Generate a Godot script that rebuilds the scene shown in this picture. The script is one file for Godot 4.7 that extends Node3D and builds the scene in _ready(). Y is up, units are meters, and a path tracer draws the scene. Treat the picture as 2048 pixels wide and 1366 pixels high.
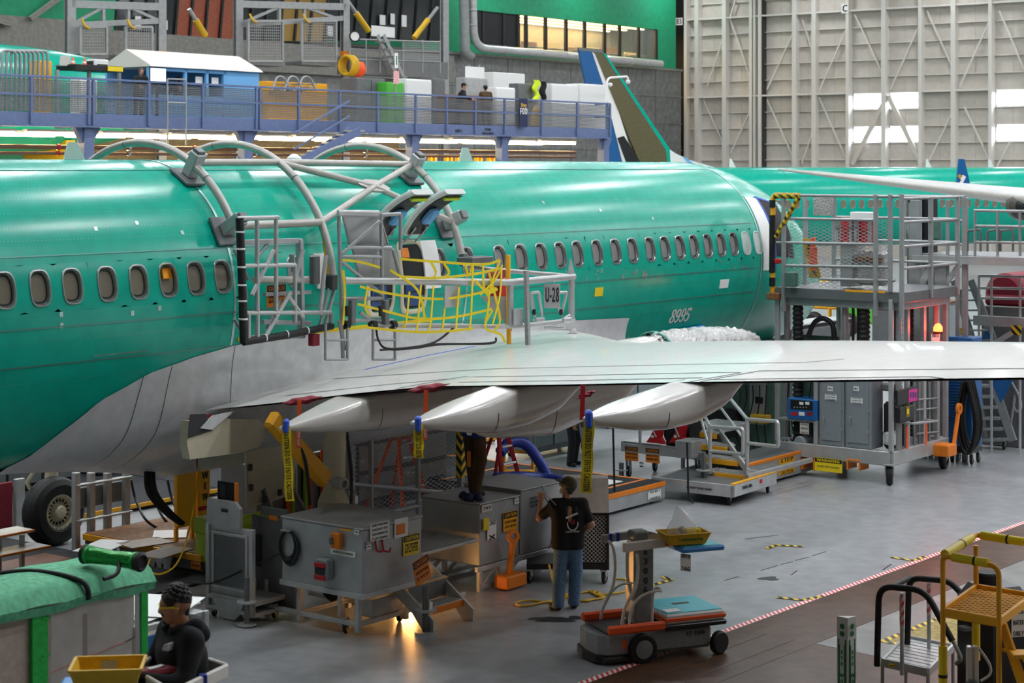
extends Node3D
# ---- frames: the world has the camera above its origin,looking along -z. The hangar frame (a,y,l)
# runs along the near airplane: a towards its nose,l towards its right wing tip.
const YAW := 0.91424
const CAM_H := 5.85
const LENS := 3700.0
const HORIZON := 335.0
const AXIS_L := -19.93
const AXIS_Y := 4.08
var U := Vector3(cos(YAW),0,-sin(YAW))
var V := Vector3(sin(YAW),0,cos(YAW))
var base := Vector3.ZERO
var M := {}
var used := {}
var rng := RandomNumberGenerator.new()
var env: Environment
class Mb:
	var st = SurfaceTool.new()
	var T = Transform3D()
	var n_tri = 0
	func _init(t := Transform3D()):
		T = t
		st.begin(Mesh.PRIMITIVE_TRIANGLES)
	func tri_n(a: Vector3,b: Vector3,c: Vector3,na: Vector3,nb: Vector3,nc: Vector3):
		a = T*a; b = T*b; c = T*c
		na = T.basis*na; nb = T.basis*nb; nc = T.basis*nc
		if (b-a).cross(c-a).dot(na+nb+nc) > 0.0:
			var x = b; b = c; c = x
			x = nb; nb = nc; nc = x
		st.set_normal(na); st.add_vertex(a)
		st.set_normal(nb); st.add_vertex(b)
		st.set_normal(nc); st.add_vertex(c)
		n_tri += 1
	func tri(a: Vector3,b: Vector3,c: Vector3):
		var n = (b-a).cross(c-a).normalized()
		tri_n(a,b,c,n,n,n)
	func quad(a: Vector3,b: Vector3,c: Vector3,d: Vector3):
		var n = (c-a).cross(d-b).normalized()
		tri_n(a,b,c,n,n,n)
		tri_n(a,c,d,n,n,n)
	func quad_to(a: Vector3,b: Vector3,c: Vector3,d: Vector3,outward: Vector3):
		var n = (c-a).cross(d-b).normalized()
		if n.dot(outward) < 0.0:
			n = -n
		tri_n(a,b,c,n,n,n)
		tri_n(a,c,d,n,n,n)
	func box(c: Vector3,s: Vector3,bev := 0.006,B := Basis()):
		var h = s*0.5
		bev = minf(bev,minf(h.x,minf(h.y,h.z))*0.6)
		var ax = [0,1,2]
		for k in ax:
			var i: int = (k+1) % 3
			var j: int = (k+2) % 3
			for sg in [-1.0,1.0]:
				var p = []
				for q in [[-1,-1],[1,-1],[1,1],[-1,1]]:
					var v = Vector3()
					v[k] = sg*h[k]
					v[i] = q[0]*(h[i]-bev)
					v[j] = q[1]*(h[j]-bev)
					p.append(c+B*v)
				var n = Vector3(); n[k] = sg
				quad_to(p[0],p[1],p[2],p[3],B*n)
		if bev <= 0.0005:
			return
		for k in ax:
			var i: int = (k+1) % 3
			var j: int = (k+2) % 3
			for si in [-1.0,1.0]:
				for sj in [-1.0,1.0]:
					var p = []
					for q in [[-1,0],[1,0],[1,1],[-1,1]]:
						var v = Vector3()
						v[k] = q[0]*(h[k]-bev)
						v[i] = si*(h[i]-(bev if q[1] == 1 else 0.0))
						v[j] = sj*(h[j]-(0.0 if q[1] == 1 else bev))
						p.append(c+B*v)
					var n = Vector3(); n[i] = si; n[j] = sj
					quad_to(p[0],p[1],p[2],p[3],B*n)
		for sx in [-1.0,1.0]:
			for sy in [-1.0,1.0]:
				for sz in [-1.0,1.0]:
					var sv = Vector3(sx,sy,sz)
					var p = []
					for k in 3:
						var v = Vector3()
						for m in 3:
							v[m] = sv[m]*(h[m]-(0.0 if m == k else bev))
						p.append(c+B*v)
					var n = (B*sv).normalized()
					tri_n(p[0],p[1],p[2],n,n,n)
	func bar(p: Vector3,q: Vector3,w: float,h: float,bev := 0.004,up := Vector3.UP):
		var d = q-p
		var z = d.normalized()
		if absf(z.dot(up)) > 0.99:
			up = Vector3(1,0,0)
		var x = up.cross(z).normalized()
		var y = z.cross(x)
		box((p+q)*0.5,Vector3(w,h,d.length()),bev,Basis(x,y,z))
	func tube(pts: Array,r: float,n := 10,closed := false,caps := true,radii := []):
		var m = pts.size()
		var rings = []
		var norms = []
		var x = Vector3()
		for i in m:
			var t: Vector3
			if closed:
				t = (pts[(i+1) % m]-pts[(i-1+m) % m]).normalized()
			elif i == 0:
				t = (pts[1]-pts[0]).normalized()
			elif i == m-1:
				t = (pts[i]-pts[i-1]).normalized()
			else:
				t = ((pts[i+1]-pts[i]).normalized()+(pts[i]-pts[i-1]).normalized()).normalized()
			if i == 0:
				x = t.cross(Vector3.UP if absf(t.y) < 0.9 else Vector3.RIGHT).normalized()
			else:
				x = (x-t*x.dot(t)).normalized()
			var y = t.cross(x)
			var rr: float = radii[i] if radii.size() else r
			var ring = []
			var nr = []
			for k in n:
				var an = TAU*k/n
				var dv = x*cos(an)+y*sin(an)
				nr.append(dv)
				ring.append(pts[i]+dv*rr)
			rings.append(ring); norms.append(nr)
		var last = m if closed else m-1
		for i in last:
			var j = (i+1) % m
			for k in n:
				var k2 = (k+1) % n
				tri_n(rings[i][k],rings[i][k2],rings[j][k2],norms[i][k],norms[i][k2],norms[j][k2])
				tri_n(rings[i][k],rings[j][k2],rings[j][k],norms[i][k],norms[j][k2],norms[j][k])
		if caps and not closed:
			for e in [0,m-1]:
				var nn: Vector3 = (pts[0]-pts[1]).normalized() if e == 0 else (pts[m-1]-pts[m-2]).normalized()
				for k in range(1,n-1):
					tri_n(rings[e][0],rings[e][k],rings[e][k+1],nn,nn,nn)
	# profile: [[radius,along],...] turned about the line from p towards dir
	func lathe(p: Vector3,dir: Vector3,profile: Array,n := 20,smooth := false):
		dir = dir.normalized()
		var x = dir.cross(Vector3.UP if absf(dir.y) < 0.9 else Vector3.RIGHT).normalized()
		var y = dir.cross(x)
		for i in profile.size()-1:
			var r0: float = profile[i][0]
			var h0: float = profile[i][1]
			var r1: float = profile[i+1][0]
			var h1: float = profile[i+1][1]
			var sl = Vector2(h1-h0,-(r1-r0)).normalized()
			for k in n:
				var a0 = TAU*k/n
				var a1 = TAU*(k+1)/n
				var d0 = x*cos(a0)+y*sin(a0)
				var d1 = x*cos(a1)+y*sin(a1)
				var n0 = (d0*sl.x+dir*sl.y)
				var n1 = (d1*sl.x+dir*sl.y)
				var A = p+d0*r0+dir*h0
				var B = p+d1*r0+dir*h0
				var C = p+d1*r1+dir*h1
				var D = p+d0*r1+dir*h1
				if r0 > 0.00001:
					tri_n(A,B,C,n0,n1,n1)
				if r1 > 0.00001:
					tri_n(A,C,D,n0,n1,n0)
	# flat outline (in the plane x,y of B) pushed out along B.z by depth
	func prism(poly: PackedVector2Array,o: Vector3,B: Basis,depth: float):
		var idx = Geometry2D.triangulate_polygon(poly)
		var f = o+B.z*depth
		for i in range(0,idx.size(),3):
			var p = poly[idx[i]]; var q = poly[idx[i+1]]; var r = poly[idx[i+2]]
			tri_n(f+B.x*p.x+B.y*p.y,f+B.x*q.x+B.y*q.y,f+B.x*r.x+B.y*r.y,B.z,B.z,B.z)
			tri_n(o+B.x*p.x+B.y*p.y,o+B.x*q.x+B.y*q.y,o+B.x*r.x+B.y*r.y,-B.z,-B.z,-B.z)
		var ccw = 0.0
		for i in poly.size():
			var a = poly[i]; var b = poly[(i+1) % poly.size()]
			ccw += a.cross(b)
		for i in poly.size():
			var a = poly[i]; var b = poly[(i+1) % poly.size()]
			var e = (b-a).normalized()*signf(ccw)
			var n = B.x*e.y-B.y*e.x
			quad_to(o+B.x*a.x+B.y*a.y,o+B.x*b.x+B.y*b.y,f+B.x*b.x+B.y*b.y,f+B.x*a.x+B.y*a.y,n)
	# smooth grid of points; rows[i][j]
	func surf(rows: Array,wrap := false):
		var ni = rows.size()
		var nj: int = rows[0].size()
		var nm = []
		for i in ni:
			var r = []
			for j in nj:
				var i0 = maxi(i-1,0); var i1 = mini(i+1,ni-1)
				var j0 = (j-1+nj) % nj if wrap else maxi(j-1,0)
				var j1 = (j+1) % nj if wrap else mini(j+1,nj-1)
				var n: Vector3 = (rows[i1][j]-rows[i0][j]).cross(rows[i][j1]-rows[i][j0])
				r.append(n.normalized() if n.length_squared() > 1e-16 else Vector3.ZERO)
			nm.append(r)
		for i in ni:
			for j in nj:
				if nm[i][j] == Vector3.ZERO:
					nm[i][j] = nm[mini(i+1,ni-1)][j] if i == 0 else nm[i-1][j]
		for i in ni-1:
			for j in (nj if wrap else nj-1):
				var k = (j+1) % nj
				tri_n(rows[i][j],rows[i+1][j],rows[i+1][k],nm[i][j],nm[i+1][j],nm[i+1][k])
				tri_n(rows[i][j],rows[i+1][k],rows[i][k],nm[i][j],nm[i+1][k],nm[i][k])
	func fan(pts: Array):
		for k in range(1,pts.size()-1):
			tri(pts[0],pts[k],pts[k+1])
	# expanded metal: two families of slanted flat strands over a panel spanned by ex,ey
	func weave(o: Vector3,ex: Vector3,ey: Vector3,cw: float,ch: float,r: float,square := false):
		var w = ex.length(); var h = ey.length()
		var x = ex/w; var y = ey/h
		var n = x.cross(y)
		if square:
			for i in int(w/cw)+1:
				strand(o+x*(i*cw),o+x*(i*cw)+ey,r,n)
			for i in int(h/ch)+1:
				strand(o+y*(i*ch),o+y*(i*ch)+ex,r,n)
			return
		for s in [1.0,-1.0]:
			var k = ch/cw*s
			var span: float = absf(k)*w
			var c = -span if s > 0 else 0.0
			while c < h+(0.0 if s > 0 else span):
				# line y = c+k*x,clipped to the panel
				var x0 = 0.0; var x1 = w
				var xa = (0.0-c)/k; var xb = (h-c)/k
				x0 = maxf(x0,minf(xa,xb)); x1 = minf(x1,maxf(xa,xb))
				if x1-x0 > 0.005:
					strand(o+x*x0+y*(c+k*x0),o+x*x1+y*(c+k*x1),r,n)
				c += ch*2.0
	func strand(p: Vector3,q: Vector3,r: float,n: Vector3):
		var s = (q-p).cross(n).normalized()*r
		var t = n*r*0.7
		quad_to(p+s,q+s,q+t,p+t,s+t)
		quad_to(p-s,q-s,q+t,p+t,t-s)
		quad_to(p+s,q+s,q-t,p-t,s-t)
		quad_to(p-s,q-s,q-t,p-t,-s-t)
func mb() -> Mb:
	return Mb.new(Transform3D(Basis(),-base))
func H(a: float,y: float,l: float) -> Vector3:
	return U*a+V*l+Vector3(0,y,0)
func ray(x: float,y: float) -> Vector3:
	return Vector3((x-1024.0)/LENS,-(y-HORIZON)/LENS,-1.0)
func at(x: float,y: float,d: float) -> Vector3:          # world point seen at (x,y) at depth d
	return ray(x,y)*d+Vector3(0,CAM_H,0)
func hz(w: Vector3) -> Vector3:                             # world -> hangar frame
	return Vector3(w.dot(U),w.y,w.dot(V))
func on_l(x: float,y: float,l: float) -> Vector3:
	var r = ray(x,y)
	return hz(at(x,y,l/r.dot(V)))
func on_a(x: float,y: float,a: float) -> Vector3:
	var r = ray(x,y)
	return hz(at(x,y,a/r.dot(U)))
func on_y(x: float,y: float,h: float) -> Vector3:
	return hz(at(x,y,(CAM_H-h)*LENS/(y-HORIZON)))
func ha(x: float,y: float,d: float) -> Vector3:
	return hz(at(x,y,d))
func unique(s: String) -> String:
	if not used.has(s):
		used[s] = 0
		return s
	used[s] += 1
	return "%s_%03d" % [s,used[s]]
# a thing standing in the hangar frame: shapes added to it are given in (a,y,l)
func thing(called: String,label: String,category: String,at_: Vector3,group := "") -> Node3D:
	var o = Node3D.new()
	o.name = unique(called)
	add_child(o)
	base = at_
	o.position = H(at_.x,at_.y,at_.z)
	o.rotation.y = YAW
	tag(o,label,category,group)
	return o
# a thing with axes of its own at a world position
func thing_w(called: String,label: String,category: String,at_: Vector3,yaw: float,group := "") -> Node3D:
	var o = Node3D.new()
	o.name = unique(called)
	add_child(o)
	base = Vector3.ZERO
	o.position = at_
	o.rotation.y = yaw
	tag(o,label,category,group)
	return o
func tag(o: Node,label: String,category: String,group := ""):
	if label: o.set_meta("label",label)
	if category: o.set_meta("category",category)
	if group: o.set_meta("group",group)
func structure(called: String) -> Node3D:
	var o = Node3D.new()
	o.name = unique(called)
	add_child(o)
	base = Vector3.ZERO
	o.rotation.y = YAW
	o.set_meta("kind","structure")
	return o
func put(par: Node,called: String,m,b: Mb,smooth := false) -> MeshInstance3D:
	var o = MeshInstance3D.new()
	o.name = called
	o.mesh = b.st.commit()
	o.material_override = M[m] if m is String else m
	o.cast_shadow = GeometryInstance3D.SHADOW_CASTING_SETTING_ON
	par.add_child(o,true)
	return o
func dup(o: Node3D,world_pos: Vector3,yaw: float,label := "") -> Node3D:
	var c: Node3D = o.duplicate()
	c.name = unique(stem(o.name))
	add_child(c)
	c.position = world_pos
	c.rotation.y = yaw
	if label: c.set_meta("label",label)
	return c
func stem(s: String) -> String:
	if s.length() > 4 and s.substr(s.length()-4,1) == "_" and s.right(3).is_valid_int():
		return s.left(s.length()-4)
	return s
func box(par,called,m,c: Vector3,s: Vector3,bev := 0.006,B := Basis()):
	var b = mb(); b.box(c,s,bev,B)
	return put(par,called,m,b)
func span(par,called,m,lo: Vector3,hi: Vector3,bev := 0.006):
	var b = mb(); b.box((lo+hi)*0.5,(hi-lo).abs(),bev)
	return put(par,called,m,b)
func bar(par,called,m,p: Vector3,q: Vector3,w: float,h: float,bev := 0.004,up := Vector3.UP):
	var b = mb(); b.bar(p,q,w,h,bev,up)
	return put(par,called,m,b)
func tube(par,called,m,pts: Array,r: float,n := 10,closed := false):
	var b = mb(); b.tube(pts,r,n,closed)
	return put(par,called,m,b)
func lathe(par,called,m,p: Vector3,dir: Vector3,prof: Array,n := 20):
	var b = mb(); b.lathe(p,dir,prof,n)
	return put(par,called,m,b)
func prism(par,called,m,poly: Array,o: Vector3,B: Basis,depth: float):
	var b = mb(); b.prism(PackedVector2Array(poly),o,B,depth)
	return put(par,called,m,b)
var faces := {}
func text(par,called,s: String,m,pos: Vector3,right: Vector3,up: Vector3,h: float,width := 0.0,serif := false,depth := 0.004):
	var t = TextMesh.new()
	var f = SystemFont.new()
	f.font_names = PackedStringArray(["Droid Serif" if serif else "Droid Sans"])
	f.font_weight = 700
	t.font = f
	t.text = s
	t.font_size = 32
	t.pixel_size = h/23.5
	t.depth = depth
	t.curve_step = 4.0
	var o = MeshInstance3D.new()
	o.name = called
	o.mesh = t
	o.material_override = M[m] if m is String else m
	right = right.normalized(); up = up.normalized()
	var sx = 1.0
	if width > 0.0:
		var w = t.get_aabb().size.x
		if w > 0.001: sx = width/w
	o.transform = Transform3D(Basis(right*sx,up,right.cross(up)),pos-base)
	par.add_child(o,true)
	return o
# rounded polyline: corners of pts replaced by arcs of radius r
func bend(pts: Array,r: float,n := 5) -> Array:
	var out = [pts[0]]
	for i in range(1,pts.size()-1):
		var p: Vector3 = pts[i]
		var a: Vector3 = pts[i-1]-p
		var b: Vector3 = pts[i+1]-p
		var k: float = minf(r,minf(a.length(),b.length())*0.49)
		var s = p+a.normalized()*k
		var e = p+b.normalized()*k
		for j in n+1:
			var t = float(j)/n
			out.append(s.lerp(p,t).lerp(p.lerp(e,t),t))
	out.append(pts[-1])
	return out
# smooth curve through points
func flow(pts: Array,n := 6) -> Array:
	var c = Curve3D.new()
	for i in pts.size():
		var p: Vector3 = pts[i]
		var tg: Vector3 = (pts[mini(i+1,pts.size()-1)]-pts[maxi(i-1,0)])*0.17
		c.add_point(p,-tg,tg)
	var out = []
	for i in pts.size()-1:
		for j in n:
			out.append(c.sample(i,float(j)/n))
	out.append(pts[-1])
	return out
# ---- materials
var noises := {}
func noise_tex(kind: String,lo: float,freq: float,oct := 4,size := 512) -> NoiseTexture2D:
	var key = "%s %s %s %s" % [kind,lo,freq,oct]
	if noises.has(key):
		return noises[key]
	var f = FastNoiseLite.new()
	f.noise_type = FastNoiseLite.TYPE_SIMPLEX_SMOOTH
	f.frequency = freq
	f.fractal_octaves = oct
	f.seed = noises.size()+3
	var t = NoiseTexture2D.new()
	t.width = size; t.height = size
	t.seamless = true
	t.noise = f
	if kind == "grey":
		var g = Gradient.new()
		g.set_color(0,Color(lo,lo,lo)); g.set_color(1,Color.WHITE)
		t.color_ramp = g
	noises[key] = t
	return t
func mat(called: String,hex: String,rough := 0.6,metal := 0.0,mottle := 0.0,scale := 1.0,freq := 0.012,bump := 0.0) -> StandardMaterial3D:
	var m = StandardMaterial3D.new()
	m.resource_name = called
	m.albedo_color = Color(hex)
	m.roughness = rough
	m.metallic = metal
	if mottle > 0.0:
		m.albedo_texture = noise_tex("grey",snappedf(1.0-mottle,0.05),freq)
		m.uv1_triplanar = true
		m.uv1_scale = Vector3.ONE*scale
		if bump > 0.0:
			m.heightmap_enabled = true
			m.heightmap_texture = m.albedo_texture
			m.heightmap_scale = bump
	M[called] = m
	return m
func glow(called: String,hex: String,e: float):
	var m = mat(called,hex,0.5)
	m.emission_enabled = true
	m.emission = Color(hex)
	m.emission_energy_multiplier = e
	return m
func area_light(par: Node3D,pos: Vector3,dir: Vector3,w: float,h: float,e: float,col := Color.WHITE):
	var l = AreaLight3D.new()
	l.name = "lamp_light"
	l.area_size = Vector2(w,h)
	l.light_energy = e
	l.light_color = col
	l.shadow_enabled = true
	l.area_range = 90.0
	par.add_child(l,true)
	l.position = pos
	var z = -dir.normalized()
	var x = Vector3.RIGHT if absf(z.x) < 0.9 else Vector3.BACK
	var y = z.cross(x).normalized()
	x = y.cross(z).normalized()
	l.basis = Basis(x,y,z)
	return l
func _ready():
	rng.seed = 7
	var cam = Camera3D.new()
	cam.name = "camera"
	add_child(cam)
	cam.position = Vector3(0,CAM_H,0)
	cam.set_frustum(0.1*1366.0/LENS,Vector2(0,-(683.0-HORIZON)*0.1/LENS),0.1,400.0)
	cam.current = true
	env = Environment.new()
	env.background_mode = Environment.BG_SKY
	var sky = Sky.new()
	var sm = ProceduralSkyMaterial.new()
	sm.sky_top_color = Color(0.82,0.88,0.95)
	sm.sky_horizon_color = Color(0.97,0.98,1.0)
	sm.ground_bottom_color = Color(0.5,0.5,0.5)
	sm.ground_horizon_color = Color(0.8,0.82,0.85)
	sm.sky_energy_multiplier = 2.6
	sky.sky_material = sm
	env.sky = sky
	env.tonemap_mode = Environment.TONE_MAPPER_LINEAR
	env.tonemap_exposure = 2.65
	env.sdfgi_enabled = true
	env.ssao_enabled = true
	env.ssil_enabled = true
	var we = WorldEnvironment.new()
	we.name = "surroundings"
	we.environment = env
	var ca = CameraAttributesPhysical.new()
	ca.exposure_aperture = 2.8
	ca.frustum_focus_distance = 26.0
	ca.frustum_focal_length = 50.0
	we.camera_attributes = ca
	add_child(we)
	materials()
	ceiling_lamps()
	room()
	airplane()
	hangar_door()
	green_building()
	far_glass()
	mezzanine()
	far_airplane()
	platform_lift()
	right_towers()
	service_steps()
	scaffold_arches()
	left_cage()
	middle_stand()
	right_basket()
	tapes_and_covers()
	landing_gear()
	belly_equipment()
	ladder_and_mesh()
	floor_marks()
	silver_carts()
	near_lift()
	left_foreground()
	right_foreground()
	people()
func materials():
	mat("concrete","a3a5a8",0.3,0.0,0.15,0.25,0.02)
	mat("aisle","604433",0.36,0.0,0.3,0.3,0.02)
	M.aisle.metallic_specular = 0.35
	mat("apron","8d8b88",0.35,0.0,0.2,0.15,0.02)
	mat("joint","3c3937",0.7)
	mat("white_wall","d0c8be",0.7,0.0,0.05,0.3)
	mat("white_steel","d9d4cd",0.55)
	mat("grey_roof","b9bab8",0.8)
	mat("steel_beam","8f8d88",0.55,0.2,0.15,0.5)
	mat("hall_green","0b9a6c",0.6,0.0,0.1,0.3)
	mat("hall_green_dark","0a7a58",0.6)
	mat("dark_void","1c1d1f",0.8)
	mat("corrugated","8c8d8d",0.45,0.35,0.2,0.3)
	mat("dark_glass","33383c",0.08,0.3)
	mat("brick_red","a8563a",0.6,0.0,0.2,1.0)
	mat("office_tan","9a7a3a",0.6)
	mat("banner_navy","16204a",0.6)
	mat("worn_yellow","b39a35",0.5,0.0,0.4,0.8,0.02)
	mat("lift_grey","8f9192",0.45,0.1,0.08,2.0)
	glow("work_glow","ffc070",6.0)
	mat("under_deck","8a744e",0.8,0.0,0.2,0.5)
	mat("cream","d9c79a",0.8)
	mat("black","141414",0.5)
	mat("rubber","1a1a1b",0.65,0.0,0.2,4.0)
	mat("primer","00b299",0.25,0.0,0.1,0.35,0.014)
	M.primer.metallic_specular = 0.36
	M.primer.clearcoat_enabled = true
	M.primer.clearcoat = 0.1
	M.primer.clearcoat_roughness = 0.16
	mat("primer_dark","0b7f6c",0.3,0.0,0.1,0.5)
	mat("primer_haze","5fb7a8",0.34,0.0,0.3,0.8,0.01)
	mat("seam","4c8f85",0.35,0.4)
	mat("seam_bright","a9c4bf",0.3,0.7)
	mat("wing_white","e4e2de",0.35,0.0,0.05,0.4)
	M.wing_white.clearcoat_enabled = true
	M.wing_white.clearcoat = 0.55
	M.wing_white.clearcoat_roughness = 0.06
	mat("wing_grey","bfbfbe",0.3,0.0,0.08,0.5)
	mat("fairing_grey","e0e1e3",0.38,0.0,0.12,0.7)
	mat("canoe_white","c6c2bc",0.22,0.0,0.05,0.5)
	M.canoe_white.clearcoat_enabled = true
	M.canoe_white.clearcoat = 0.5
	M.canoe_white.clearcoat_roughness = 0.1
	mat("cream_panel","d8cfb4",0.4,0.0,0.06,0.7)
	mat("seam_dark","3a3a3c",0.6)
	mat("frame_ring","a3aaa8",0.25,0.8)
	mat("reveal","c9cfcc",0.4)
	mat("pane","7a7466",0.08)
	mat("pane_grey","8d8a8a",0.15)
	mat("plug","c3d2cd",0.4)
	mat("alu","bdbebe",0.36,0.35,0.1,0.6,0.01)
	mat("alu_bright","d0d1d1",0.25,0.35,0.1,0.6,0.01)
	mat("alu_sheet","b8babc",0.42,0.35,0.1,0.6,0.01)
	mat("alu_dark","77797b",0.45,0.35,0.1,0.6,0.01)
	mat("tube_grey","b9b6b0",0.4,0.3,0.1,0.6,0.01)
	mat("galv","a8aaab",0.4,0.35,0.1,0.6,0.01)
	mat("yellow","e2b41c",0.5,0.0,0.12,2.0)
	mat("tape_yellow","f2d51d",0.45)
	mat("net_yellow","e9cf1f",0.7)
	mat("orange","e8811a",0.5)
	mat("safety_orange","f25a22",0.55)
	mat("amber","f4ae18",0.5,0.0,0.05,2.0)
	mat("red","c01826",0.45)
	mat("dark_red","8c1830",0.7,0.0,0.15,3.0)
	mat("white","e8e8e6",0.5)
	mat("paper","f0f0ee",0.7)
	mat("blue","2a4fa8",0.5)
	mat("tape_blue","2f55c8",0.6)
	mat("machine_blue","1f63a5",0.4,0.0,0.06,2.0)
	mat("rail_blue","63739c",0.5,0.0,0.12,0.8)
	mat("booth_blue","6fb0e6",0.6)
	mat("sky_blue","3f8fd8",0.4)
	mat("navy","19437f",0.4)
	mat("tail_blue","0d5a96",0.35)
	mat("gold","c9a24a",0.4,0.4)
	mat("composite","6b6440",0.5,0.0,0.3,1.2,0.02)
	mat("skin","b88568",0.55)
	mat("skin_tan","a06f50",0.5)
	mat("hair","17130f",0.6)
	mat("black_cloth","131316",0.85,0.0,0.3,6.0)
	mat("hoodie","18181b",0.9,0.0,0.3,8.0)
	mat("denim","6f93b8",0.8,0.0,0.35,5.0)
	mat("brown_cloth","5c4326",0.85,0.0,0.3,5.0)
	mat("blue_cloth","1c3f8a",0.85,0.0,0.2,5.0)
	mat("dark_cloth","26272b",0.85,0.0,0.2,5.0)
	mat("olive_cloth","4a4a36",0.85)
	mat("shoe","1d1a18",0.6)
	mat("green_cloth","6ccb9c",0.75,0.0,0.3,2.0)
	mat("green_tape","22b84c",0.5,0.0,0.2,2.0)
	mat("cardboard","b8a79a",0.8,0.0,0.1,1.5)
	mat("grey_board","b5a99f",0.75,0.0,0.12,1.0)
	mat("wood","9a6a40",0.7,0.0,0.35,1.5)
	mat("lime","a8c83a",0.5)
	mat("cabinet_green","54756a",0.5,0.0,0.1,1.0)
	mat("cabinet_grey","8f979c",0.45,0.1,0.06,1.5)
	mat("aqua","4fc3cf",0.5,0.0,0.1,3.0)
	mat("hose_blue","20379c",0.4)
	mat("sign_green","1f7a4a",0.5)
	mat("pink","e03a9c",0.5)
	mat("yellow_green","b9d42a",0.6)
	mat("hi_vis","d8f02a",0.7)
	mat("machine_green","4fb83a",0.5)
	mat("oil","2b2a29",0.35)
	mat("plastic_black","1c1c1e",0.35)
	mat("chrome","d8d8da",0.12,1.0)
	mat("cocoa","6b4a38",0.6)
	var g = mat("clear_plastic","e9f0f0",0.12)
	g.transparency = BaseMaterial3D.TRANSPARENCY_ALPHA
	g.albedo_color.a = 0.18
	g = mat("glass","cfe0e0",0.05)
	g.transparency = BaseMaterial3D.TRANSPARENCY_ALPHA
	g.albedo_color.a = 0.08
	g = mat("film","d4d4d2",0.16,0.25,0.35,2.5,0.02,3.0)
	g = mat("green_foil","2fae4a",0.14,0.35,0.3,3.0,0.02,1.0)
	glow("lamp","f6faff",6.0)
	glow("tube_lamp","ffe9b8",9.0)
	glow("office_lamp","ffe2a0",5.0)
	glow("beacon","ff2a10",14.0)
	glow("monitor","c8d6f0",0.9)
	# red and white hazard tape,yellow and black hazard tape: printed stripes
	M.red_white = stripes("red_white",Color("d9424a"),Color("efe6e4"))
	M.red_white.uv1_scale = Vector3.ONE*10.0
	M.yellow_black = stripes("yellow_black",Color("e6bf1e"),Color("1d1a16"))
func stripes(called: String,c0: Color,c1: Color) -> StandardMaterial3D:
	var im = Image.create(64,64,false,Image.FORMAT_RGB8)
	for y in 64:
		for x in 64:
			im.set_pixel(x,y,c0 if (x+y) % 64 < 32 else c1)
	var m = StandardMaterial3D.new()
	m.resource_name = called
	m.albedo_texture = ImageTexture.create_from_image(im)
	m.uv1_triplanar = true
	m.uv1_scale = Vector3.ONE*6.0
	m.roughness = 0.45
	M[called] = m
	return m
func ceiling_lamps():
	# rows of high bay lamps under the roof,along the airplanes
	var mesh: Mesh
	for i in 11:
		for j in 9:
			var a = 8.0+i*9.6
			var l = -66.0+j*9.0
			if a < 16.0 and l > -14.0:
				continue
			var o = thing("ceiling_lamp","white high bay lamp hanging in rows under the hangar roof","lamp",Vector3(a,19.2,l),"high bay lamps under the roof")
			var b = mb()
			b.box(Vector3(a,19.35,l),Vector3(2.5,0.16,1.0),0.02)
			put(o,"housing","white_steel",b)
			var g = mb()
			g.box(Vector3(a,19.255,l),Vector3(2.3,0.03,0.8),0.005)
			put(o,"diffuser","lamp",g)
			area_light(o,Vector3(0,-0.03+0.0,0),Vector3.DOWN,2.3,0.8,(17.0-clampf((a-50.0)*0.1,0.0,4.5))*(0.6 if l < -45.0 else 1.0),Color(0.97,0.985,1.0))
func room():
	var o = structure("floor")
	span(o,"slab","concrete",Vector3(-24,-0.4,-73),Vector3(112,0,32),0)
	o = structure("ceiling")
	span(o,"deck","grey_roof",Vector3(-24,22,-73),Vector3(112,22.4,32),0)
	o = structure("wall_left")
	span(o,"panel","steel_beam",Vector3(-24,0,-73),Vector3(112,22,-72.6),0)
	o = structure("wall_right")
	span(o,"panel","white_wall",Vector3(-24,0,31.6),Vector3(112,22,32),0)
	o = structure("wall_front")
	span(o,"panel","white_wall",Vector3(-24,0,-72.6),Vector3(-23.6,22,31.6),0)
const RT := 1.88
const RB := 2.13
# point on the near airplane's skin: th in degrees from the crown towards the right side
func hull(a: float,th: float,off := 0.0) -> Vector3:
	var s = 1.0
	var droop = 0.0
	var nose = 36.5
	var t = (a-31.0)/(nose-31.0)
	if t > 0.0:
		t = minf(t,1.0)
		s = pow(maxf(1.0-pow(t,1.9),0.0),0.62)
		droop = -1.0*t*t
	elif a < 7.0:
		var q = (7.0-a)/14.0
		s = 1.0-0.75*q*q
		droop = 0.8*q
	var r = deg_to_rad(th)
	var c = cos(r)
	return Vector3(a,AXIS_Y+droop+c*((RT if c > 0 else RB)*s+off),AXIS_L+sin(r)*(RT*s+off))
func patch(par,called,m,a0: float,a1: float,t0: float,t1: float,off: float,na := 4,nt := 6):
	var b = mb()
	var rows = []
	for i in na+1:
		var r = []
		for j in nt+1:
			r.append(hull(lerpf(a0,a1,float(i)/na),lerpf(t0,t1,float(j)/nt),off))
		rows.append(r)
	b.surf(rows)
	# edges down to the skin
	for e in [[0,1],[na,-1]]:
		for j in nt:
			var i: int = e[0]
			var aa = lerpf(a0,a1,float(i)/na)
			b.quad(rows[i][j],rows[i][j+1],hull(aa,lerpf(t0,t1,float(j+1)/nt)),hull(aa,lerpf(t0,t1,float(j)/nt)))
	for j in [0,nt]:
		for i in na:
			var th = lerpf(t0,t1,float(j)/nt)
			b.quad(rows[i][j],rows[i+1][j],hull(lerpf(a0,a1,float(i+1)/na),th),hull(lerpf(a0,a1,float(i)/na),th))
	return put(par,called,m,b)
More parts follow.
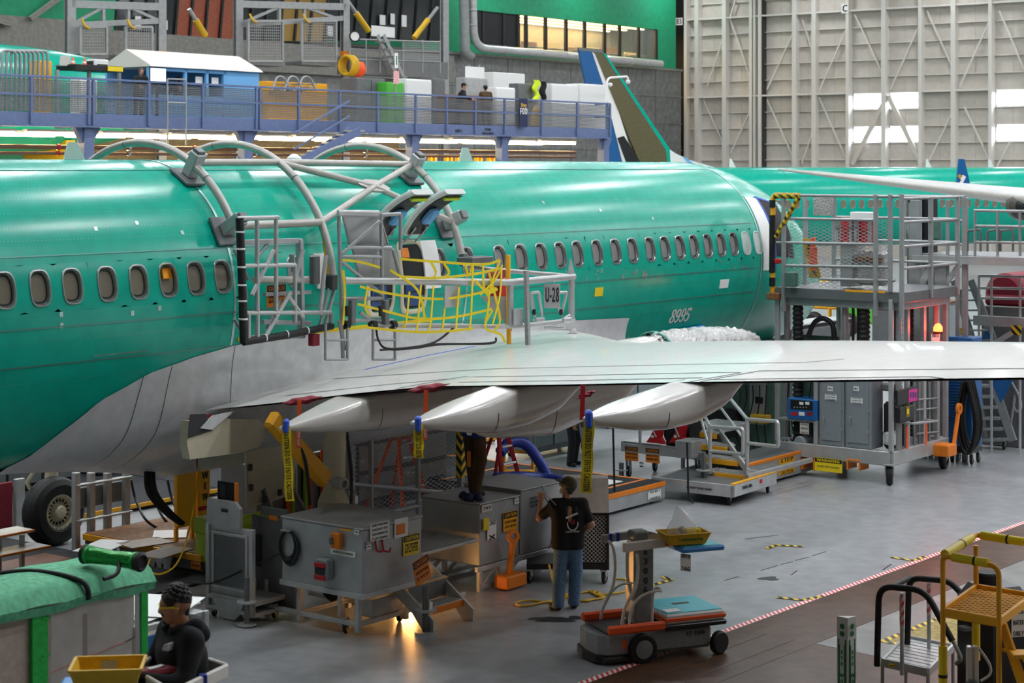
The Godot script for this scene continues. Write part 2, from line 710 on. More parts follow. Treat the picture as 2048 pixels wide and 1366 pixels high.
# text laid on the skin,upright
func skin_text(par,called,s,m,a: float,th: float,h: float,w: float,serif := false):
	var p = hull(a,th,0.006)
	var up = (hull(a,th-2.0)-hull(a,th+2.0)).normalized()
	return text(par,called,s,m,p,Vector3(1,0,0),up,h,w,serif)
func oval(k: int,n: int) -> Vector2:
	var t = TAU*k/n
	var c = cos(t); var s = sin(t)
	return Vector2(signf(c)*pow(absf(c),0.62),signf(s)*pow(absf(s),0.72))
func airplane():
	var o = thing("airplane","nearest airplane, unpainted green-primed fuselage with one white wing towards the camera","airplane",Vector3(22,0,AXIS_L))
	# stations of the windows along the side,read along the row
	var wins = []
	for x in [12.5,83.0,147.7,217.3,280.0,339.4,394.8,448.5,593.0,882.0,938.0,1003.0,1045.5,1085.4,1123.5,1157.8,1197.0,1234.0,1268.0,1302.8,1333.0,1362.8,1390.7,1418.5,1444.9,1470.4,1494.6,1518.0]:
		wins.append(on_l(x,520,-18.055).x)
	var T1 = 71.4
	var T2 = 89.4
	# skin: crown,flanks and belly in one smooth shell; the right window band is cut out
	var b = mb()
	var st = []
	var a = -6.0
	while a < 36.45:
		st.append(a)
		a += 0.9 if a < 30.5 else 0.3
	st.append(36.495)
	var rows = []
	for s in st:
		var r = []
		for k in 61:
			r.append(hull(s,lerpf(T2,360.0+T1,k/60.0)))
		rows.append(r)
	b.surf(rows)
	b.fan(rows[0])
	var skin = put(o,"fuselage_skin","primer",b)
	# window band
	b = mb()
	var edges = [-6.0]
	for i in wins.size()-1:
		if wins[i+1]-wins[i] < 0.75:
			edges.append((wins[i]+wins[i+1])*0.5)
		else:
			edges.append(wins[i]+0.254)
			edges.append(wins[i+1]-0.254)
	edges.insert(1,wins[0]-0.254)
	edges.append(wins[-1]+0.254)
	a = wins[-1]+0.254
	while a < 36.1:
		a += 0.3
		edges.append(minf(a,36.495))
	var N = 36
	for e in edges.size()-1:
		var a0: float = edges[e]; var a1: float = edges[e+1]
		var hole = -1
		for i in wins.size():
			if wins[i] > a0 and wins[i] < a1 and a1-a0 < 0.8:
				hole = i
		if hole < 0:
			var n = maxi(1,int((a1-a0)/0.9))
			var rr = []
			for i in n+1:
				var r = []
				for j in 7:
					r.append(hull(lerpf(a0,a1,float(i)/n),lerpf(T1,T2,j/6.0)))
				rr.append(r)
			b.surf(rr)
			continue
		var wc: float = wins[hole]
		var tc = 80.2
		var ra = 0.130
		var rt = 6.1
		for k in N:
			var q = []
			for kk in [k,k+1]:
				var ov = oval(kk % N,N)
				var inner = Vector2(wc+ov.x*ra,tc-ov.y*rt)
				var t = TAU*kk/N
				var d = Vector2(cos(t),-sin(t))
				var sx: float = ((a1-wc) if d.x > 0 else (wc-a0))/maxf(absf(d.x),1e-5)
				var sy: float = ((T2-tc) if d.y > 0 else (tc-T1))/57.3*1.0/maxf(absf(d.y),1e-5)*1.0
				# walk to the cell's border in (a,arc) space
				var f = minf(sx,sy)
				var outer = Vector2(clampf(wc+d.x*f,a0,a1),clampf(tc+d.y*f*57.3,T1,T2))
				q.append(inner); q.append(outer)
			var P = []
			for v in q:
				P.append(hull(v.x,v.y))
			var n0 = (hull(wc,tc,1.0)-hull(wc,tc)).normalized()
			var nn = []
			for v in q:
				nn.append((hull(v.x,v.y,1.0)-hull(v.x,v.y)).normalized())
			b.tri_n(P[0],P[1],P[3],nn[0],nn[1],nn[3])
			b.tri_n(P[0],P[3],P[2],nn[0],nn[3],nn[2])
	put(o,"window_band","primer",b)
	for i in wins.size():
		var wc: float = wins[i]
		var plug = i >= wins.size()-2
		var fr = mb()
		var tc = 80.2
		var prof = [[0.160,7.05,0.002],[0.156,6.9,0.012],[0.140,6.35,0.012],[0.132,6.05,-0.004],[0.122,5.6,-0.05]]
		for pi in prof.size()-1:
			var rr = []
			for pj in [pi,pi+1]:
				var r = []
				for k in N:
					var ov = oval(k,N)
					r.append(hull(wc+ov.x*prof[pj][0],tc-ov.y*prof[pj][1],prof[pj][2]))
				rr.append(r)
			fr.surf(rr,true)
		var w = put(o,"window","frame_ring" if not plug else "plug",fr)
		var pn = mb()
		var ring = []
		for k in N:
			var ov = oval(k,N)
			ring.append(hull(wc+ov.x*0.128,tc-ov.y*6.0,0.004 if plug else -0.045))
		pn.fan(ring)
		put(w,"pane","plug" if plug else ("pane" if i < 8 else "pane_grey"),pn)
		if not plug:
			var gk = mb()
			var rr = []
			for sc in [1.0,0.9]:
				var r = []
				for k in N:
					var ov = oval(k,N)
					r.append(hull(wc+ov.x*0.122*sc+0.006,tc-ov.y*5.6*sc,-0.040))
				rr.append(r)
			gk.surf(rr,true)
			put(w,"gasket","black",gk)
		if i == 5:
			patch(w,"card","amber",wc-0.08,wc+0.06,tc-4.6,tc-0.6,-0.038,2,2)
	# lap joints along the body and butt joints round it
	for th in [22.6,68.2,94.4,107.0]:
		patch(o,"lap_joint","seam",-5.0,31.2,th-0.28,th+0.28,0.006,40,1)
	for th in [10.0,31.0,36.5,43.0,50.0,57.0,62.0,99.0,113.0]:
		rivets(o,th,-2.0,31.0)
	for aa in [17.35,22.27,31.35]:
		patch(o,"butt_joint","seam_bright",aa-0.02,aa+0.02,-60.0,150.0,0.006,1,60)
	# masking marks,papers and lettering on the skin
	skin_text(o,"serial_number","8995","white",28.72,116.4,0.27,0.66,true)
	patch(o,"yellow_note","tape_yellow",25.76,26.0,97.4,101.5,0.008,1,3)
	patch(o,"white_note","paper",29.85,30.16,99.0,103.5,0.008,1,3)
	patch(o,"white_panel","paper",21.26,21.62,69.6,91.5,0.03,1,8)
	patch(o,"white_panel","paper",18.92,19.16,73.0,88.0,0.03,1,8)
	patch(o,"chalk_line","primer_haze",15.0,15.9,105.2,105.9,0.004,2,1)
	for q in [[14.44,93.2],[14.43,89.5],[16.0,90.0],[15.55,91.0],[15.9,55],[16.6,60],[15.2,57],[26.3,56],[24.8,50],[27.8,62]]:
		patch(o,"paint_dab","seam_bright",q[0],q[0]+0.05,q[1],q[1]+1.7,0.004,1,1)
	for i in 40:
		var aa = rng.randf_range(24.3,31.0)
		var t = rng.randf_range(88.0,94.0)
		patch(o,"paint_dab","seam_bright",aa,aa+rng.randf_range(0.02,0.05),t,t+rng.randf_range(0.4,2.6),0.004,1,1)
	# forward service door opening
	patch(o,"door_surround","paper",31.42,31.9,50.0,96.0,0.016,2,16)
	patch(o,"door_opening","dark_void",32.0,32.9,50.0,88.0,0.012,2,12)
	patch(o,"door_edge_tape","tape_blue",31.9,31.98,49.0,96.0,0.02,1,16)
	patch(o,"door_edge_tape","tape_blue",31.9,32.95,48.6,50.0,0.02,2,1)
	# overwing exits: surrounds with the dark cabin behind
	for aa in [20.28,21.02]:
		var s = mb()
		var rr = []
		for sc in [[0.31,16.5,0.0],[0.30,16.0,0.02],[0.25,14.5,0.02],[0.25,14.5,-0.02]]:
			var r = []
			for k in 32:
				var t = TAU*k/32
				var c = cos(t); var sn = sin(t)
				r.append(hull(aa+signf(c)*pow(absf(c),0.4)*sc[0],85.0+signf(sn)*pow(absf(sn),0.4)*sc[1],sc[2]))
			rr.append(r)
		s.surf(rr,true)
		var x = put(o,"overwing_exit","cream_panel",s)
		patch(x,"cabin_interior","dark_void",aa-0.25,aa+0.25,71.0,99.0,0.004,2,8)
		patch(x,"cabin_seat","navy",aa-0.2,aa+0.12,89.0,98.0,0.012,2,6)
		patch(x,"seat_slot","black",aa-0.16,aa+0.08,92.0,92.6,0.016,2,1)
		patch(x,"seat_slot","black",aa-0.16,aa+0.08,94.5,95.1,0.016,2,1)
		patch(x,"cabin_lining","orange",aa-0.22,aa-0.05,72.5,77.0,0.012,2,3)
		# hatch hinged up above its opening
		hatch(o,aa)
	belly_fairing(o)
	wing(o)
	# antennas along the crown
	for q in [[16.2,0.12],[24.6,0.12]]:
		prism(o,"antenna_blade","plug",[Vector2(-0.2,0),Vector2(0.16,0),Vector2(0.02,0.24),Vector2(-0.12,0.24)],Vector3(q[0],AXIS_Y+RT-0.01,AXIS_L-0.02),Basis(),0.03)
	lathe(o,"crown_beacon","white",Vector3(20.4,AXIS_Y+RT-0.01,AXIS_L),Vector3.UP,[[0.12,0],[0.11,0.05],[0.05,0.1],[0,0.11]],14)
func rivets(o,th: float,a0: float,a1: float):
	var b = mb()
	var a = a0
	while a < a1:
		for k in 1:
			var p = hull(a,th,0.002)
			var n = (hull(a,th,1.0)-p).normalized()
			var u = Vector3(0.006,0,0)
			var v = n.cross(u)
			b.tri(p-u+v,p+u,p-v)
			b.tri(p-u+v,p-u-v,p+u)
		a += 0.055
	put(o,"rivet_row","seam_bright",b).set_meta("kind","stuff")
func hatch(o,aa: float):
	# a curved plug door seen from its inner side,swung up on its top edge
	var b = mb()
	var hinge = hull(aa,68.0,0.02)
	var out_dir = Vector3(0,0.66,0.75)
	var side = Vector3(1,0,0)
	var rows_o = []
	var rows_i = []
	for i in 9:
		var t = i/8.0
		var bow = sin(t*PI)*0.10
		var nrm = Vector3(0,0.75,-0.66)
		var c = hinge+out_dir*(0.12+t*0.95)+nrm*bow+Vector3(0.14*t,0,0)
		var ro = []
		var ri = []
		for k in 24:
			var an = TAU*k/24
			var cx = signf(cos(an))*pow(absf(cos(an)),0.35)*0.25
			var cz = signf(sin(an))*pow(absf(sin(an)),0.35)*0.05
			ro.append(c+side*cx*(0.9 if i == 0 or i == 8 else 1.0)+nrm*cz)
		rows_o.append(ro)
	b.surf(rows_o,true)
	b.fan(rows_o[0]); b.fan(rows_o[8])
	var h = put(o,"exit_hatch","reveal",b)
	var nrm2 = Vector3(0,-0.75,0.66)
	b = mb()
	for i in 8:
		var t0 = i/8.0; var t1 = (i+1)/8.0
		var p0 = hinge+out_dir*(0.16+t0*0.87)-nrm2*sin(t0*PI)*0.1+Vector3(0.14*t0,0,0)+nrm2*0.056
		var p1 = hinge+out_dir*(0.16+t1*0.87)-nrm2*sin(t1*PI)*0.1+Vector3(0.14*t1,0,0)+nrm2*0.056
		b.quad(p0-side*0.2,p0+side*0.2,p1+side*0.2,p1-side*0.2)
	put(h,"hatch_lining","black",b)
	var c1 = hinge+out_dir*0.5+nrm2*0.0+Vector3(0.07,0,0)
	b = mb()
	b.box(c1,Vector3(0.2,0.30,0.12),0.05,Basis(side,out_dir,side.cross(out_dir)))
	put(h,"hatch_window","booth_blue",b)
	b = mb()
	b.box(hinge+out_dir*0.95+nrm2*0.03+Vector3(0.13,0,0),Vector3(0.36,0.05,0.08),0.01,Basis(side,out_dir,side.cross(out_dir)))
	put(h,"hatch_sill","yellow_green",b)
	b = mb()
	for s in [-0.12,0.14]:
		b.tube(flow([hull(aa+s,70,0.0),hull(aa+s,69,0.10) ,hinge+out_dir*0.3+side*s+nrm2*0.05]),0.014,6)
	put(h,"hinge_arm","alu",b)
func belly_fairing(o):
	# pointed tail at the left,widening forward over the wing root
	var top = [[14.6,160.0],[14.85,138.0],[15.3,123.1],[16.0,114.0],[16.75,109.5],[17.43,106.8],[18.3,105.3],[19.2,104.9],[20.8,106.0],[23.0,109.4],[27.0,114.0]]
	var parts = [[14.6,16.35],[16.35,17.40],[17.40,21.0],[21.0,27.0]]
	for pr in parts:
		var b = mb()
		var rows = []
		var n = 16
		for i in n+1:
			var a = lerpf(pr[0],pr[1],float(i)/n)
			var tt = top[-1][1] as float
			for q in top.size()-1:
				if a >= top[q][0] and a <= top[q+1][0]:
					tt = lerpf(top[q][1],top[q+1][1],(a-top[q][0])/(top[q+1][0]-top[q][0]))
			var grow = clampf((a-14.6)/3.0,0.0,1.0)
			var r = []
			for j in 33:
				var f = j/32.0
				var th = lerpf(tt,360.0-tt,f)
				var e = minf(f,1.0-f)*2.0
				var off = 0.012+(0.10+0.34*grow*sin(minf(e*1.9,1.0)*PI*0.5))*smoothstep(0.0,0.4,e)*(0.35+0.65*grow)
				r.append(hull(a,th,off))
			rows.append(r)
		b.surf(rows)
		put(o,"belly_fairing","fairing_grey",b)
	# joints between the fairing panels
	for a in [16.35,17.42,15.9]:
		var b = mb()
		var tt = 107.0 if a > 17 else (112.0 if a > 16 else 115.0)
		var grow = clampf((a-14.6)/3.0,0.0,1.0)
		for j in 24:
			var q = []
			for jj in [j,j+1]:
				var f: float = jj/32.0*0.64
				var th = lerpf(tt,360.0-tt,f)
				var e = minf(f,1.0-f)*2.0
				var off = 0.016+(0.10+0.34*grow*sin(minf(e*1.9,1.0)*PI*0.5))*smoothstep(0.0,0.4,e)*(0.35+0.65*grow)
				q.append(hull(a-0.005,th,off)); q.append(hull(a+0.005,th,off))
			b.quad(q[0],q[1],q[3],q[2])
		put(o,"fairing_joint","seam_dark",b)
	patch(o,"fairing_edge_tape","net_yellow",17.45,21.5,104.0,105.4,0.02,10,1)
# wing stations: l,trailing edge a and y,leading edge a and y,upper bulge,lower bulge
var WS := [
	[-18.2,16.95,2.62,25.8,2.75,1.9,0.9],
	[-17.0,16.95,2.80,24.6,2.90,1.6,0.8],
	[-15.6,16.95,3.03,23.2,3.05,1.15,0.6],
	[-14.3,16.95,3.22,22.1,3.22,0.85,0.5],
	[-12.0,16.33,3.46,20.85,3.50,0.72,0.42],
	[-10.0,15.79,3.68,19.8,3.70,0.66,0.36],
	[-8.0,15.25,3.89,18.7,3.90,0.56,0.3],
	[-6.0,14.71,4.10,17.6,4.10,0.45,0.25],
	[-3.3,13.98,4.38,16.0,4.38,0.3,0.18]]
func wing_at(l: float,f: float,up: bool,off := 0.0) -> Vector3:
	var s = WS[0]
	var e = WS[-1]
	for i in WS.size()-1:
		if l >= WS[i][0] and l <= WS[i+1][0]:
			s = WS[i]; e = WS[i+1]
	var t = clampf((l-s[0])/(e[0]-s[0]),0.0,1.0)
	var q = []
	for k in 7:
		q.append(lerpf(s[k],e[k],t))
	var x = 1.0-f            # from the leading edge
	var y = lerpf(q[2],q[4],f)+((q[5] if up else -q[6])*(sqrt(x)-x))+(0.012 if up else -0.008)*x
	return Vector3(lerpf(q[1],q[3],f),y+(off if up else -off),l)
func wing_strip(o,called,m,l0: float,f0: float,l1: float,f1: float,w := 0.012,off := 0.002):
	var b = mb()
	var n = 14
	for i in n:
		var q = []
		for t in [float(i)/n,float(i+1)/n]:
			var p = wing_at(lerpf(l0,l1,t),lerpf(f0,f1,t),true,off)
			var dl = Vector2(l1-l0,(f1-f0)*5.0).normalized()
			var side = Vector3(dl.x,0,-dl.y)*w*1.5
			q.append(p-side); q.append(p+side)
		b.quad(q[0],q[1],q[3],q[2])
	put(o,called,m,b)
func wing(o):
	var b = mb()
	var ls = []
	var l = -18.2
	while l < -3.31:
		ls.append(l)
		l += 0.25
	ls.append(-3.3)
	var rows = []
	for q in ls:
		var r = []
		for i in 25:
			var f = pow(i/24.0,0.8)
			r.append(wing_at(q,1.0-pow(1.0-f,1.5),true))
		for i in range(23,-1,-1):
			var f = pow(i/24.0,0.8)
			r.append(wing_at(q,1.0-pow(1.0-f,1.5),false))
		rows.append(r)
	b.surf(rows)
	b.fan(rows[-1])
	var w = put(o,"wing","wing_white",b)
	# panel joints: spoilers,flaps and the kink
	wing_strip(w,"panel_joint","seam_dark",-17.6,0.22,-13.6,0.26,0.011)
	wing_strip(w,"panel_joint","seam_dark",-13.6,0.26,-9.1,0.30,0.007)
	wing_strip(w,"panel_joint","seam_dark",-9.1,0.30,-8.7,0.36,0.011)
	wing_strip(w,"panel_joint","seam_dark",-17.3,0.075,-14.4,0.11,0.011)
	wing_strip(w,"panel_joint","seam_dark",-14.1,0.125,-9.6,0.14,0.01)
	wing_strip(w,"panel_joint","seam_dark",-14.0,0.05,-9.9,0.06,0.011)
	wing_strip(w,"panel_joint","seam_dark",-14.9,0.01,-14.3,0.14,0.014)
	wing_strip(w,"panel_joint","seam_dark",-9.9,0.0,-9.55,0.13,0.014)
	wing_strip(w,"panel_joint","seam_dark",-9.75,0.0,-9.35,0.16,0.014)
	wing_strip(w,"panel_joint","seam_dark",-9.35,0.16,-4.5,0.17,0.011)
	wing_strip(w,"panel_joint","seam_dark",-9.7,0.03,-7.0,0.035,0.011)
	wing_strip(w,"panel_joint","seam_dark",-7.0,0.035,-6.8,0.0,0.01)
	wing_strip(w,"masking_tape","tape_blue",-17.6,0.30,-17.1,0.56,0.02)
	# flap track fairings: tail tip,then keel and top lines forward
	canoe(o,Vector3(15.75,2.73,-15.6),3.9,0.34,[[0,0.04,0.0],[0.08,0.12,-0.06],[0.25,0.25,-0.13],[0.42,0.33,-0.17],[0.6,0.36,-0.16],[0.78,0.42,-0.06],[0.92,0.44,0.16],[1.0,0.46,0.36]])
	canoe(o,Vector3(15.0,3.10,-12.9),3.0,0.31,[[0,0.04,0.0],[0.08,0.12,-0.07],[0.25,0.25,-0.16],[0.42,0.36,-0.22],[0.6,0.38,-0.20],[0.78,0.40,-0.08],[0.92,0.42,0.14],[1.0,0.44,0.34]])
	canoe(o,Vector3(14.0,3.50,-9.93),2.7,0.29,[[0,0.04,0.0],[0.08,0.12,-0.07],[0.25,0.25,-0.16],[0.42,0.32,-0.2],[0.6,0.36,-0.19],[0.78,0.38,-0.08],[0.92,0.38,0.12],[1.0,0.40,0.3]])
	# flap end and wing-root pieces under the trailing edge
	var fs = []
	for q in [[374,886],[378,842],[440,838],[518,838],[530,850],[531,874],[518,894],[480,906],[380,919]]:
		var w2 = on_l(q[0],q[1],-17.72)
		fs.append(Vector2(w2.x,w2.y))
	var sl = prism(o,"inboard_flap_seal","cream_panel",fs,Vector3(0,0,-17.86),Basis(),0.14)
	prism(sl,"seal_recess","seam_dark",[Vector2(0,0),Vector2(0.42,0.05),Vector2(0.3,0.28),Vector2(0.03,0.3)],on_l(376,876,-17.71),Basis(),0.006)
	prism(sl,"seal_flap","fairing_grey",[Vector2(0,0.06),Vector2(0.2,0.2),Vector2(0.6,0.22),Vector2(0.2,0.02)],on_l(400,866,-17.70),Basis(),0.012)
	# bare engine strut ahead of the wing,no engine hung yet
	var n = mb()
	var pr = []
	for i in 15:
		var t = i/14.0
		var row = []
		for k in 20:
			var an = TAU*k/20
			var w2 = 0.36*pow(sin(clampf(t*1.05+0.12,0,1)*PI),0.4)
			row.append(Vector3(lerpf(20.6,25.2,t),2.98+0.1*t+sin(an)*(0.34*pow(sin(clampf(t+0.1,0.0,0.97)*PI),0.35)),-15.1+cos(an)*w2))
		pr.append(row)
	n.surf(pr,true)
	var nac = put(o,"engine_strut","canoe_white",n)
	n = mb()
	n.lathe(Vector3(23.0,3.05,-15.1),Vector3(1,0,0),[[0.36,0],[0.372,0.02],[0.372,0.07],[0.36,0.09]],30)
	put(nac,"strut_band","primer_dark",n)
	canoe(o,Vector3(17.2,2.62,-13.9),3.6,0.34,[[0,0.3,0.1],[0.1,0.3,-0.05],[0.4,0.36,-0.12],[0.8,0.4,0.1],[1.0,0.4,0.5]])
# hollow teardrop under the wing: keel (half width,drop) against length
func canoe(o,tip: Vector3,length: float,half: float,prof: Array):
	var b = mb()
	var rows = []
	var n = 22
	for i in n+1:
		var t = float(i)/n
		var hw = 0.0
		var dr = 0.0
		for q in prof.size()-1:
			if t >= prof[q][0] and t <= prof[q+1][0]:
				var k: float = (t-prof[q][0])/(prof[q+1][0]-prof[q][0])
				hw = lerpf(prof[q][1],prof[q+1][1],k)
				dr = lerpf(prof[q][2],prof[q+1][2],k)
		var a = tip.x+t*length
		# roof: from the tip straight up to the wing's underside,then along it
		var wy = wing_at(tip.z,clampf((a-WS_te(tip.z))/5.0,0.0,1.0),false).y
		var rise = lerpf(tip.y+0.03,wy+0.03,clampf((a-tip.x)/maxf(WS_te(tip.z)-tip.x+0.25,0.1),0.0,1.0))
		var keel = tip.y+dr
		if t > 0.9:
			keel = minf(keel,rise-0.02)
		var w = half*sin(clampf(t*2.6+0.08,0.0,1.0)*PI*0.5)
		if t > 0.8:
			w *= 1.0-0.3*(t-0.8)/0.2
		var r = []
		for k in 24:
			var an = TAU*k/24
			var cx = cos(an); var sy = sin(an)
			var mid = lerpf(keel,rise,0.62)
			var yy = mid+(rise-mid)*pow(maxf(sy,0.0),0.35)-(mid-keel)*pow(maxf(-sy,0.0),0.8)
			var ww = w*signf(cx)*pow(absf(cx),0.42)
			if sy > 0.2: ww *= 0.9
			r.append(Vector3(a,yy,tip.z+ww))
		rows.append(r)
	b.surf(rows,true)
	b.fan(rows[0]); b.fan(rows[-1])
	var c = put(o,"flap_track_fairing","canoe_white",b)
	var j = mb()
	for r0 in [8]:
		for k in range(11,24):
			var p: Vector3 = rows[r0][k]; var q: Vector3 = rows[r0][(k+1) % 24]
			var nn = Vector3(0,p.y-tip.y-0.1,p.z-tip.z).normalized()*0.004
			j.quad(p+nn,q+nn,q+nn+Vector3(0.012,0,0),p+nn+Vector3(0.012,0,0))
	put(c,"fairing_joint","seam_dark",j)
func WS_te(l: float) -> float:
	for i in WS.size()-1:
		if l >= WS[i][0] and l <= WS[i+1][0]:
			return lerpf(WS[i][1],WS[i+1][1],(l-WS[i][0])/(WS[i+1][0]-WS[i][0]))
	return 15.0
func hangar_door():
	# the tall white sliding door at the far end: ribs,girts,panels,windows
	var A = 108.0
	var xs = [1380,1402,1457,1510,1528,1597,1636,1703,1775,1848,1914,1988,2066,2146]
	var ls = []
	for x in xs:
		ls.append(on_a(x,180,A).z)
	var w = structure("wall_back")
	var top = 15.93
	var step = 1.062
	span(w,"girder_panel","white_wall",Vector3(A,0,ls[0]),Vector3(A+0.3,top-10*step,32),0)
	span(w,"girder_panel","white_wall",Vector3(A,top+5*step,ls[0]),Vector3(A+0.3,22,32),0)
	span(w,"girder_panel","white_wall",Vector3(A,top-10*step,ls[-1]),Vector3(A+0.3,top+5*step,32),0)
	for i in ls.size()-1:
		for k in range(-5,10):
			var y1 = top-k*step
			var y0 = y1-step
			if (i in [7,8,11,12]) and k in [5,7]:
				continue
			var b = mb()
			var mid: float = (ls[i]+ls[i+1])*0.5
			b.box(Vector3(A+0.1,(y0+y1)*0.5,(ls[i]+mid)*0.5),Vector3(0.2,step,mid-ls[i]-0.012),0.0)
			b.box(Vector3(A+0.1,(y0+y1)*0.5,(mid+ls[i+1])*0.5),Vector3(0.2,step,ls[i+1]-mid-0.012),0.0)
			put(w,"panel","white_wall",b)
	for i in ls.size():
		var wd = 0.22 if i in [0,3,4,7,9,11] else 0.3
		span(w,"column","white_steel",Vector3(A-0.62,0,ls[i]-wd*0.5),Vector3(A,21.5,ls[i]+wd*0.5),0)
	span(w,"column","white_steel",Vector3(A-0.62,0,ls[3]+0.22),Vector3(A,21.5,ls[3]+0.34),0)
	span(w,"door_gap","joint",Vector3(A-0.5,0,ls[4]+0.1),Vector3(A-0.02,21.5,ls[4]+0.2),0)
	for k in range(-5,11):
		var y = top-k*step
		for i in ls.size()-1:
			if (i in [7,8,11,12]) and k in [5,6,7,8]:
				span(w,"window_sill","white_steel",Vector3(A-0.12,y-0.04,ls[i]),Vector3(A,y+0.04,ls[i+1]),0)
			else:
				var deep = 0.55 if k % 5 == 0 else 0.22
				span(w,"girt","white_steel",Vector3(A-deep,y-0.05,ls[i]+0.1),Vector3(A,y+(0.06 if k % 5 == 0 else 0.0),ls[i+1]-0.1),0)
	for q in [[1471,0,1415,172],[1460,37,1506,172],[1594,50,1534,179],[1605,40,1631,122],[1701,40,1638,182],[1407,199,1452,299],[1506,209,1462,306],[1534,199,1592,326],[1631,249,1604,326],[1638,194,1691,314],[1710,30,1772,162],[1847,32,1781,179],[1854,22,1911,147],[1986,27,1919,174],[1999,22,2048,139],[1910,214,1859,321],[1929,214,1981,324],[2021,281,1994,334]]:
		var p = on_a(q[0],q[1],A-0.3)
		var r = on_a(q[2],q[3],A-0.3)
		bar(w,"brace","white_steel",p,r,0.07,0.1)
	for q in [[1775,192,1705,329],[1777,192,1843,329]]:
		bar(w,"brace","white_wall",on_a(q[0],q[1],A-0.45),on_a(q[2],q[3],A-0.45),0.2,0.28)
	var n = 0
	for i in [7,8,11,12]:
		for k in [5,7]:
			n += 1
			var y1 = top-k*step
			var o = structure("window_%d" % n)
			span(o,"pane","glass",Vector3(A+0.08,y1-step+0.05,ls[i]+0.08),Vector3(A+0.10,y1-0.05,ls[i+1]-0.08),0)
			var b = mb()
			for z in [ls[i]+0.12,ls[i+1]-0.12]:
				b.box(Vector3(A+0.05,y1-step*0.5,z),Vector3(0.16,step-0.08,0.08),0.0)
			for y in [y1-0.08,y1-step+0.08]:
				b.box(Vector3(A+0.05,y,(ls[i]+ls[i+1])*0.5),Vector3(0.16,0.06,ls[i+1]-ls[i]-0.16),0.0)
			put(o,"window_frame","white_wall",b)
	sign_plate("bay_sign","white sign with the letter C high on the white hangar door",on_a(1690,17,A-0.65),0.5,0.62,"C",0.45)
func sign_plate(called,label,p: Vector3,w: float,h: float,s: String,th: float):
	var o = thing(called,label,"sign",p)
	span(o,"plate","white",p+Vector3(-0.02,-h/2,-w/2),p+Vector3(0.02,h/2,w/2),0.004)
	text(o,"lettering",s,"black",p+Vector3(-0.025,0,0),Vector3(0,0,1),Vector3.UP,th,w*0.72)
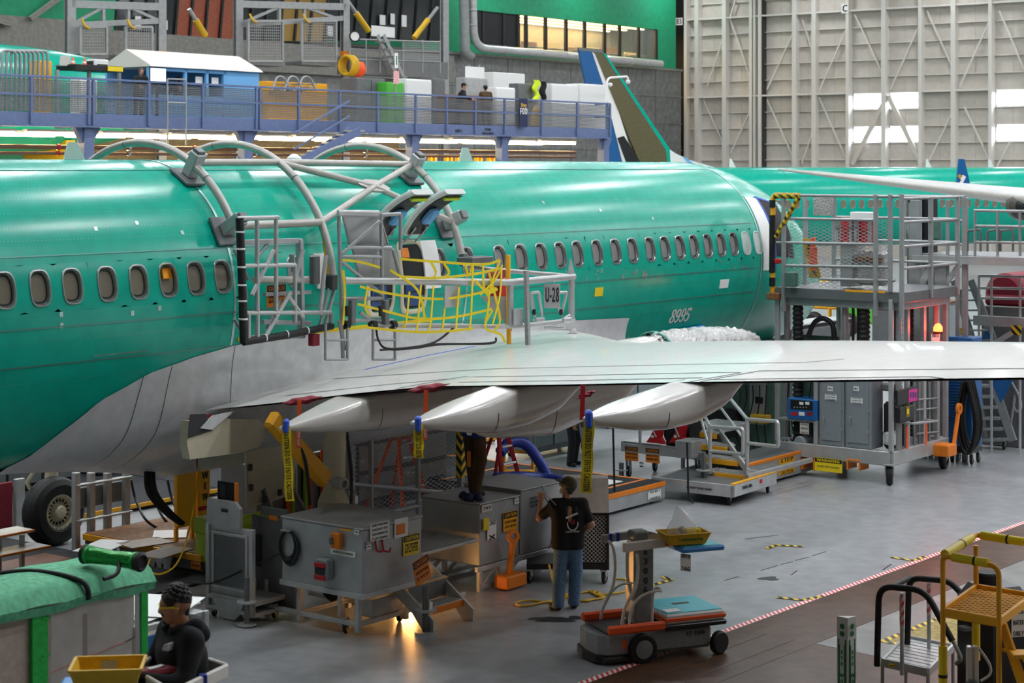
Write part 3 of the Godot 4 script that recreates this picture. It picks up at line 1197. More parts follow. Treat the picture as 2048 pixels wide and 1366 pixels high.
func green_building():
	var L = -68.0
	var w = structure("wall_green")
	var a0 = 40.0; var a1 = 106.5
	# lower corrugated wall in upright panels
	var i = 0
	var a = 60.0
	while a < 106.0:
		span(w,"cladding_panel","corrugated",Vector3(a+0.02,0,L+0.3+(i % 2)*0.015),Vector3(a+1.58,12.35,L+0.5+(i % 2)*0.015),0.01)
		a += 1.6
		i += 1
	for y in [10.6,8.8,7.0]:
		span(w,"cladding_rail","corrugated",Vector3(60,y-0.03,L+0.5),Vector3(106.4,y+0.03,L+0.56),0)
	span(w,"top_rail","steel_beam",Vector3(60,12.35,L),Vector3(106.4,12.5,L+0.62),0)
	# green band with office windows
	span(w,"green_panel","hall_green",Vector3(66,12.5,L-0.2),Vector3(a1,13.1,L),0)
	span(w,"green_panel","hall_green",Vector3(66,15.1,L-0.2),Vector3(a1,21.9,L),0)
	var xm = [945,967,1008,1037,1053,1092,1133,1170,1210,1240,1278,1313]
	var am = []
	for x in xm: am.append(on_l(x,70,L).x)
	span(w,"green_panel","hall_green",Vector3(66,13.1,L-0.2),Vector3(am[0],15.1,L),0)
	span(w,"green_panel","hall_green",Vector3(am[-1],13.1,L-0.2),Vector3(a1,15.1,L),0)
	span(w,"green_panel","hall_green",Vector3(40,13.0,L-0.2),Vector3(66,15.1,L),0)
	span(w,"green_panel","steel_beam",Vector3(40,0,L-0.2),Vector3(66,13.0,L),0)
	span(w,"green_panel","dark_void",Vector3(40,15.1,L-0.2),Vector3(66,21.9,L),0)
	for q in am:
		span(w,"mullion","black",Vector3(q-0.13,13.1,L-0.12),Vector3(q+0.13,15.1,L+0.02),0)
	for k in am.size()-1:
		span(w,"pane","glass" if k > 2 else "dark_cloth",Vector3(am[k]+0.13,13.1,L-0.07),Vector3(am[k+1]-0.13,15.1,L-0.05),0)
	# the lit office behind the panes
	span(w,"office_wall","cream",Vector3(am[0],12.9,L-5.2),Vector3(am[-1],15.4,L-5.0),0)
	span(w,"office_ceiling","cream",Vector3(am[0],15.2,L-5.2),Vector3(am[-1],15.4,L-0.2),0)
	span(w,"office_floor","steel_beam",Vector3(am[0],12.9,L-5.2),Vector3(am[-1],13.0,L-0.2),0)
	for z in [-1.2,-2.6,-4.0]:
		for k in 5:
			var c: float = lerpf(am[3],am[-1],(k+0.5)/5.0)
			var t = thing("office_lamp","warm strip lamp glowing on the ceiling of the upstairs office","lamp",Vector3(c,15.13,L+z),"office ceiling lamps")
			span(t,"diffuser","office_lamp",Vector3(c-1.7,15.13,L+z-0.1),Vector3(c+1.7,15.18,L+z+0.1),0)
			area_light(t,Vector3(0,-0.05,0),Vector3.DOWN,4.4,0.2,3.2,Color(1,0.85,0.55))
	for k in 7:
		var c = lerpf(am[3]+0.8,am[-1]-0.8,k/6.0)
		var t = thing("office_desk","low office partition seen through the lit upstairs windows","desk",Vector3(c,13.0,L-1.2),"partitions in the upstairs office")
		span(t,"screen_panel","wood" if k % 2 else "cream",Vector3(c-0.9,13.0,L-1.5),Vector3(c+0.7,13.55+0.12*(k % 3),L-1.42),0.01)
		span(t,"desk_top","steel_beam",Vector3(c-0.9,13.3,L-1.42),Vector3(c+0.7,13.34,L-0.7),0.01)
	# steel frame in front of the green wall
	var fl = L+0.5
	span(w,"column","steel_beam",on_l(1140,104,fl)+Vector3(-0.22,0,-0.15),Vector3(on_l(1140,104,fl).x+0.22,21.9,fl+0.15),0)
	for q in [[930,-8,1140,11,0.3],[1140,11,1348,36,0.3],[1136,16,1056,96,0.22],[1146,16,1222,110,0.22],[1347,45,1288,104,0.16],[945,44,988,92,0.16],[1310,-10,1346,28,0.2]]:
		bar(w,"brace","steel_beam",on_l(q[0],q[1],fl),on_l(q[2],q[3],fl),q[4],q[4])
	span(w,"gusset","steel_beam",on_l(1140,11,fl)+Vector3(-0.6,-0.4,0.1),on_l(1140,11,fl)+Vector3(0.6,0.4,0.2),0)
	span(w,"column","steel_beam",Vector3(on_l(1353,60,L).x-0.3,0,L+0.1),Vector3(on_l(1353,60,L).x+0.2,21.9,L+0.8),0)
	span(w,"recess","dark_void",Vector3(106.4,0,L-2),Vector3(111.5,21.9,L+1.2),0)
	var o = structure("wall_end")
	span(o,"panel","dark_void",Vector3(108.1,0,-73),Vector3(108.5,22,-67.0),0)
	sign_plate("bay_sign","white sign reading B3 on the dark corner column by the green wall",on_a(1358,43,107.2),0.55,0.5,"B3",0.36)
	# silver ducts
	var D = L+1.3
	var t = thing("ventilation_duct","silver round ventilation duct bending from the roof along the green wall","duct",on_l(947,60,D))
	tube(t,"duct_pipe","alu_bright",bend([on_l(944,-60,D),on_l(948,95,D),on_l(1322,128,D)],1.1,8),0.24,14)
	for q in [[944,20],[945,50],[1010,101],[1070,106],[1130,111],[1200,117],[1260,123]]:
		var p = on_l(q[0],q[1],D)
		var along = Vector3(0,1,0) if q[0] < 950 else Vector3(1,0,0)
		lathe(t,"duct_collar","alu",p-along*0.06,along,[[0.24,0],[0.27,0.02],[0.27,0.1],[0.24,0.12]],14)
	t = thing("ventilation_duct","straight upright silver duct left of the bending duct","duct",on_l(928,60,D-0.2))
	tube(t,"duct_pipe","galv",bend([on_l(927,-60,D-0.2),on_l(930,105,D-0.2),on_l(942,113,D-0.2)],0.4,4),0.3,14)
func far_glass():
	# raised production floor behind the mezzanine: dark glass front,green wall,steel frames
	var L = -66.0
	var w = structure("wall_glass")
	for i in 22:
		var x = 235+i*30
		var p = on_l(x,-12,L); var q = on_l(x+30,-12,L)
		var r = on_l(x+22,82,L); var s = on_l(x-8,82,L)
		var b = mb()
		b.quad(p,q,r,s)
		b.quad(p+Vector3(0,0,-0.06),q+Vector3(0,0,-0.06),r+Vector3(0,0,-0.06),s+Vector3(0,0,-0.06))
		b.quad(p,q,q+Vector3(0,0,-0.06),p+Vector3(0,0,-0.06))
		b.quad(s,r,r+Vector3(0,0,-0.06),s+Vector3(0,0,-0.06))
		var m = "dark_glass"
		if i in [4,5,6,7]: m = "brick_red"
		if i in [11,12,13]: m = "office_tan"
		put(w,"pane",m,b)
		bar(w,"mullion","black",p+Vector3(0,0,0.06),s+Vector3(0,0,0.06),0.12,0.12)
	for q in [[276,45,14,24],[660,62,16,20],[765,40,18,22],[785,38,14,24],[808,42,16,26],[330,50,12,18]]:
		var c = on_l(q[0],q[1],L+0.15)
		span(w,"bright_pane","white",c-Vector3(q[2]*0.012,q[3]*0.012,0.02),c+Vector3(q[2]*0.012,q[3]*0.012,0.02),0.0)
	span(w,"floor_edge","steel_beam",on_l(235,92,L)+Vector3(-30,-0.8,-0.3),on_l(900,112,L)+Vector3(0,0,0.3),0)
	span(w,"lower_panel","corrugated",Vector3(38,0,L-0.4),Vector3(on_l(880,112,L).x,on_l(880,112,L).y-0.2,L-0.1),0)
	span(w,"green_panel","hall_green",on_l(-60,45,L+0.3),on_l(222,10,L+0.4)+Vector3(0,0.4,0),0)
	span(w,"green_panel","hall_green",on_l(180,60,L+0.3),on_l(228,-10,L+0.4),0)
	span(w,"grey_panel","steel_beam",on_l(-60,100,L+0.3),on_l(225,47,L+0.45),0)
	for q in [[60,38,118,-4],[-40,30,22,50]]:
		bar(w,"brace","steel_beam",on_l(q[0],q[1],L+0.7),on_l(q[2],q[3],L+0.7),0.2,0.2)
	# portal frames of the raised stands
	var F = -57.0
	var fx = [140,322,476,690,889]
	var names = ["grey steel stand tower at the far left of the raised deck","grey steel stand tower above the blue booth's left end","grey steel stand tower above the booth's right end","grey steel stand tower beside the yellow hose reel","tall grey steel stand tower left of the silver ducts"]
	for k in 5:
		var x: int = fx[k]
		var p = on_l(x,120,F)
		var t = thing("stand_tower",names[k],"scaffold tower",Vector3(p.x,0,F),"towers of the raised stands")
		for s in [-0.09,0.09]:
			span(t,"post_flange","galv",Vector3(p.x-0.2,0,F+s-0.02),Vector3(p.x+0.2,19.0,F+s+0.02),0)
		span(t,"post_web","galv",Vector3(p.x-0.05,0,F-0.08),Vector3(p.x+0.05,19.0,F+0.08),0)
		span(t,"base_plate","galv",Vector3(p.x-0.35,0,F-0.35),Vector3(p.x+0.35,0.1,F+0.35),0)
		if k in [1,3]:
			span(t,"orange_band","orange",on_l(x,107,F)+Vector3(-0.21,-0.1,-0.12),on_l(x,107,F)+Vector3(0.21,0.1,0.12),0)
	var bays = [[140,322,"left"],[476,690,"middle"]]
	for q in bays:
		var p = on_l(q[0],8,F); var r = on_l(q[1],14,F)
		var t = thing("stand_gantry","grey gantry with hanging mesh cages, the %s one of the two over the raised deck" % q[2],"gantry",(p+r)*0.5)
		bar(t,"upper_beam","galv",p,r,0.22,0.3)
		bar(t,"lower_beam","galv",on_l(q[0],50,F),on_l(q[1],42 if q[0] < 200 else 36,F),0.18,0.22)
		var mid: float = (q[0]+q[1])*0.5
		bar(t,"hanger","galv",on_l(mid-25,8,F),on_l(mid-25,50,F),0.14,0.14)
		bar(t,"hanger","galv",on_l(mid+25,8,F),on_l(mid+25,50,F),0.14,0.14)
		bar(t,"brace","galv",on_l(q[0]+8,46,F),on_l(mid-25,14,F),0.12,0.12)
		bar(t,"brace","galv",on_l(q[1]-8,40,F),on_l(mid+25,14,F),0.12,0.12)
		for s in [[q[0]+20,mid-18],[mid+20,q[1]-18]]:
			var top = 42.0 if q[0] > 200 else 54.0
			var bot = 122.0 if q[0] > 200 else 108.0
			var c = [on_l(s[0],top,F+0.4),on_l(s[1],top,F+0.4),on_l(s[1],bot,F+0.4),on_l(s[0],bot,F+0.4)]
			for e in 4:
				bar(t,"cage_frame","galv",c[e],c[(e+1) % 4],0.1,0.1)
			var b = mb()
			b.weave(c[3],c[2]-c[3],Vector3(0,c[0].y-c[3].y,0),0.12,0.12,0.016,true)
			put(t,"mesh_panel","galv",b)
			span(t,"cage_floor","alu_dark",Vector3(c[3].x,c[3].y-0.15,F-0.6),Vector3(c[2].x,c[3].y,F+0.4),0.01)
			var hk = mb()
			hk.tube(bend([c[0]+Vector3(0.1,0.3,0),c[0]+Vector3(0.1,0.05,0.15),c[0]+Vector3(0.35,-0.05,0.15)],0.1,3),0.05,6)
			put(t,"yellow_hook","yellow",hk)
	# platform with rails right of the towers,hose reel,yellow struts
	var t2 = thing("access_platform","grey access platform with stairs and handrails beneath the yellow strut","platform",on_l(780,140,F))
	span(t2,"deck","alu_dark",on_l(690,148,F)+Vector3(0,0,-0.5),on_l(880,138,F)+Vector3(0,0.3,0.5),0.01)
	for y in [78,98,118]:
		tube(t2,"rail","galv",[on_l(700,y,F+0.5),on_l(880,y+6,F+0.5)],0.04,6)
	for x in [700,732,760,806,845,880]:
		tube(t2,"post","galv",[on_l(x,80,F+0.5),on_l(x,146,F+0.5)],0.04,6)
	var b2 = mb()
	b2.weave(on_l(806,142,F+0.45),on_l(880,142,F+0.45)-on_l(806,142,F+0.45),Vector3(0,1.4,0),0.1,0.1,0.014,true)
	put(t2,"mesh_panel","galv",b2)
	for s in [0,12]:
		bar(t2,"stringer","galv",on_l(755+s,70,F+1.0),on_l(800+s,165,F+1.0),0.06,0.2)
	for k in 6:
		var p = on_l(762+k*7,84+k*14,F+1.0)
		span(t2,"tread","galv",p+Vector3(-0.1,-0.02,-0.3),p+Vector3(0.3,0.02,0.3),0.004)
	span(t2,"white_board","white",on_l(742,72,F+0.6),on_l(790,55,F+0.64),0.01)
	var g = thing("pressure_gauge","round white dial gauge on the access platform rail","gauge",on_l(709,73,F+0.8))
	lathe(g,"dial","white",on_l(709,73,F+0.8),Vector3(-0.6,0,0.8),[[0.0,0.1],[0.2,0.1],[0.2,0]],18)
	lathe(g,"bezel","black",on_l(709,73,F+0.8),Vector3(-0.6,0,0.8),[[0.26,0],[0.26,0.12],[0.2,0.12]],18)
	var hr = thing("hose_reel","yellow and orange hose reel hanging on the stand tower","reel",on_l(705,133,F+0.7))
	var hc = on_l(698,131,F+0.7)
	for k in 4:
		var pts = []
		for n in 14:
			var an = TAU*n/14
			pts.append(hc+Vector3(0.12*k-0.2,sin(an)*0.42,cos(an)*0.42))
		tube(hr,"hose_turn","yellow",pts,0.07,6,true)
	lathe(hr,"motor","safety_orange",hc+Vector3(0.3,-0.1,0),Vector3(1,-0.15,0.1),[[0.0,0],[0.34,0.05],[0.36,0.4],[0.25,0.55],[0,0.6]],14)
	for q in [[378,18,411,72,"leaning right above the booth"],[695,2,737,62,"leaning left of the white board"],[875,15,828,76,"crossing the dark glass beside the tall tower"]]:
		var s = thing("yellow_strut","yellow hydraulic strut " + q[4],"strut",on_l(q[0],q[1],F-1.0))
		tube(s,"barrel","yellow",[on_l(lerpf(q[0],q[2],0.4),lerpf(q[1],q[3],0.4),F-1.0),on_l(q[2],q[3],F-1.0)],0.14,8)
		tube(s,"rod","galv",[on_l(q[0],q[1] ,F-1.0),on_l(lerpf(q[0],q[2],0.42),lerpf(q[1],q[3],0.42),F-1.0)],0.09,8)
func mezzanine():
	var L = -46.5
	var o = structure("floor_mezzanine")
	var aend = on_l(1219,210,L).x
	span(o,"deck","alu_dark",Vector3(26,7.35,-50.3),Vector3(aend,7.5,L-0.16),0)
	span(o,"edge_beam","rail_blue",Vector3(26,7.16,L-0.14),Vector3(aend,7.56,L+0.02),0.01)
	span(o,"edge_flange","rail_blue",Vector3(26,7.12,L-0.2),Vector3(aend,7.17,L+0.08),0)
	for a in range(28,66,3):
		span(o,"joist","rail_blue",Vector3(a,7.16,-50.3),Vector3(a+0.12,7.35,L-0.15),0)
	var xs = [-120,-40,60,175,295,403,510,595,677,753,829,891,948,1007,1081,1152,1218]
	var r = thing("guard_rail","long blue guard rail with mesh infill along the mezzanine edge","railing",Vector3(45,7.5,L))
	for k in xs.size():
		var a = on_l(xs[k],200,L).x
		span(r,"post","rail_blue",Vector3(a-0.045,7.2,L+0.02),Vector3(a+0.045,8.66,L+0.1),0.008)
		if xs[k] in [175,510]:
			span(r,"post","rail_blue",Vector3(a+0.14,7.2,L+0.02),Vector3(a+0.23,8.66,L+0.1),0.008)
		if k+1 < xs.size():
			var e = on_l(xs[k+1],200,L).x
			for y in [8.66,8.1]:
				span(r,"rail","rail_blue",Vector3(a,y-0.035,L+0.03),Vector3(e,y+0.035,L+0.1),0.008)
			var b = mb()
			b.weave(Vector3(a+0.06,7.6,L+0.04),Vector3(e-a-0.12,0,0),Vector3(0,0.98,0),0.06,0.06,0.013,true)
			put(r,"mesh_panel","alu_dark",b)
	for y in [8.66,8.1]:
		span(r,"rail","rail_blue",Vector3(aend-0.04,y-0.035,-50.3),Vector3(aend+0.03,y+0.035,L+0.03),0.008)
	text(r,"lettering","SYSTEMS\nINSTALLATION","black",on_l(976,263,L+0.04),Vector3(1,0,0),Vector3.UP,0.1,0.72)
	text(r,"lettering","UNIT 1","black",on_l(918,262,L+0.04),Vector3(1,0,0),Vector3.UP,0.12,0.42)
	var cl = ["leftmost blue steel column under the mezzanine","blue steel column behind the left scaffold arch under the mezzanine","blue steel column under the mezzanine left of the yellow racks","blue steel column under the mezzanine right of the yellow racks","blue steel column at the mezzanine's open end by the tail fin"]
	var k = 0
	for x in [172,491,825,1004,1207]:
		var a = on_l(x,290,L-0.3).x
		var c = thing("mezzanine_column",cl[k],"column",Vector3(a,0,L-0.3),"blue columns carrying the mezzanine")
		k += 1
		span(c,"post","rail_blue",Vector3(a-0.2,0.0,L-0.5),Vector3(a+0.2,7.12,L-0.12),0.02)
		prism(c,"bracket","rail_blue",[Vector2(-0.5,0),Vector2(0.5,0),Vector2(0.2,-0.5),Vector2(-0.2,-0.5)],Vector3(a,7.12,L-0.4),Basis(),0.2)
		span(c,"foot_plate","rail_blue",Vector3(a-0.35,0,L-0.65),Vector3(a+0.35,0.04,L+0.05),0)
	# strip lamps under the deck
	for i in 13:
		var a = 29.0+i*3.0
		for z in [-47.6,-49.4]:
			var t = thing("strip_lamp","warm fluorescent strip lamp glowing under the mezzanine deck","lamp",Vector3(a,6.9,z),"strip lamps under the mezzanine")
			span(t,"housing","white_steel",Vector3(a-1.3,6.98,z-0.12),Vector3(a+1.3,7.06,z+0.12),0.01)
			span(t,"diffuser","tube_lamp",Vector3(a-1.25,6.86,z-0.1),Vector3(a+1.25,6.98,z+0.1),0.02)
			area_light(t,Vector3(0,-0.06,0),Vector3.DOWN,2.5,0.2,2.2,Color(1,0.84,0.52))
	# pipes,walls and racks below the deck
	var pl = ["brown service pipe with red couplings running under the mezzanine lamps","thinner dark service pipe below the brown one"]
	for q in [[6.5,0.07,0],[6.3,0.05,1]]:
		var t = thing("service_pipe",pl[q[2]],"pipe",Vector3(45,q[0],L-0.8))
		tube(t,"pipe","cocoa",[Vector3(28,q[0],L-0.8),Vector3(on_l(1150,290,L-0.8).x,q[0],L-0.8)],q[1],8)
		for i in 12:
			var a = 29.0+i*2.9
			lathe(t,"coupling","red" if i % 2 else "galv",Vector3(a,q[0],L-0.8),Vector3(1,0,0),[[q[1]*1.5,0],[q[1]*1.5,0.1]],10)
	var w = structure("wall_below_mezzanine")
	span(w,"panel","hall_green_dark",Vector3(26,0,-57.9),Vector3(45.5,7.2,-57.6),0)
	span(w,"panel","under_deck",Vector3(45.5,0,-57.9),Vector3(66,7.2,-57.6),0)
	var nm = 0
	for q in [[28,12],[70,9],[230,8],[360,9],[545,10],[590,12],[760,12],[1060,14],[1100,16]]:
		var p = on_l(q[0],300,-52.0)
		var c = thing("storage_cabinet","pale storage cabinet standing under the mezzanine, " + ["at the left frame edge","right of the leftmost cabinet","between the first two blue columns","behind the left scaffold arch","right of the second blue column","left of the blue stairs","right of the blue stairs","right of the yellow racks","next to the tail fin"][nm],"cabinet",Vector3(p.x,0,-52))
		nm += 1
		var wd: float = q[1]*0.028
		span(c,"body","cream" if nm % 2 else "white_steel",Vector3(p.x-wd,0,-52.5),Vector3(p.x+wd,6.1,-51.9),0.02)
		span(c,"door","white_steel" if nm % 3 else "wood",Vector3(p.x-wd*0.92,0.1,-51.9),Vector3(p.x-0.01,6.0,-51.86),0.01)
		span(c,"door","white_steel" if nm % 3 else "wood",Vector3(p.x+0.01,0.1,-51.9),Vector3(p.x+wd*0.92,6.0,-51.86),0.01)
	nm = 0
	for x in [843,868,900,922,960,985]:
		var p = on_l(x,300,-51.0)
		var c = thing("yellow_rack","tall yellow steel rack under the mezzanine lamps, number %s from the left" % ["one","two","three","four","five","six"][nm],"rack",Vector3(p.x,0,-51))
		nm += 1
		for s in [-0.14,0.14]:
			span(c,"upright","amber",Vector3(p.x+s-0.06,0,-51.2),Vector3(p.x+s+0.06,6.4,-51.0),0.01)
		for y in [3.8,4.9,5.6,6.3]:
			span(c,"shelf","amber",Vector3(p.x-0.2,y,-51.6),Vector3(p.x+0.2,y+0.08,-50.95),0.01)
		span(c,"carton","cardboard",Vector3(p.x-0.12,5.0,-51.5),Vector3(p.x+0.1,5.4,-51.1),0.01)
	# blue stairs down from the deck
	var s = thing("steel_stairs","blue steel stairs descending from the mezzanine behind the scaffold arches","stairs",Vector3(on_l(620,320,L).x,5.0,L+0.6))
	for z in [0.35,1.25]:
		bar(s,"stringer","rail_blue",on_l(588,330,L+z),on_l(700 if z < 1 else 720,262,L+z),0.06,0.3)
		for h in [0.55,1.1]:
			bar(s,"handrail","rail_blue",on_l(588,330,L+z)+Vector3(0,h,0),on_l(700,262,L+z)+Vector3(0,h,0),0.05,0.05)
	for i in 9:
		var p = on_l(592,327,L+0.8).lerp(on_l(708,262,L+0.8),i/8.0)
		span(s,"tread","galv",p+Vector3(-0.14,-0.02,-0.42),p+Vector3(0.14,0.03,0.42),0.004)
	raised_fuselage()
	deck_furniture()
func body_of_revolution(b: Mb,p0: Vector3,dir: Vector3,prof: Array,n := 40):
	b.lathe(p0,dir,prof,n)
func raised_fuselage():
	var z = -52.5
	var o = thing("fuselage_section","green-primed fuselage section raised behind the mezzanine rail at the far left","fuselage",Vector3(38,0,z))
	var prof = []
	for i in 25:
		var a = 20.0+i*1.13
		var t = clampf((a-38.5)/8.7,0,1)
		prof.append([1.88*sqrt(maxf(1.0-t*t,0.0)),a-20.0])
	var b = mb()
	b.lathe(Vector3(20,8.2,z),Vector3(1,0,0),prof,48)
	put(o,"fuselage_skin","primer",b)
	for a in [30.0,36.0,41.5]:
		span(o,"cradle","yellow",Vector3(a-0.2,0,z-1.2),Vector3(a+0.2,6.8,z+1.2),0.02)
	b = mb()
	for a in [27.0,33.0,38.0]:
		b.lathe(Vector3(a,8.2,z),Vector3(1,0,0),[[1.884,0],[1.886,0.01],[1.886,0.05],[1.884,0.06]],48)
	put(o,"butt_joint","seam_bright",b)
func crate(called,label,cat,x0,y0,x1,y1,z: float,deep: float,m,doors := 0,group := ""):
	# a box on the mezzanine given by its outline and the depth of its front
	var p = on_l(x0,y1,z); var q = on_l(x1,y0,z)
	var o = thing(called,label,cat,Vector3((p.x+q.x)*0.5,7.5,z-deep*0.5),group)
	span(o,"body",m,Vector3(p.x,7.5,z-deep),Vector3(q.x,q.y,z),0.02)
	for k in doors:
		var w = (q.x-p.x)/doors
		span(o,"door",m,Vector3(p.x+w*k+0.03,7.6,z),Vector3(p.x+w*(k+1)-0.03,q.y-0.06,z+0.03),0.006)
	return o
func deck_furniture():
	# blue booth with a gabled roof
	var z = -47.6
	var p = on_l(300,233,z); var q = on_l(519,133,z)
	var o = thing("control_booth","sky-blue control booth with a white gabled roof and open windows on the mezzanine","booth",Vector3(p.x+3,7.5,z-1))
	var c1 = on_l(452,233,z)
	span(o,"end_wall","booth_blue",Vector3(c1.x,7.5,z-2.2),Vector3(q.x,9.25,z),0.02)
	span(o,"back_wall","booth_blue",Vector3(p.x,7.5,z-2.3),Vector3(c1.x,9.25,z-2.2),0.01)
	for x in [300,372,415,450]:
		var a = on_l(x,200,z).x
		span(o,"window_post","booth_blue",Vector3(a-0.06,7.5,z-0.12),Vector3(a+0.06,9.25,z),0.01)
	span(o,"window_head","booth_blue",Vector3(p.x,9.12,z-0.12),Vector3(c1.x,9.25,z),0.01)
	span(o,"dado_panel","booth_blue",Vector3(p.x,7.5,z-0.1),Vector3(c1.x,8.3,z-0.02),0.01)
	prism(o,"roof","white_steel",[Vector2(-2.4,0),Vector2(0.15,0),Vector2(0.05,0.08),Vector2(-1.1,0.62),Vector2(-2.3,0.08)],Vector3(p.x-0.1,9.25,z),Basis(Vector3(0,0,1),Vector3.UP,Vector3(1,0,0)),q.x-p.x+0.15)
	for x in [405,437]:
		var a = on_l(x,180,z).x
		span(o,"notice","paper",Vector3(a-0.16,8.75,z-0.2),Vector3(a+0.16,9.0,z-0.17),0.0)
	# people's workplaces
	var d = thing("desk_monitor","pale computer screen glowing between the two seated workers","monitor",on_l(316,170,z+0.6))
	var mc = on_l(316,150,z+0.6)
	span(d,"screen","monitor",mc+Vector3(-0.33,-0.26,0),mc+Vector3(0.33,0.22,0.02),0.005)
	span(d,"bezel","black",mc+Vector3(-0.36,-0.29,-0.04),mc+Vector3(0.36,0.25,-0.002),0.01)
	span(d,"stand","black",Vector3(mc.x-0.05,7.5,mc.z-0.1),Vector3(mc.x+0.05,mc.y-0.26,mc.z-0.02),0.01)
	d = thing("gate_frame","narrow wire gate hooked on the rail in front of the monitor","gate",on_l(350,190,-46.2))
	for x in [335,372]:
		tube(d,"upright","galv",[on_l(x,158,-46.2),on_l(x,290,-46.2)],0.03,6)
	for y in [158,205]:
		tube(d,"crossbar","galv",[on_l(335,y,-46.2),on_l(372,y+1,-46.2)],0.03,6)
	# left racks of pipe,bench with printer,cones
	var r = thing("pipe_rack","rack of upright galvanised tube frames on the mezzanine's left end","rack",on_l(35,200,-48))
	for i in 8:
		var x = 4+i*9
		tube(r,"tube_frame","galv",bend([on_l(x,222,-48-i*0.05),on_l(x,100,-48-i*0.05),on_l(x+28,103,-48-i*0.05),on_l(x+28,222,-48-i*0.05)],0.15,3),0.045,6)
	r = thing("work_bench","dark topped workbench carrying a printer and two cones","bench",on_l(180,180,-48))
	span(r,"bench_top","black",on_l(112,141,-48.6),on_l(246,139,-47.6)+Vector3(0,0.1,0),0.01)
	for x in [116,180,240]:
		span(r,"leg","galv",Vector3(on_l(x,180,-48).x-0.05,7.5,-48.1),Vector3(on_l(x,180,-48).x+0.05,on_l(150,141,-48).y,-48),0)
	span(r,"edge_strip","tape_yellow",on_l(215,142,-47.58),on_l(246,140,-47.55)+Vector3(0,0.1,0),0)
	var top = on_l(146,139,-48).y+0.1
	for x in [146,169]:
		var pc = on_l(x,139,-48.1)
		var cn = thing("traffic_cone","small orange cone on the dark workbench, " + ("nearer the laptop" if x == 146 else "touching the printer"),"cone",Vector3(pc.x,top,-48.1))
		lathe(cn,"cone_body","safety_orange",Vector3(pc.x,top,-48.1),Vector3.UP,[[0.14,0],[0.14,0.03],[0.09,0.04],[0.02,0.30],[0,0.3]],12)
		lathe(cn,"cone_band","white",Vector3(pc.x,top+0.13,-48.1),Vector3.UP,[[0.071,0],[0.055,0.06]],12)
	var pr = on_l(198,138,-48.1)
	var pt = thing("printer","white office printer with dark front on the workbench","printer",Vector3(pr.x,top,-48.1))
	span(pt,"body","white",Vector3(pr.x-0.3,top,-48.4),Vector3(pr.x+0.3,top+0.28,-47.95),0.03)
	span(pt,"paper_tray","black",Vector3(pr.x-0.4,top,-48.3),Vector3(pr.x-0.3,top+0.22,-48.0),0.02)
	span(pt,"slot","black",Vector3(pr.x-0.2,top+0.08,-47.95),Vector3(pr.x+0.22,top+0.12,-47.93),0)
	var lp = on_l(126,139,-48.1)
	pt = thing("laptop","open pale laptop at the left end of the workbench","laptop",Vector3(lp.x,top,-48.1))
	span(pt,"keyboard","galv",Vector3(lp.x-0.2,top,-48.3),Vector3(lp.x+0.2,top+0.02,-48.0),0.004)
	box(pt,"lid","white_steel",Vector3(lp.x,top+0.16,-48.0),Vector3(0.42,0.32,0.015),0.004,Basis(Vector3.RIGHT,0.2))
	crate("waste_bin","white waste bin behind the blue rail left of the seated workers","bin",160,160,195,232,-47.2,0.5,"white")
	crate("yellow_cart","yellow tool cart behind the pipe rack","cart",80,122,104,200,-49.5,0.6,"amber",1)
	# right end cabinets
	crate("white_cabinet","tall white partition left of the green bin","cabinet",811,160,863,236,-47.8,0.4,"white",1)
	crate("green_bin","bright green wheeled bin left of the white partition","bin",773,166,806,236,-47.9,0.6,"machine_green",1)
	crate("white_cabinet","white cabinet with a sloped lid behind the three talking workers","cabinet",987,148,1050,240,-48.8,0.7,"white")
	crate("white_cabinet","small white cabinet at the right of the three talking workers","cabinet",991,176,1030,242,-47.2,0.5,"white",1)
	crate("white_cabinet","square white cabinet with rags on top, left one of the end pair","cabinet",1102,170,1156,244,-47.3,0.7,"white",1)
	crate("white_cabinet","square white cabinet at the mezzanine's open end, right one of the end pair","cabinet",1158,170,1211,245,-47.3,0.7,"white",1)
	crate("brown_console","low brown console the three workers lean over","console",892,193,985,240,-47.2,0.5,"cocoa",3)
	crate("parts_cabinet","grey gridded parts cabinet in front of the yellow vest","cabinet",1036,168,1065,244,-47.6,0.5,"alu_dark",1)
	crate("wire_cage","grey wire cage full of parts left of the green bin","cage",712,158,770,236,-48.4,0.8,"alu_dark",2)
	crate("wire_cage","grey wire cage right of the white partition","cage",866,158,890,236,-48.6,0.8,"alu_dark",1)
	crate("orange_shelf","low orange shelf behind the rail right of the booth","shelf",535,168,655,185,-49.7,0.5,"amber",2)
	crate("grey_hood","grey hooded workstation with a notice behind the workers","workstation",930,157,975,200,-48.6,0.5,"alu",1)
	var wb = thing("white_board","white board standing on two legs above the workers","board",on_l(950,150,-49))
	span(wb,"board","white",on_l(931,158,-49),on_l(968,135,-49.03),0.01)
	for x in [940,960]:
		span(wb,"leg","galv",Vector3(on_l(x,150,-49).x-0.05,7.5,-49.1),Vector3(on_l(x,150,-49).x+0.05,on_l(x,130,-49).y,-49.03),0)
	# wheeled steps behind the rail
	for x in [560,585,612]:
		var s = thing("wheeled_steps","bent tube handrails of wheeled steps right of the booth, " + {560: "left",585: "middle",612: "right"}[x],"steps",on_l(x,180,-49))
		for zz in [-49.0,-49.5]:
			tube(s,"handrail","galv",bend([on_l(x-16,182,zz),on_l(x-6,152,zz),on_l(x+8,154,zz),on_l(x+20,182,zz)],0.2,3),0.04,6)
		for k in 3:
			span(s,"tread","galv",on_l(x-8+k*6,182-k*6,-49.5),on_l(x+k*6,181-k*6,-49.0)+Vector3(0,0.04,0),0)
	var v = thing("safety_vest","yellow-green reflective vest hanging at the parts cabinet","vest",on_l(1072,180,-47.4))
	var vb = mb()
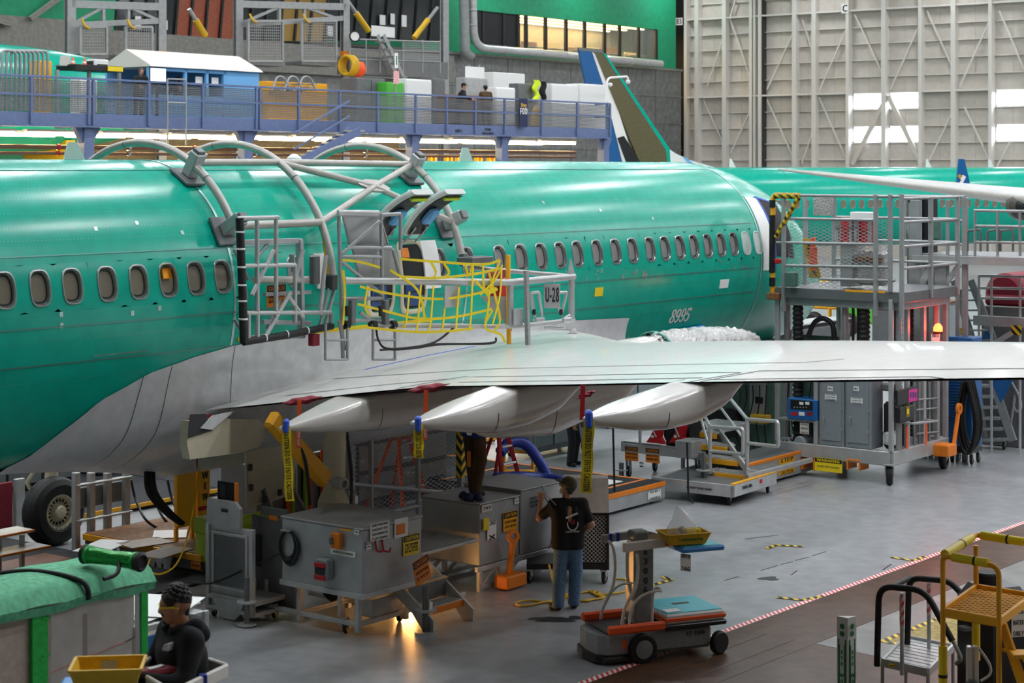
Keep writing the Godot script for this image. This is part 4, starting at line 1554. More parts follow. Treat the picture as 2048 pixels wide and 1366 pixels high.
	var vr = []
	for i in 9:
		var t = i/8.0
		var row = []
		for k in 12:
			var an = TAU*k/12
			var wv = 0.16+0.06*sin(t*7.0)+0.05*t
			row.append(on_l(1072+3*sin(i*1.3),lerpf(160,200,t),-47.4)+Vector3(cos(an)*wv,0,sin(an)*0.09))
		vr.append(row)
	vb.surf(vr,true)
	put(v,"cloth","hi_vis",vb)
	var jc = thing("hanging_jacket","black jacket hanging right of the yellow-green vest","jacket",on_l(1086,180,-47.4))
	vb = mb()
	vr = []
	for i in 9:
		var t = i/8.0
		var row = []
		for k in 12:
			var an = TAU*k/12
			var wv = 0.12+0.08*sin(t*3.1)
			row.append(on_l(1086+2*sin(i*1.1),lerpf(163,200,t),-47.35)+Vector3(cos(an)*wv,0,sin(an)*0.1))
		vr.append(row)
	vb.surf(vr,true)
	put(jc,"cloth","black_cloth",vb)
	var yb = thing("yellow_bag","yellow bag slumped against the rail mesh below the vest","bag",Vector3(on_l(1073,238,-46.9).x,7.5,-46.9))
	vb = mb()
	vb.lathe(Vector3(on_l(1073,238,-46.9).x,7.5,-46.9),Vector3.UP,[[0.2,0],[0.3,0.1],[0.28,0.4],[0.2,0.75],[0.06,0.98],[0,1.0]],14)
	put(yb,"cloth","yellow",vb)
	var bn = thing("banner","navy banner reading Stop FOD hanging on the mezzanine rail","banner",on_l(1047,225,-46.3))
	var bp = on_l(1047,225,-46.3)
	span(bn,"cloth","banner_navy",bp+Vector3(-0.27,-0.6,-0.01),bp+Vector3(0.27,0.58,0.01),0.004)
	text(bn,"lettering","Stop","yellow",bp+Vector3(0,0.3,0.014),Vector3(1,0,0),Vector3.UP,0.16,0.36)
	text(bn,"lettering","FOD","white",bp+Vector3(0,0.05,0.014),Vector3(1,0,0),Vector3.UP,0.26,0.48)
	var pole = thing("sign_pole","thin pole with a green arrow sign and red striped card by the rail","sign",Vector3(on_l(791,200,-46.9).x,7.5,-46.9))
	var px = on_l(791,200,-46.9).x
	tube(pole,"pole","galv",[Vector3(px,7.5,-46.9),Vector3(px,on_l(791,106,-46.9).y,-46.9)],0.03,8)
	span(pole,"sign_plate","white",Vector3(px-0.09,on_l(791,136,-46.9).y,-46.87),Vector3(px+0.09,on_l(791,106,-46.9).y,-46.85),0)
	span(pole,"arrow","sign_green",Vector3(px-0.03,on_l(791,130,-46.9).y,-46.85),Vector3(px+0.03,on_l(791,112,-46.9).y,-46.84),0)
	span(pole,"striped_card","red_white",Vector3(px-0.16,on_l(791,168,-46.9).y,-46.87),Vector3(px+0.16,on_l(791,142,-46.9).y,-46.85),0)
	var cam = thing("security_camera","white camera on a curved arm at the mezzanine's open end","camera",on_l(1214,200,-46.6))
	tube(cam,"arm","white",bend([on_l(1212,206,-46.6),on_l(1214,156,-46.6),on_l(1255,153,-46.6),on_l(1256,162,-46.6)],0.3,5),0.05,8)
	lathe(cam,"camera_head","white",on_l(1256,166,-46.6),Vector3.UP,[[0,-0.06],[0.1,0],[0.12,0.08],[0.06,0.14],[0,0.15]],12)
	lathe(cam,"camera_head","white",on_l(1220,172,-46.6),Vector3.UP,[[0,-0.06],[0.1,0],[0.12,0.08],[0.06,0.14],[0,0.15]],12)
# ---- the airplanes beyond
func far_airplane():
	var dirv = Vector3(0.955,0,-0.297)
	var nrm = Vector3(0.297,0,0.955)
	var P0 = at(1340,340,92.0)
	P0.y = 0
	var o = thing_w("airplane","second green-primed airplane in the background with a bare olive and blue tail fin","airplane",P0,atan2(-dirv.z,dirv.x))
	# local: x along the body to the nose,y up,z towards the camera
	var b = mb()
	var rows = []
	for i in 40:
		var s = -9.0+i*1.0
		var k = 1.0
		var rise = 0.0
		if s < 2.0:
			var t = (2.0-s)/11.0
			k = 1.0-0.8*t
			rise = 0.55*t*1.88
		if s > 22.0:
			var t = clampf((s-22.0)/8.2,0,1)
			k = pow(maxf(1.0-pow(t,1.9),0.0),0.6)
			rise = -0.7*t*t
		var r = []
		for j in 48:
			var an = TAU*j/48
			var c = cos(an)
			r.append(Vector3(s,3.98+rise+c*(1.88 if c > 0 else 2.13)*k,sin(an)*1.88*k))
		rows.append(r)
	b.surf(rows,true)
	put(o,"fuselage_skin","primer",b)
	for i in 30:
		var s = 3.0+i*0.508
		var w = mb()
		var ring = []
		for k in 16:
			var ov = oval(k,16)
			ring.append(Vector3(s+ov.x*0.14,4.02+ov.y*0.21,1.88))
		w.fan(ring)
		var pr = mb()
		pr.tube(ring.map(func(v): return v+Vector3(0,0,0.005)),0.02,5,true)
		var win = put(o,"window","frame_ring",pr)
		put(win,"pane","pane",w)
	# fin: outline points given in the picture,carried onto the fin's own plane
	var inv = o.transform.affine_inverse()
	var fins = [
		["rudder","tail_blue",0.16,[[1156,98],[1186,104],[1206,170],[1240,297],[1248,330],[1216,330],[1170,168]]],
		["rudder_stripe","white",0.19,[[1183,104],[1190,108],[1232,210],[1268,325],[1244,326],[1206,172]]],
		["fin_box","composite",0.26,[[1187,104],[1203,106],[1330,300],[1334,334],[1281,334]]],
		["fin_leading_edge","primer",0.22,[[1203,104],[1210,108],[1338,298],[1340,336],[1332,334],[1330,300]]],
		["dorsal_fin","white",0.2,[[1338,299],[1352,308],[1378,320],[1432,336],[1432,345],[1338,345]]],
		["fin_tip","alu_dark",0.2,[[1156,95],[1203,99],[1205,106],[1157,101]]],
		["access_panel","dark_void",0.28,[[1233,276],[1246,272],[1280,326],[1252,328]]],
		["blue_film","booth_blue",0.22,[[1362,312],[1372,316],[1398,338],[1384,338]]]]
	for f in fins:
		var poly = []
		for q in f[3]:
			var r = ray(q[0],q[1])
			var d = (P0-Vector3(0,CAM_H,0)).dot(nrm)/r.dot(nrm)
			var w = inv*(r*d+Vector3(0,CAM_H,0))
			poly.append(Vector2(w.x,w.y))
		prism(o,f[0],f[1],poly,Vector3(0,0,-f[2]*0.5),Basis(),f[2])
	for q in [3.4,14.5,18.2]:
		prism(o,"antenna_blade","white",[Vector2(-0.2,0),Vector2(0.16,0),Vector2(-0.1,0.45),Vector2(-0.2,0.45)],Vector3(q,5.84,0),Basis(),0.04)
	# a third airplane's wing and winglet on the right
	var tip = at(1562,339,84.0)
	var root = at(2090,398,47.0)
	var t = thing_w("airplane_wing","white airplane wing rising from the right edge to a tip before the white door","wing",Vector3(root.x,0,root.z),0.0)
	var off = Vector3(root.x,0,root.z)
	b = mb()
	rows = []
	for i in 13:
		var f = i/12.0
		var c = root.lerp(tip,f)-off
		var ch = lerpf(3.6,1.1,f)
		var th = lerpf(0.24,0.05,f)
		var r = []
		for k in 20:
			var an = TAU*k/20
			r.append(c+Vector3(0.35,0,-0.9).normalized()*(cos(an)*ch*0.5)+Vector3(0,sin(an)*th,0))
		rows.append(r)
	b.surf(rows,true)
	b.fan(rows[0]); b.fan(rows[12])
	put(t,"wing_skin","wing_grey",b)
	b = mb()
	b.lathe(at(2046,412,47.5)-off,Vector3(-0.2,0,1),[[0,0.5],[0.22,0.4],[0.36,0.1],[0.4,-0.6],[0.3,-1.6]],20)
	put(t,"fairing_end","plastic_black",b)
	var wl = thing_w("winglet","dark blue winglet with a gold and white emblem standing above the right wing","winglet",at(1926,382,60),0.0)
	var c0 = at(1926,382,60)
	var pp = []
	for q in [[1910,384],[1917,318],[1928,318],[1943,384]]:
		var w = at(q[0],q[1],60)-c0
		pp.append(Vector2(w.x,w.y))
	prism(wl,"winglet_skin","tail_blue",pp,Vector3(0,0,-0.06),Basis(),0.12)
	var em = []
	for q in [[1917,352],[1926,350],[1931,354],[1925,366],[1916,370],[1921,360]]:
		var w = at(q[0],q[1],60)-c0
		em.append(Vector2(w.x,w.y))
	prism(wl,"emblem","white",em,Vector3(0,0,0.06),Basis(),0.012)
	em = []
	for q in [[1913,352],[1918,348],[1924,352],[1919,358]]:
		var w = at(q[0],q[1],60)-c0
		em.append(Vector2(w.x,w.y))
	prism(wl,"emblem","gold",em,Vector3(0,0,0.066),Basis(),0.012)
var PA := 31.2
var PL := -15.3
func qa(x: float,y: float) -> Vector3:
	return on_a(x,y,PA)
func ql(x: float,y: float) -> Vector3:
	return on_l(x,y,PL)
# swivel caster: c is the point where the tyre meets the floor (in the thing's frame),axis across the tyre
func caster(par,c: Vector3,r: float,w: float,axis: Vector3,top: float,tyre := "rubber",hub := "galv"):
	axis = axis.normalized()
	var ctr = c+Vector3(0,r,0)
	var b = mb()
	b.lathe(ctr-axis*w*0.5,axis,[[r*0.55,0],[r*0.9,0],[r,w*0.22],[r,w*0.78],[r*0.9,w],[r*0.55,w]],20)
	var t = put(par,"caster",tyre,b)
	b = mb()
	b.lathe(ctr-axis*w*0.45,axis,[[0,0],[r*0.2,0],[r*0.22,w*0.1],[r*0.55,w*0.1],[r*0.55,w*0.8],[r*0.22,w*0.8],[r*0.2,w*0.9],[0,w*0.9]],16)
	put(t,"hub",hub,b)
	b = mb()
	var fwd = axis.cross(Vector3.UP)
	for s in [-1.0,1.0]:
		b.bar(ctr+axis*s*w*0.65,Vector3(ctr.x,top,ctr.z)+axis*s*w*0.6+fwd*r*0.5,0.012,r*0.7,0.002)
	b.box(Vector3(ctr.x,top-0.012,ctr.z)+fwd*r*0.5,Vector3(w*1.7,0.024,w*1.7),0.003)
	put(t,"fork","galv",b)
	return t
# flat printed sign on an upright face. n = face normal,r = reading direction
func placard(par,called,m,c: Vector3,r: Vector3,w: float,h: float,lines := [],head := "",up := Vector3.UP):
	r = r.normalized()
	var n = r.cross(up)
	var B = Basis(r,up,n)
	var b = mb()
	b.box(c+n*0.004,Vector3(w,h,0.008),0.001,B)
	var o = put(par,called,m,b)
	var old = base
	if head:
		b = mb()
		b.box(c+n*0.009+up*h*0.33,Vector3(w*0.97,h*0.3,0.004),0.0,B)
		put(o,"header","black",b)
		text(o,"lettering",head,m,c+n*0.012+up*h*0.33,r,up,h*0.19,w*0.82,false,0.002)
	var y0 = 0.1 if head else 0.38
	for i in lines.size():
		var y = lerpf(y0,-0.38,(i+0.5)/lines.size() if head else float(i)/maxf(lines.size()-1,1))
		if lines.size() == 1:
			y = 0.0 if not head else -0.14
		text(o,"lettering",lines[i],"black",c+n*0.0095+up*h*y,r,up,h*minf(0.5/lines.size(),0.13 if head else 0.4),w*0.8,false,0.002)
	return o
func platform_lift():
	PA = 31.2
	var o = thing("platform_lift","tall grey lift platform with mesh sides on a wheeled base of grey cabinets","lift",Vector3(32.3,0,-16.4))
	var Z0 = -17.55; var Z1 = -15.25; var A1 = 33.6
	# --- wheeled base
	var bt = 0.62
	for z in [Z0,Z1]:
		span(o,"base_beam","alu",Vector3(PA,0.36,z-0.06),Vector3(A1,bt,z+0.06),0.01)
	for a in [PA,A1]:
		span(o,"base_beam","alu",Vector3(a-0.06,0.36,Z0),Vector3(a+0.06,bt,Z1),0.01)
	span(o,"base_deck","alu_dark",Vector3(PA+0.05,0.52,Z0+0.05),Vector3(A1,0.57,Z1-0.05),0.004)
	caster(o,Vector3(PA+0.05,0,Z0+0.1),0.2,0.12,Vector3(0.3,0,1),0.4,"rubber","alu_dark")
	caster(o,Vector3(PA+0.05,0,Z1-0.05),0.2,0.12,Vector3(0.5,0,1),0.4,"rubber","alu_dark")
	caster(o,Vector3(A1,0,Z1-0.05),0.2,0.12,Vector3(0.2,0,1),0.4,"rubber","alu_dark")
	caster(o,Vector3(A1,0,Z0+0.1),0.2,0.12,Vector3(0.2,0,1),0.4,"rubber","alu_dark")
	for q in [1607,1698]:
		var p = qa(q,938); var r = qa(q+24,920)
		for z in [p.z,r.z]:
			span(o,"fork_pocket","orange",Vector3(PA-0.08,p.y,z-0.012),Vector3(PA+0.3,r.y,z+0.012),0.003)
		span(o,"fork_pocket","orange",Vector3(PA-0.08,r.y-0.02,p.z),Vector3(PA+0.3,r.y+0.01,r.z),0.003)
	placard(o,"warning_sign","tape_yellow",qa(1662,929)+Vector3(-0.1,0,0),Vector3(0,0,1),0.58,0.25,["DO NOT LIFT-PUSH ONLY"],"WARNING")
	# posts of the base frame
	var yt = 3.42
	for q in [1555,1632,1782]:
		var p = qa(q,800)
		span(o,"frame_post","alu",Vector3(PA-0.03,bt,p.z-0.04),Vector3(PA+0.05,yt if q != 1632 else 2.1,p.z+0.04),0.006)
	for a in [31.9,32.6,33.2,33.6]:
		span(o,"frame_post","alu",Vector3(a-0.05,bt,Z1-0.05),Vector3(a+0.05,yt,Z1+0.03),0.006)
	span(o,"frame_post","alu",Vector3(A1-0.05,bt,Z0-0.05),Vector3(A1+0.05,yt,Z0+0.05),0.006)
	# grey electric cabinets with doors,handles and notices
	for q in [[1638,1688],[1690,1742]]:
		var p = qa(q[0],913); var r = qa(q[1],740)
		span(o,"electric_cabinet","cabinet_grey",Vector3(PA,bt,p.z),Vector3(PA+0.5,2.35,r.z),0.012)
		var w = r.z-p.z
		var d = span(o,"cabinet_door","cabinet_grey",Vector3(PA-0.025,bt+0.1,p.z+0.05),Vector3(PA,2.2,r.z-0.05),0.008)
		for y in [bt+0.3,1.3,2.0]:
			span(d,"hinge","galv",Vector3(PA-0.03,y,r.z-0.06),Vector3(PA-0.01,y+0.07,r.z-0.03),0.003)
		var hp = qa(q[0]+11 if q[0] < 1660 else q[0]+13,842)
		tube(d,"handle","galv",bend([hp+Vector3(-0.02,0.08,0),hp+Vector3(-0.06,0.07,0),hp+Vector3(-0.06,-0.07,0),hp+Vector3(-0.02,-0.08,0)],0.02,3),0.012,6)
		placard(d,"notice","paper",qa(q[0]+24,777)+Vector3(-0.03,0,0),Vector3(0,0,1),0.11,0.09,["480 V"])
		placard(d,"notice","paper",qa(q[0]+25,794 if q[0] < 1660 else 801)+Vector3(-0.03,0,0),Vector3(0,0,1),0.24,0.11,["DO NOT OPEN","LOCKOUT FIRST","SEE PROCEDURE"])
	# left bay: shelf,outlets,motor,notice
	span(o,"shelf","alu",Vector3(PA,qa(1590,838).y-0.04,qa(1555,838).z),Vector3(PA+0.7,qa(1590,838).y,qa(1634,838).z),0.005)
	span(o,"back_panel","cabinet_green",Vector3(PA+0.75,bt,Z0),Vector3(PA+0.8,2.6,qa(1640,800).z),0.01)
	span(o,"control_panel","paper",Vector3(PA,1.86,qa(1583,770).z),Vector3(PA+0.08,2.2,qa(1630,770).z),0.01)
	span(o,"orange_plate","amber",Vector3(PA+0.1,2.0,qa(1563,770).z),Vector3(PA+0.14,2.25,qa(1583,770).z),0.01)
	var ob = span(o,"outlet_box","galv",qa(1561,893)+Vector3(0,0,0),qa(1578,876)+Vector3(0.12,0,0),0.01)
	for s in [[1566,881],[1573,881],[1566,888],[1573,888]]:
		box(ob,"socket","black",qa(s[0],s[1])+Vector3(-0.004,0,0),Vector3(0.01,0.035,0.03),0.002)
	lathe(o,"pump_motor","cabinet_grey",qa(1600,890)+Vector3(-0.05,0.05,0),Vector3(1,0,0),[[0,0],[0.10,0.0],[0.12,0.04],[0.12,0.4],[0.08,0.45]],18)
	span(o,"motor_foot","cabinet_grey",qa(1590,908)+Vector3(0,0,0),qa(1612,893)+Vector3(0.4,0,0),0.02)
	placard(o,"notice","white_steel",qa(1609,857),Vector3(0,0,1),0.19,0.21,["NOTICE","CHECK OIL","DAILY"])
	for k in 6:
		var p = qa(1564+k*10,800)
		tube(o,"cable","black",flow([p+Vector3(0.3,0.9,0),p+Vector3(0.25,0.3,0.05*(k % 3)),p+Vector3(0.3,-0.5,-0.06),p+Vector3(0.4,-1.0,0.1)]),0.014,6)
	# right open bay: dark machinery
	span(o,"pump_unit","plastic_black",Vector3(PA+0.25,bt,qa(1752,900).z),Vector3(PA+0.9,1.5,qa(1774,900).z),0.06)
	span(o,"pump_unit","alu_dark",Vector3(PA+0.2,1.7,qa(1750,900).z),Vector3(PA+0.6,1.85,qa(1776,900).z),0.03)
	# right side: screens,handle,straps,pipes
	PL = Z1+0.06
	var mo = span(o,"control_screen","plastic_black",ql(1789,812),ql(1832,771)+Vector3(0,0,0.06),0.012)
	span(mo,"poster","pink",ql(1811,804)+Vector3(0,0,0.062),ql(1828,776)+Vector3(0,0,0.066),0)
	for s in [-4,1,6]:
		box(mo,"poster_figure","navy",ql(1819+s,789)+Vector3(0,0,0.07),Vector3(0.05,0.1,0.006),0.002)
	span(o,"control_box","plastic_black",ql(1790,846),ql(1820,808)+Vector3(0,0,0.1),0.012)
	placard(o,"yellow_label","tape_yellow",ql(1805,822)+Vector3(0,0,0.105),Vector3(1,0,0),0.1,0.2,["!","!"])
	tube(o,"push_handle","galv",bend([ql(1803,845)+Vector3(0,0,0),ql(1803,845)+Vector3(0,0,0.25),ql(1850,840)+Vector3(0,0,0.25),ql(1850,840)],0.05,3),0.025,8)
	for q in [[1804,852,898],[1842,846,890]]:
		span(o,"strap","safety_orange",ql(q[0]-2,q[2])+Vector3(0,0,0.1),ql(q[0]+2,q[1])+Vector3(0,0,0.11),0.002)
	lathe(o,"white_drum","white",ql(1805,890)+Vector3(0,0,-0.2),Vector3(0,1,0),[[0,0],[0.16,0],[0.17,0.05],[0.17,0.2],[0.1,0.26],[0,0.26]],18)
	for x in [1838,1848,1858,1868]:
		tube(o,"pipe","galv",[ql(x,905)+Vector3(0,0,-0.1),ql(x,765)+Vector3(0,0,-0.1)],0.025,8)
	for y in [800,820,845,868]:
		tube(o,"pipe","galv",[ql(1836,y)+Vector3(0,0,-0.04),ql(1880,y-4)+Vector3(0,0,-0.04)],0.018,6)
	# tow bar
	var tb = ql(1860,925)
	tube(o,"tow_bar","orange",bend([Vector3(33.0,0.5,Z1+0.1),Vector3(33.25,0.42,Z1+0.3),Vector3(33.5,1.15,Z1+0.3)],0.05,3),0.04,8)
	lathe(o,"tow_eye","orange",Vector3(33.52,1.2,Z1+0.28),Vector3(0,0,1),[[0.05,0],[0.11,0],[0.11,0.05],[0.05,0.05],[0.05,0]],16)
	span(o,"tow_hinge","orange",Vector3(32.9,0.34,Z1+0.05),Vector3(33.3,0.56,Z1+0.36),0.015)
	# --- lift columns: square posts and black bellows
	for q in [[1559,600],[1676,604],[1783,604]]:
		var p = qa(q[0],q[1])
		tube(o,"lift_post","galv",[Vector3(PA+0.3,bt,p.z),Vector3(PA+0.3,3.3,p.z)],0.06,10)
	for q in [[1596,0.11,0.25],[1729,0.11,0.25],[1795,0.1,1.9],[1822,0.06,2.1]]:
		var p = on_a(q[0],650,PA+q[2])
		var prof = []
		for k in 61:
			prof.append([q[1]*(1.0 if k % 2 else 0.78),2.75*k/60.0])
		lathe(o,"bellows","rubber",Vector3(PA+q[2],bt,p.z),Vector3.UP,prof,16)
	for x in [1690,1700,1712]:
		tube(o,"hose","machine_blue" if x == 1712 else "black",flow([qa(x,600)+Vector3(0.3,0,0),qa(x+2,650)+Vector3(0.3,0,0),qa(x-2,780)+Vector3(0.3,0,0)]),0.03,6)
	tube(o,"hose","black",flow([qa(1606,675)+Vector3(0.2,0,0),qa(1620,645)+Vector3(0.2,0,0),qa(1642,640)+Vector3(0.2,0,0),qa(1658,665)+Vector3(0.2,0,0),qa(1656,760)+Vector3(0.2,0,0)]),0.05,8)
	# --- raised deck
	var dz0 = qa(1550,590).z; var dz1 = qa(1805,590).z
	span(o,"deck","alu_dark",Vector3(PA,3.36,dz0),Vector3(A1,3.56,dz1),0.01)
	span(o,"deck_frame","galv",Vector3(PA+0.1,3.22,dz0+0.1),Vector3(A1-0.1,3.36,dz1-0.1),0.01)
	span(o,"deck_edge_tape","amber",Vector3(PA-0.004,3.53,qa(1690,580).z),Vector3(PA+0.06,3.566,qa(1770,580).z),0)
	for x in [1568,1752,1781,1804]:
		var p = qa(x,500)
		span(o,"guard_post","galv",Vector3(PA-0.05,3.1 if x != 1781 else 3.56,p.z-0.035),Vector3(PA+0.03,qa(x,388).y,p.z+0.035),0.008)
	for q in [[1550,1800,390],[1578,1754,437],[1553,1754,485],[1572,1780,531],[1640,1790,558]]:
		tube(o,"guard_rail","galv",[qa(q[0],q[2]),qa(q[1],q[2]+3.5)],0.028,8)
	for q in [[1628,1752,440,574],[1575,1628,486,574],[1752,1782,440,574],[1578,1628,437,486]]:
		var c = qa(q[0],q[3])
		var b = mb()
		b.weave(c+Vector3(0.03,0,0),Vector3(0,0,qa(q[1],q[3]).z-c.z),Vector3(0,qa(q[0],q[2]).y-c.y,0),0.075,0.032,0.004)
		put(o,"mesh_panel","galv",b)
	for a in [32.4,A1]:
		span(o,"guard_post","galv",Vector3(a-0.035,3.4,dz1-0.04),Vector3(a+0.035,5.3,dz1+0.04),0.008)
		span(o,"guard_post","galv",Vector3(a-0.035,3.4,dz0-0.04),Vector3(a+0.035,5.3,dz0+0.04),0.008)
	for y in [4.0,4.4,4.85,5.28]:
		tube(o,"guard_rail","galv",[Vector3(PA,y,dz1),Vector3(A1,y,dz1)],0.028,8)
		tube(o,"guard_rail","galv",[Vector3(A1,y,dz0),Vector3(A1,y,dz1)],0.028,8)
	# black and yellow padded gate post at the door
	var gp = [qa(1545,586),qa(1546,391),qa(1600,392)]
	tube(o,"gate_post","amber",bend(gp,0.08,4),0.05,10)
	for s in [[1545,430,545],[1545,400,415],[1545,555,572]]:
		tube(o,"gate_padding","black",[qa(s[0],s[2])+Vector3(-0.01,0,0),qa(s[0]+0.5,s[1])+Vector3(-0.01,0,0)],0.062,10)
	tube(o,"gate_padding","yellow_black",[qa(1550,391)+Vector3(-0.01,0,0),qa(1600,392)+Vector3(-0.01,0,0)],0.062,10)
	tube(o,"gate_brace","yellow_black",[qa(1599,394)+Vector3(-0.02,0,0),qa(1553,474)+Vector3(-0.02,0,0)],0.05,10)
	box(o,"gate_block","wood",qa(1552,592),Vector3(0.3,0.13,0.25),0.015)
	box(o,"green_box","cabinet_green",qa(1587,558)+Vector3(-0.08,0,0),Vector3(0.16,0.28,0.22),0.02)
	# load on the deck
	lathe(o,"actuator","safety_orange",qa(1619,540)+Vector3(0.15,0,0),Vector3.UP,[[0.05,0],[0.05,0.1],[0.075,0.12],[0.075,0.42],[0.05,0.44],[0.05,0.6],[0.03,0.62]],14)
	var sh = mb()
	sh.prism(PackedVector2Array([Vector2(-0.05,0),Vector2(0.2,0),Vector2(0.0,0.75),Vector2(-0.2,0.75)]),qa(1612,557)+Vector3(0.25,0,0),Basis(Vector3(0,0,1),Vector3.UP,Vector3(-1,0,0)),0.03)
	var ys = put(o,"slotted_plate","yellow",sh)
	for k in 7:
		var cc = qa(1612,557)+Vector3(0.21,0.09+k*0.09,0.07-k*0.022)
		box(ys,"slot","black",cc,Vector3(0.006,0.03,0.12),0.0,Basis(Vector3(1,0,0),0.7))
	for x in [1679,1716]:
		lathe(o,"red_drum","red",qa(x,486)+Vector3(0.4,0,0),Vector3.UP,[[0,0],[0.17,0],[0.17,0.02],[0.165,0.25],[0.17,0.4],[0.15,0.46],[0,0.46]],24)
		for s in [-0.14,0.14]:
			span(o,"drum_rack","galv",qa(x,486)+Vector3(0.16,0,s-0.03),qa(x,438)+Vector3(0.22,0,s+0.03),0.005)
	span(o,"white_case","white",qa(1690,439)+Vector3(0.2,0,0),qa(1733,425)+Vector3(0.5,0,0),0.01)
	span(o,"parts_bin","alu_sheet",qa(1665,574)+Vector3(0.3,0,0),qa(1690,490)+Vector3(0.8,0,0),0.01)
	span(o,"foil_sheet","film",qa(1695,572)+Vector3(0.35,0,0),qa(1750,505)+Vector3(0.6,0,0),0.05)
	span(o,"foil_sheet","film",qa(1601,432)+Vector3(0.5,0,0),qa(1640,393)+Vector3(0.52,0,0),0.004)
	span(o,"pallet_board","wood",qa(1695,525)+Vector3(0.28,0,0),qa(1748,516)+Vector3(0.6,0,0),0.01)
	# small hoist brackets
	box(o,"red_clamp","red",qa(1558,522)+Vector3(-0.05,0,0),Vector3(0.1,0.1,0.12),0.02)
	var p = thing("power_unit","blue power unit with black dial panel on the lift's left shelf","power unit",Vector3(PA+0.3,qa(1590,838).y,qa(1606,838).z))
	span(p,"case","machine_blue",Vector3(PA-0.05,base.y,qa(1577,838).z),Vector3(PA+0.5,base.y+0.4,qa(1636,838).z),0.015)
	span(p,"dial_panel","black",Vector3(PA-0.058,qa(1600,818).y,qa(1584,818).z),Vector3(PA-0.05,qa(1600,800).y,qa(1628,818).z),0.002)
	for q in [[1606,806],[1618,806]]:
		box(p,"meter","paper",qa(q[0],q[1])+Vector3(-0.066,0,0),Vector3(0.006,0.05,0.085),0)
	for k in 5:
		lathe(p,"knob","galv",qa(1592+k*6,814)+Vector3(-0.06,0,0),Vector3(-1,0,0),[[0.014,0],[0.012,0.02],[0,0.02]],8)
	for q in [[1591,"red"],[1606,"paper"],[1622,"dark_red"]]:
		box(p,"label_plate",q[1],qa(q[0],827)+Vector3(-0.053,0,0),Vector3(0.006,0.07,0.12),0)
func right_towers():
	# second,taller access tower right of the lift
	PA = 34.6
	var o = thing("access_tower","tall grey tower of posts and pipes right of the mesh lift","tower",Vector3(PA,0,-14.2))
	for q in [[1832,400,0.11],[1846,530,0.08],[1862,530,0.05],[1874,530,0.05],[1886,530,0.09],[1930,395,0.06],[1915,395,0.04],[1822,405,0.05],[1840,620,0.04],[1895,400,0.035],[1852,540,0.03]]:
		var p = qa(q[0],600)
		span(o,"post","galv",Vector3(PA-q[2]*0.5,0,p.z-q[2]),Vector3(PA+q[2]*0.5,qa(q[0],q[1]).y,p.z+q[2]),0.008)
	bar(o,"upper_beam","alu",qa(1830,518),qa(2060,523),0.3,0.16)
	span(o,"upper_deck","alu_dark",Vector3(PA,qa(1900,513).y,qa(1832,513).z),Vector3(PA+2.0,qa(1900,510).y,qa(2060,513).z),0)
	for y in [392,440,487]:
		tube(o,"guard_rail","galv",[qa(1806,y),qa(1930,y+2)],0.03,8)
	for x in [1812,1860,1930]:
		tube(o,"guard_post","galv",[qa(x,392),qa(x,512)],0.03,8)
	bar(o,"diagonal_brace","alu",qa(1838,575),qa(1868,530),0.1,0.14)
	bar(o,"diagonal_brace","alu",qa(1890,570),qa(1918,530),0.06,0.1)
	tube(o,"bent_pipe","galv",flow([qa(1812,440),qa(1820,470),qa(1828,500),qa(1826,560),qa(1822,610)]),0.045,8)
	for x in [1950,1995,2040]:
		tube(o,"guard_post","galv",[qa(x,421),qa(x,512)],0.03,8)
	for y in [421,452,484]:
		tube(o,"guard_rail","galv",[qa(1948,y),qa(2062,y+2)],0.03,8)
	for x in [1935,1975,2000]:
		tube(o,"gate_tube","alu_dark",bend([qa(x,503),qa(x,462),qa(x+26,458),qa(x+26,503)],0.05,3),0.025,6)
	var d = thing("dark_column","black padded column behind the mesh lift's right end","column",Vector3(36,0,-15.4))
	PA = 36.0
	span(d,"padding","plastic_black",Vector3(PA,0,qa(1813,450).z),Vector3(PA+0.5,qa(1813,394).y,qa(1856,450).z),0.03)
	for x in [1824,1840]:
		tube(d,"hose","black",[qa(x,394)+Vector3(-0.06,0,0),qa(x,500)+Vector3(-0.06,0,0)],0.06,8)
	span(d,"green_panel","cabinet_green",Vector3(PA,qa(1863,478).y,qa(1863,450).z),Vector3(PA+0.1,qa(1863,440).y,qa(1881,450).z),0.01)
	PL = -15.05
	var bc = thing("beacon_lamp","glowing red beacon lamp by the mesh lift's corner above a small notice","lamp",ql(1876,664))
	lathe(bc,"beacon_base","black",ql(1876,668),Vector3.UP,[[0,0],[0.09,0],[0.09,0.05],[0,0.05]],14)
	lathe(bc,"beacon_dome","beacon",ql(1876,664),Vector3.UP,[[0.085,0],[0.085,0.09],[0.05,0.15],[0,0.17]],14)
	var ol = OmniLight3D.new()
	ol.name = "beacon_light"
	ol.light_color = Color(1,0.2,0.05)
	ol.light_energy = 0.1
	ol.omni_range = 30.0
	ol.omni_attenuation = 2.0
	ol.light_size = 0.06
	ol.shadow_enabled = true
	bar(bc,"bracket","galv",ql(1876,669),ql(1876,669)+Vector3(0.1,0,-0.2),0.05,0.03)
	bc.add_child(ol)
	ol.position = Vector3(-0.1,0.08,0.12)
	var nt = thing("notice_board","small white notice under the glowing red beacon lamp","sign",ql(1871,680))
	placard(nt,"notice","paper",ql(1871,681),Vector3(0.5,0,0.8),0.16,0.24,["POWER ON","AIRPLANE"])
	# red machine and rails at the right edge
	PA = 37.0
	var r = thing("red_machine","dark red drum machine behind white handrails at the right edge","machine",Vector3(PA+0.6,0,qa(2005,600).z))
	span(r,"machine_bed","alu_dark",Vector3(PA,0,qa(1962,640).z),Vector3(PA+1.6,qa(2000,612).y,qa(2060,640).z),0.02)
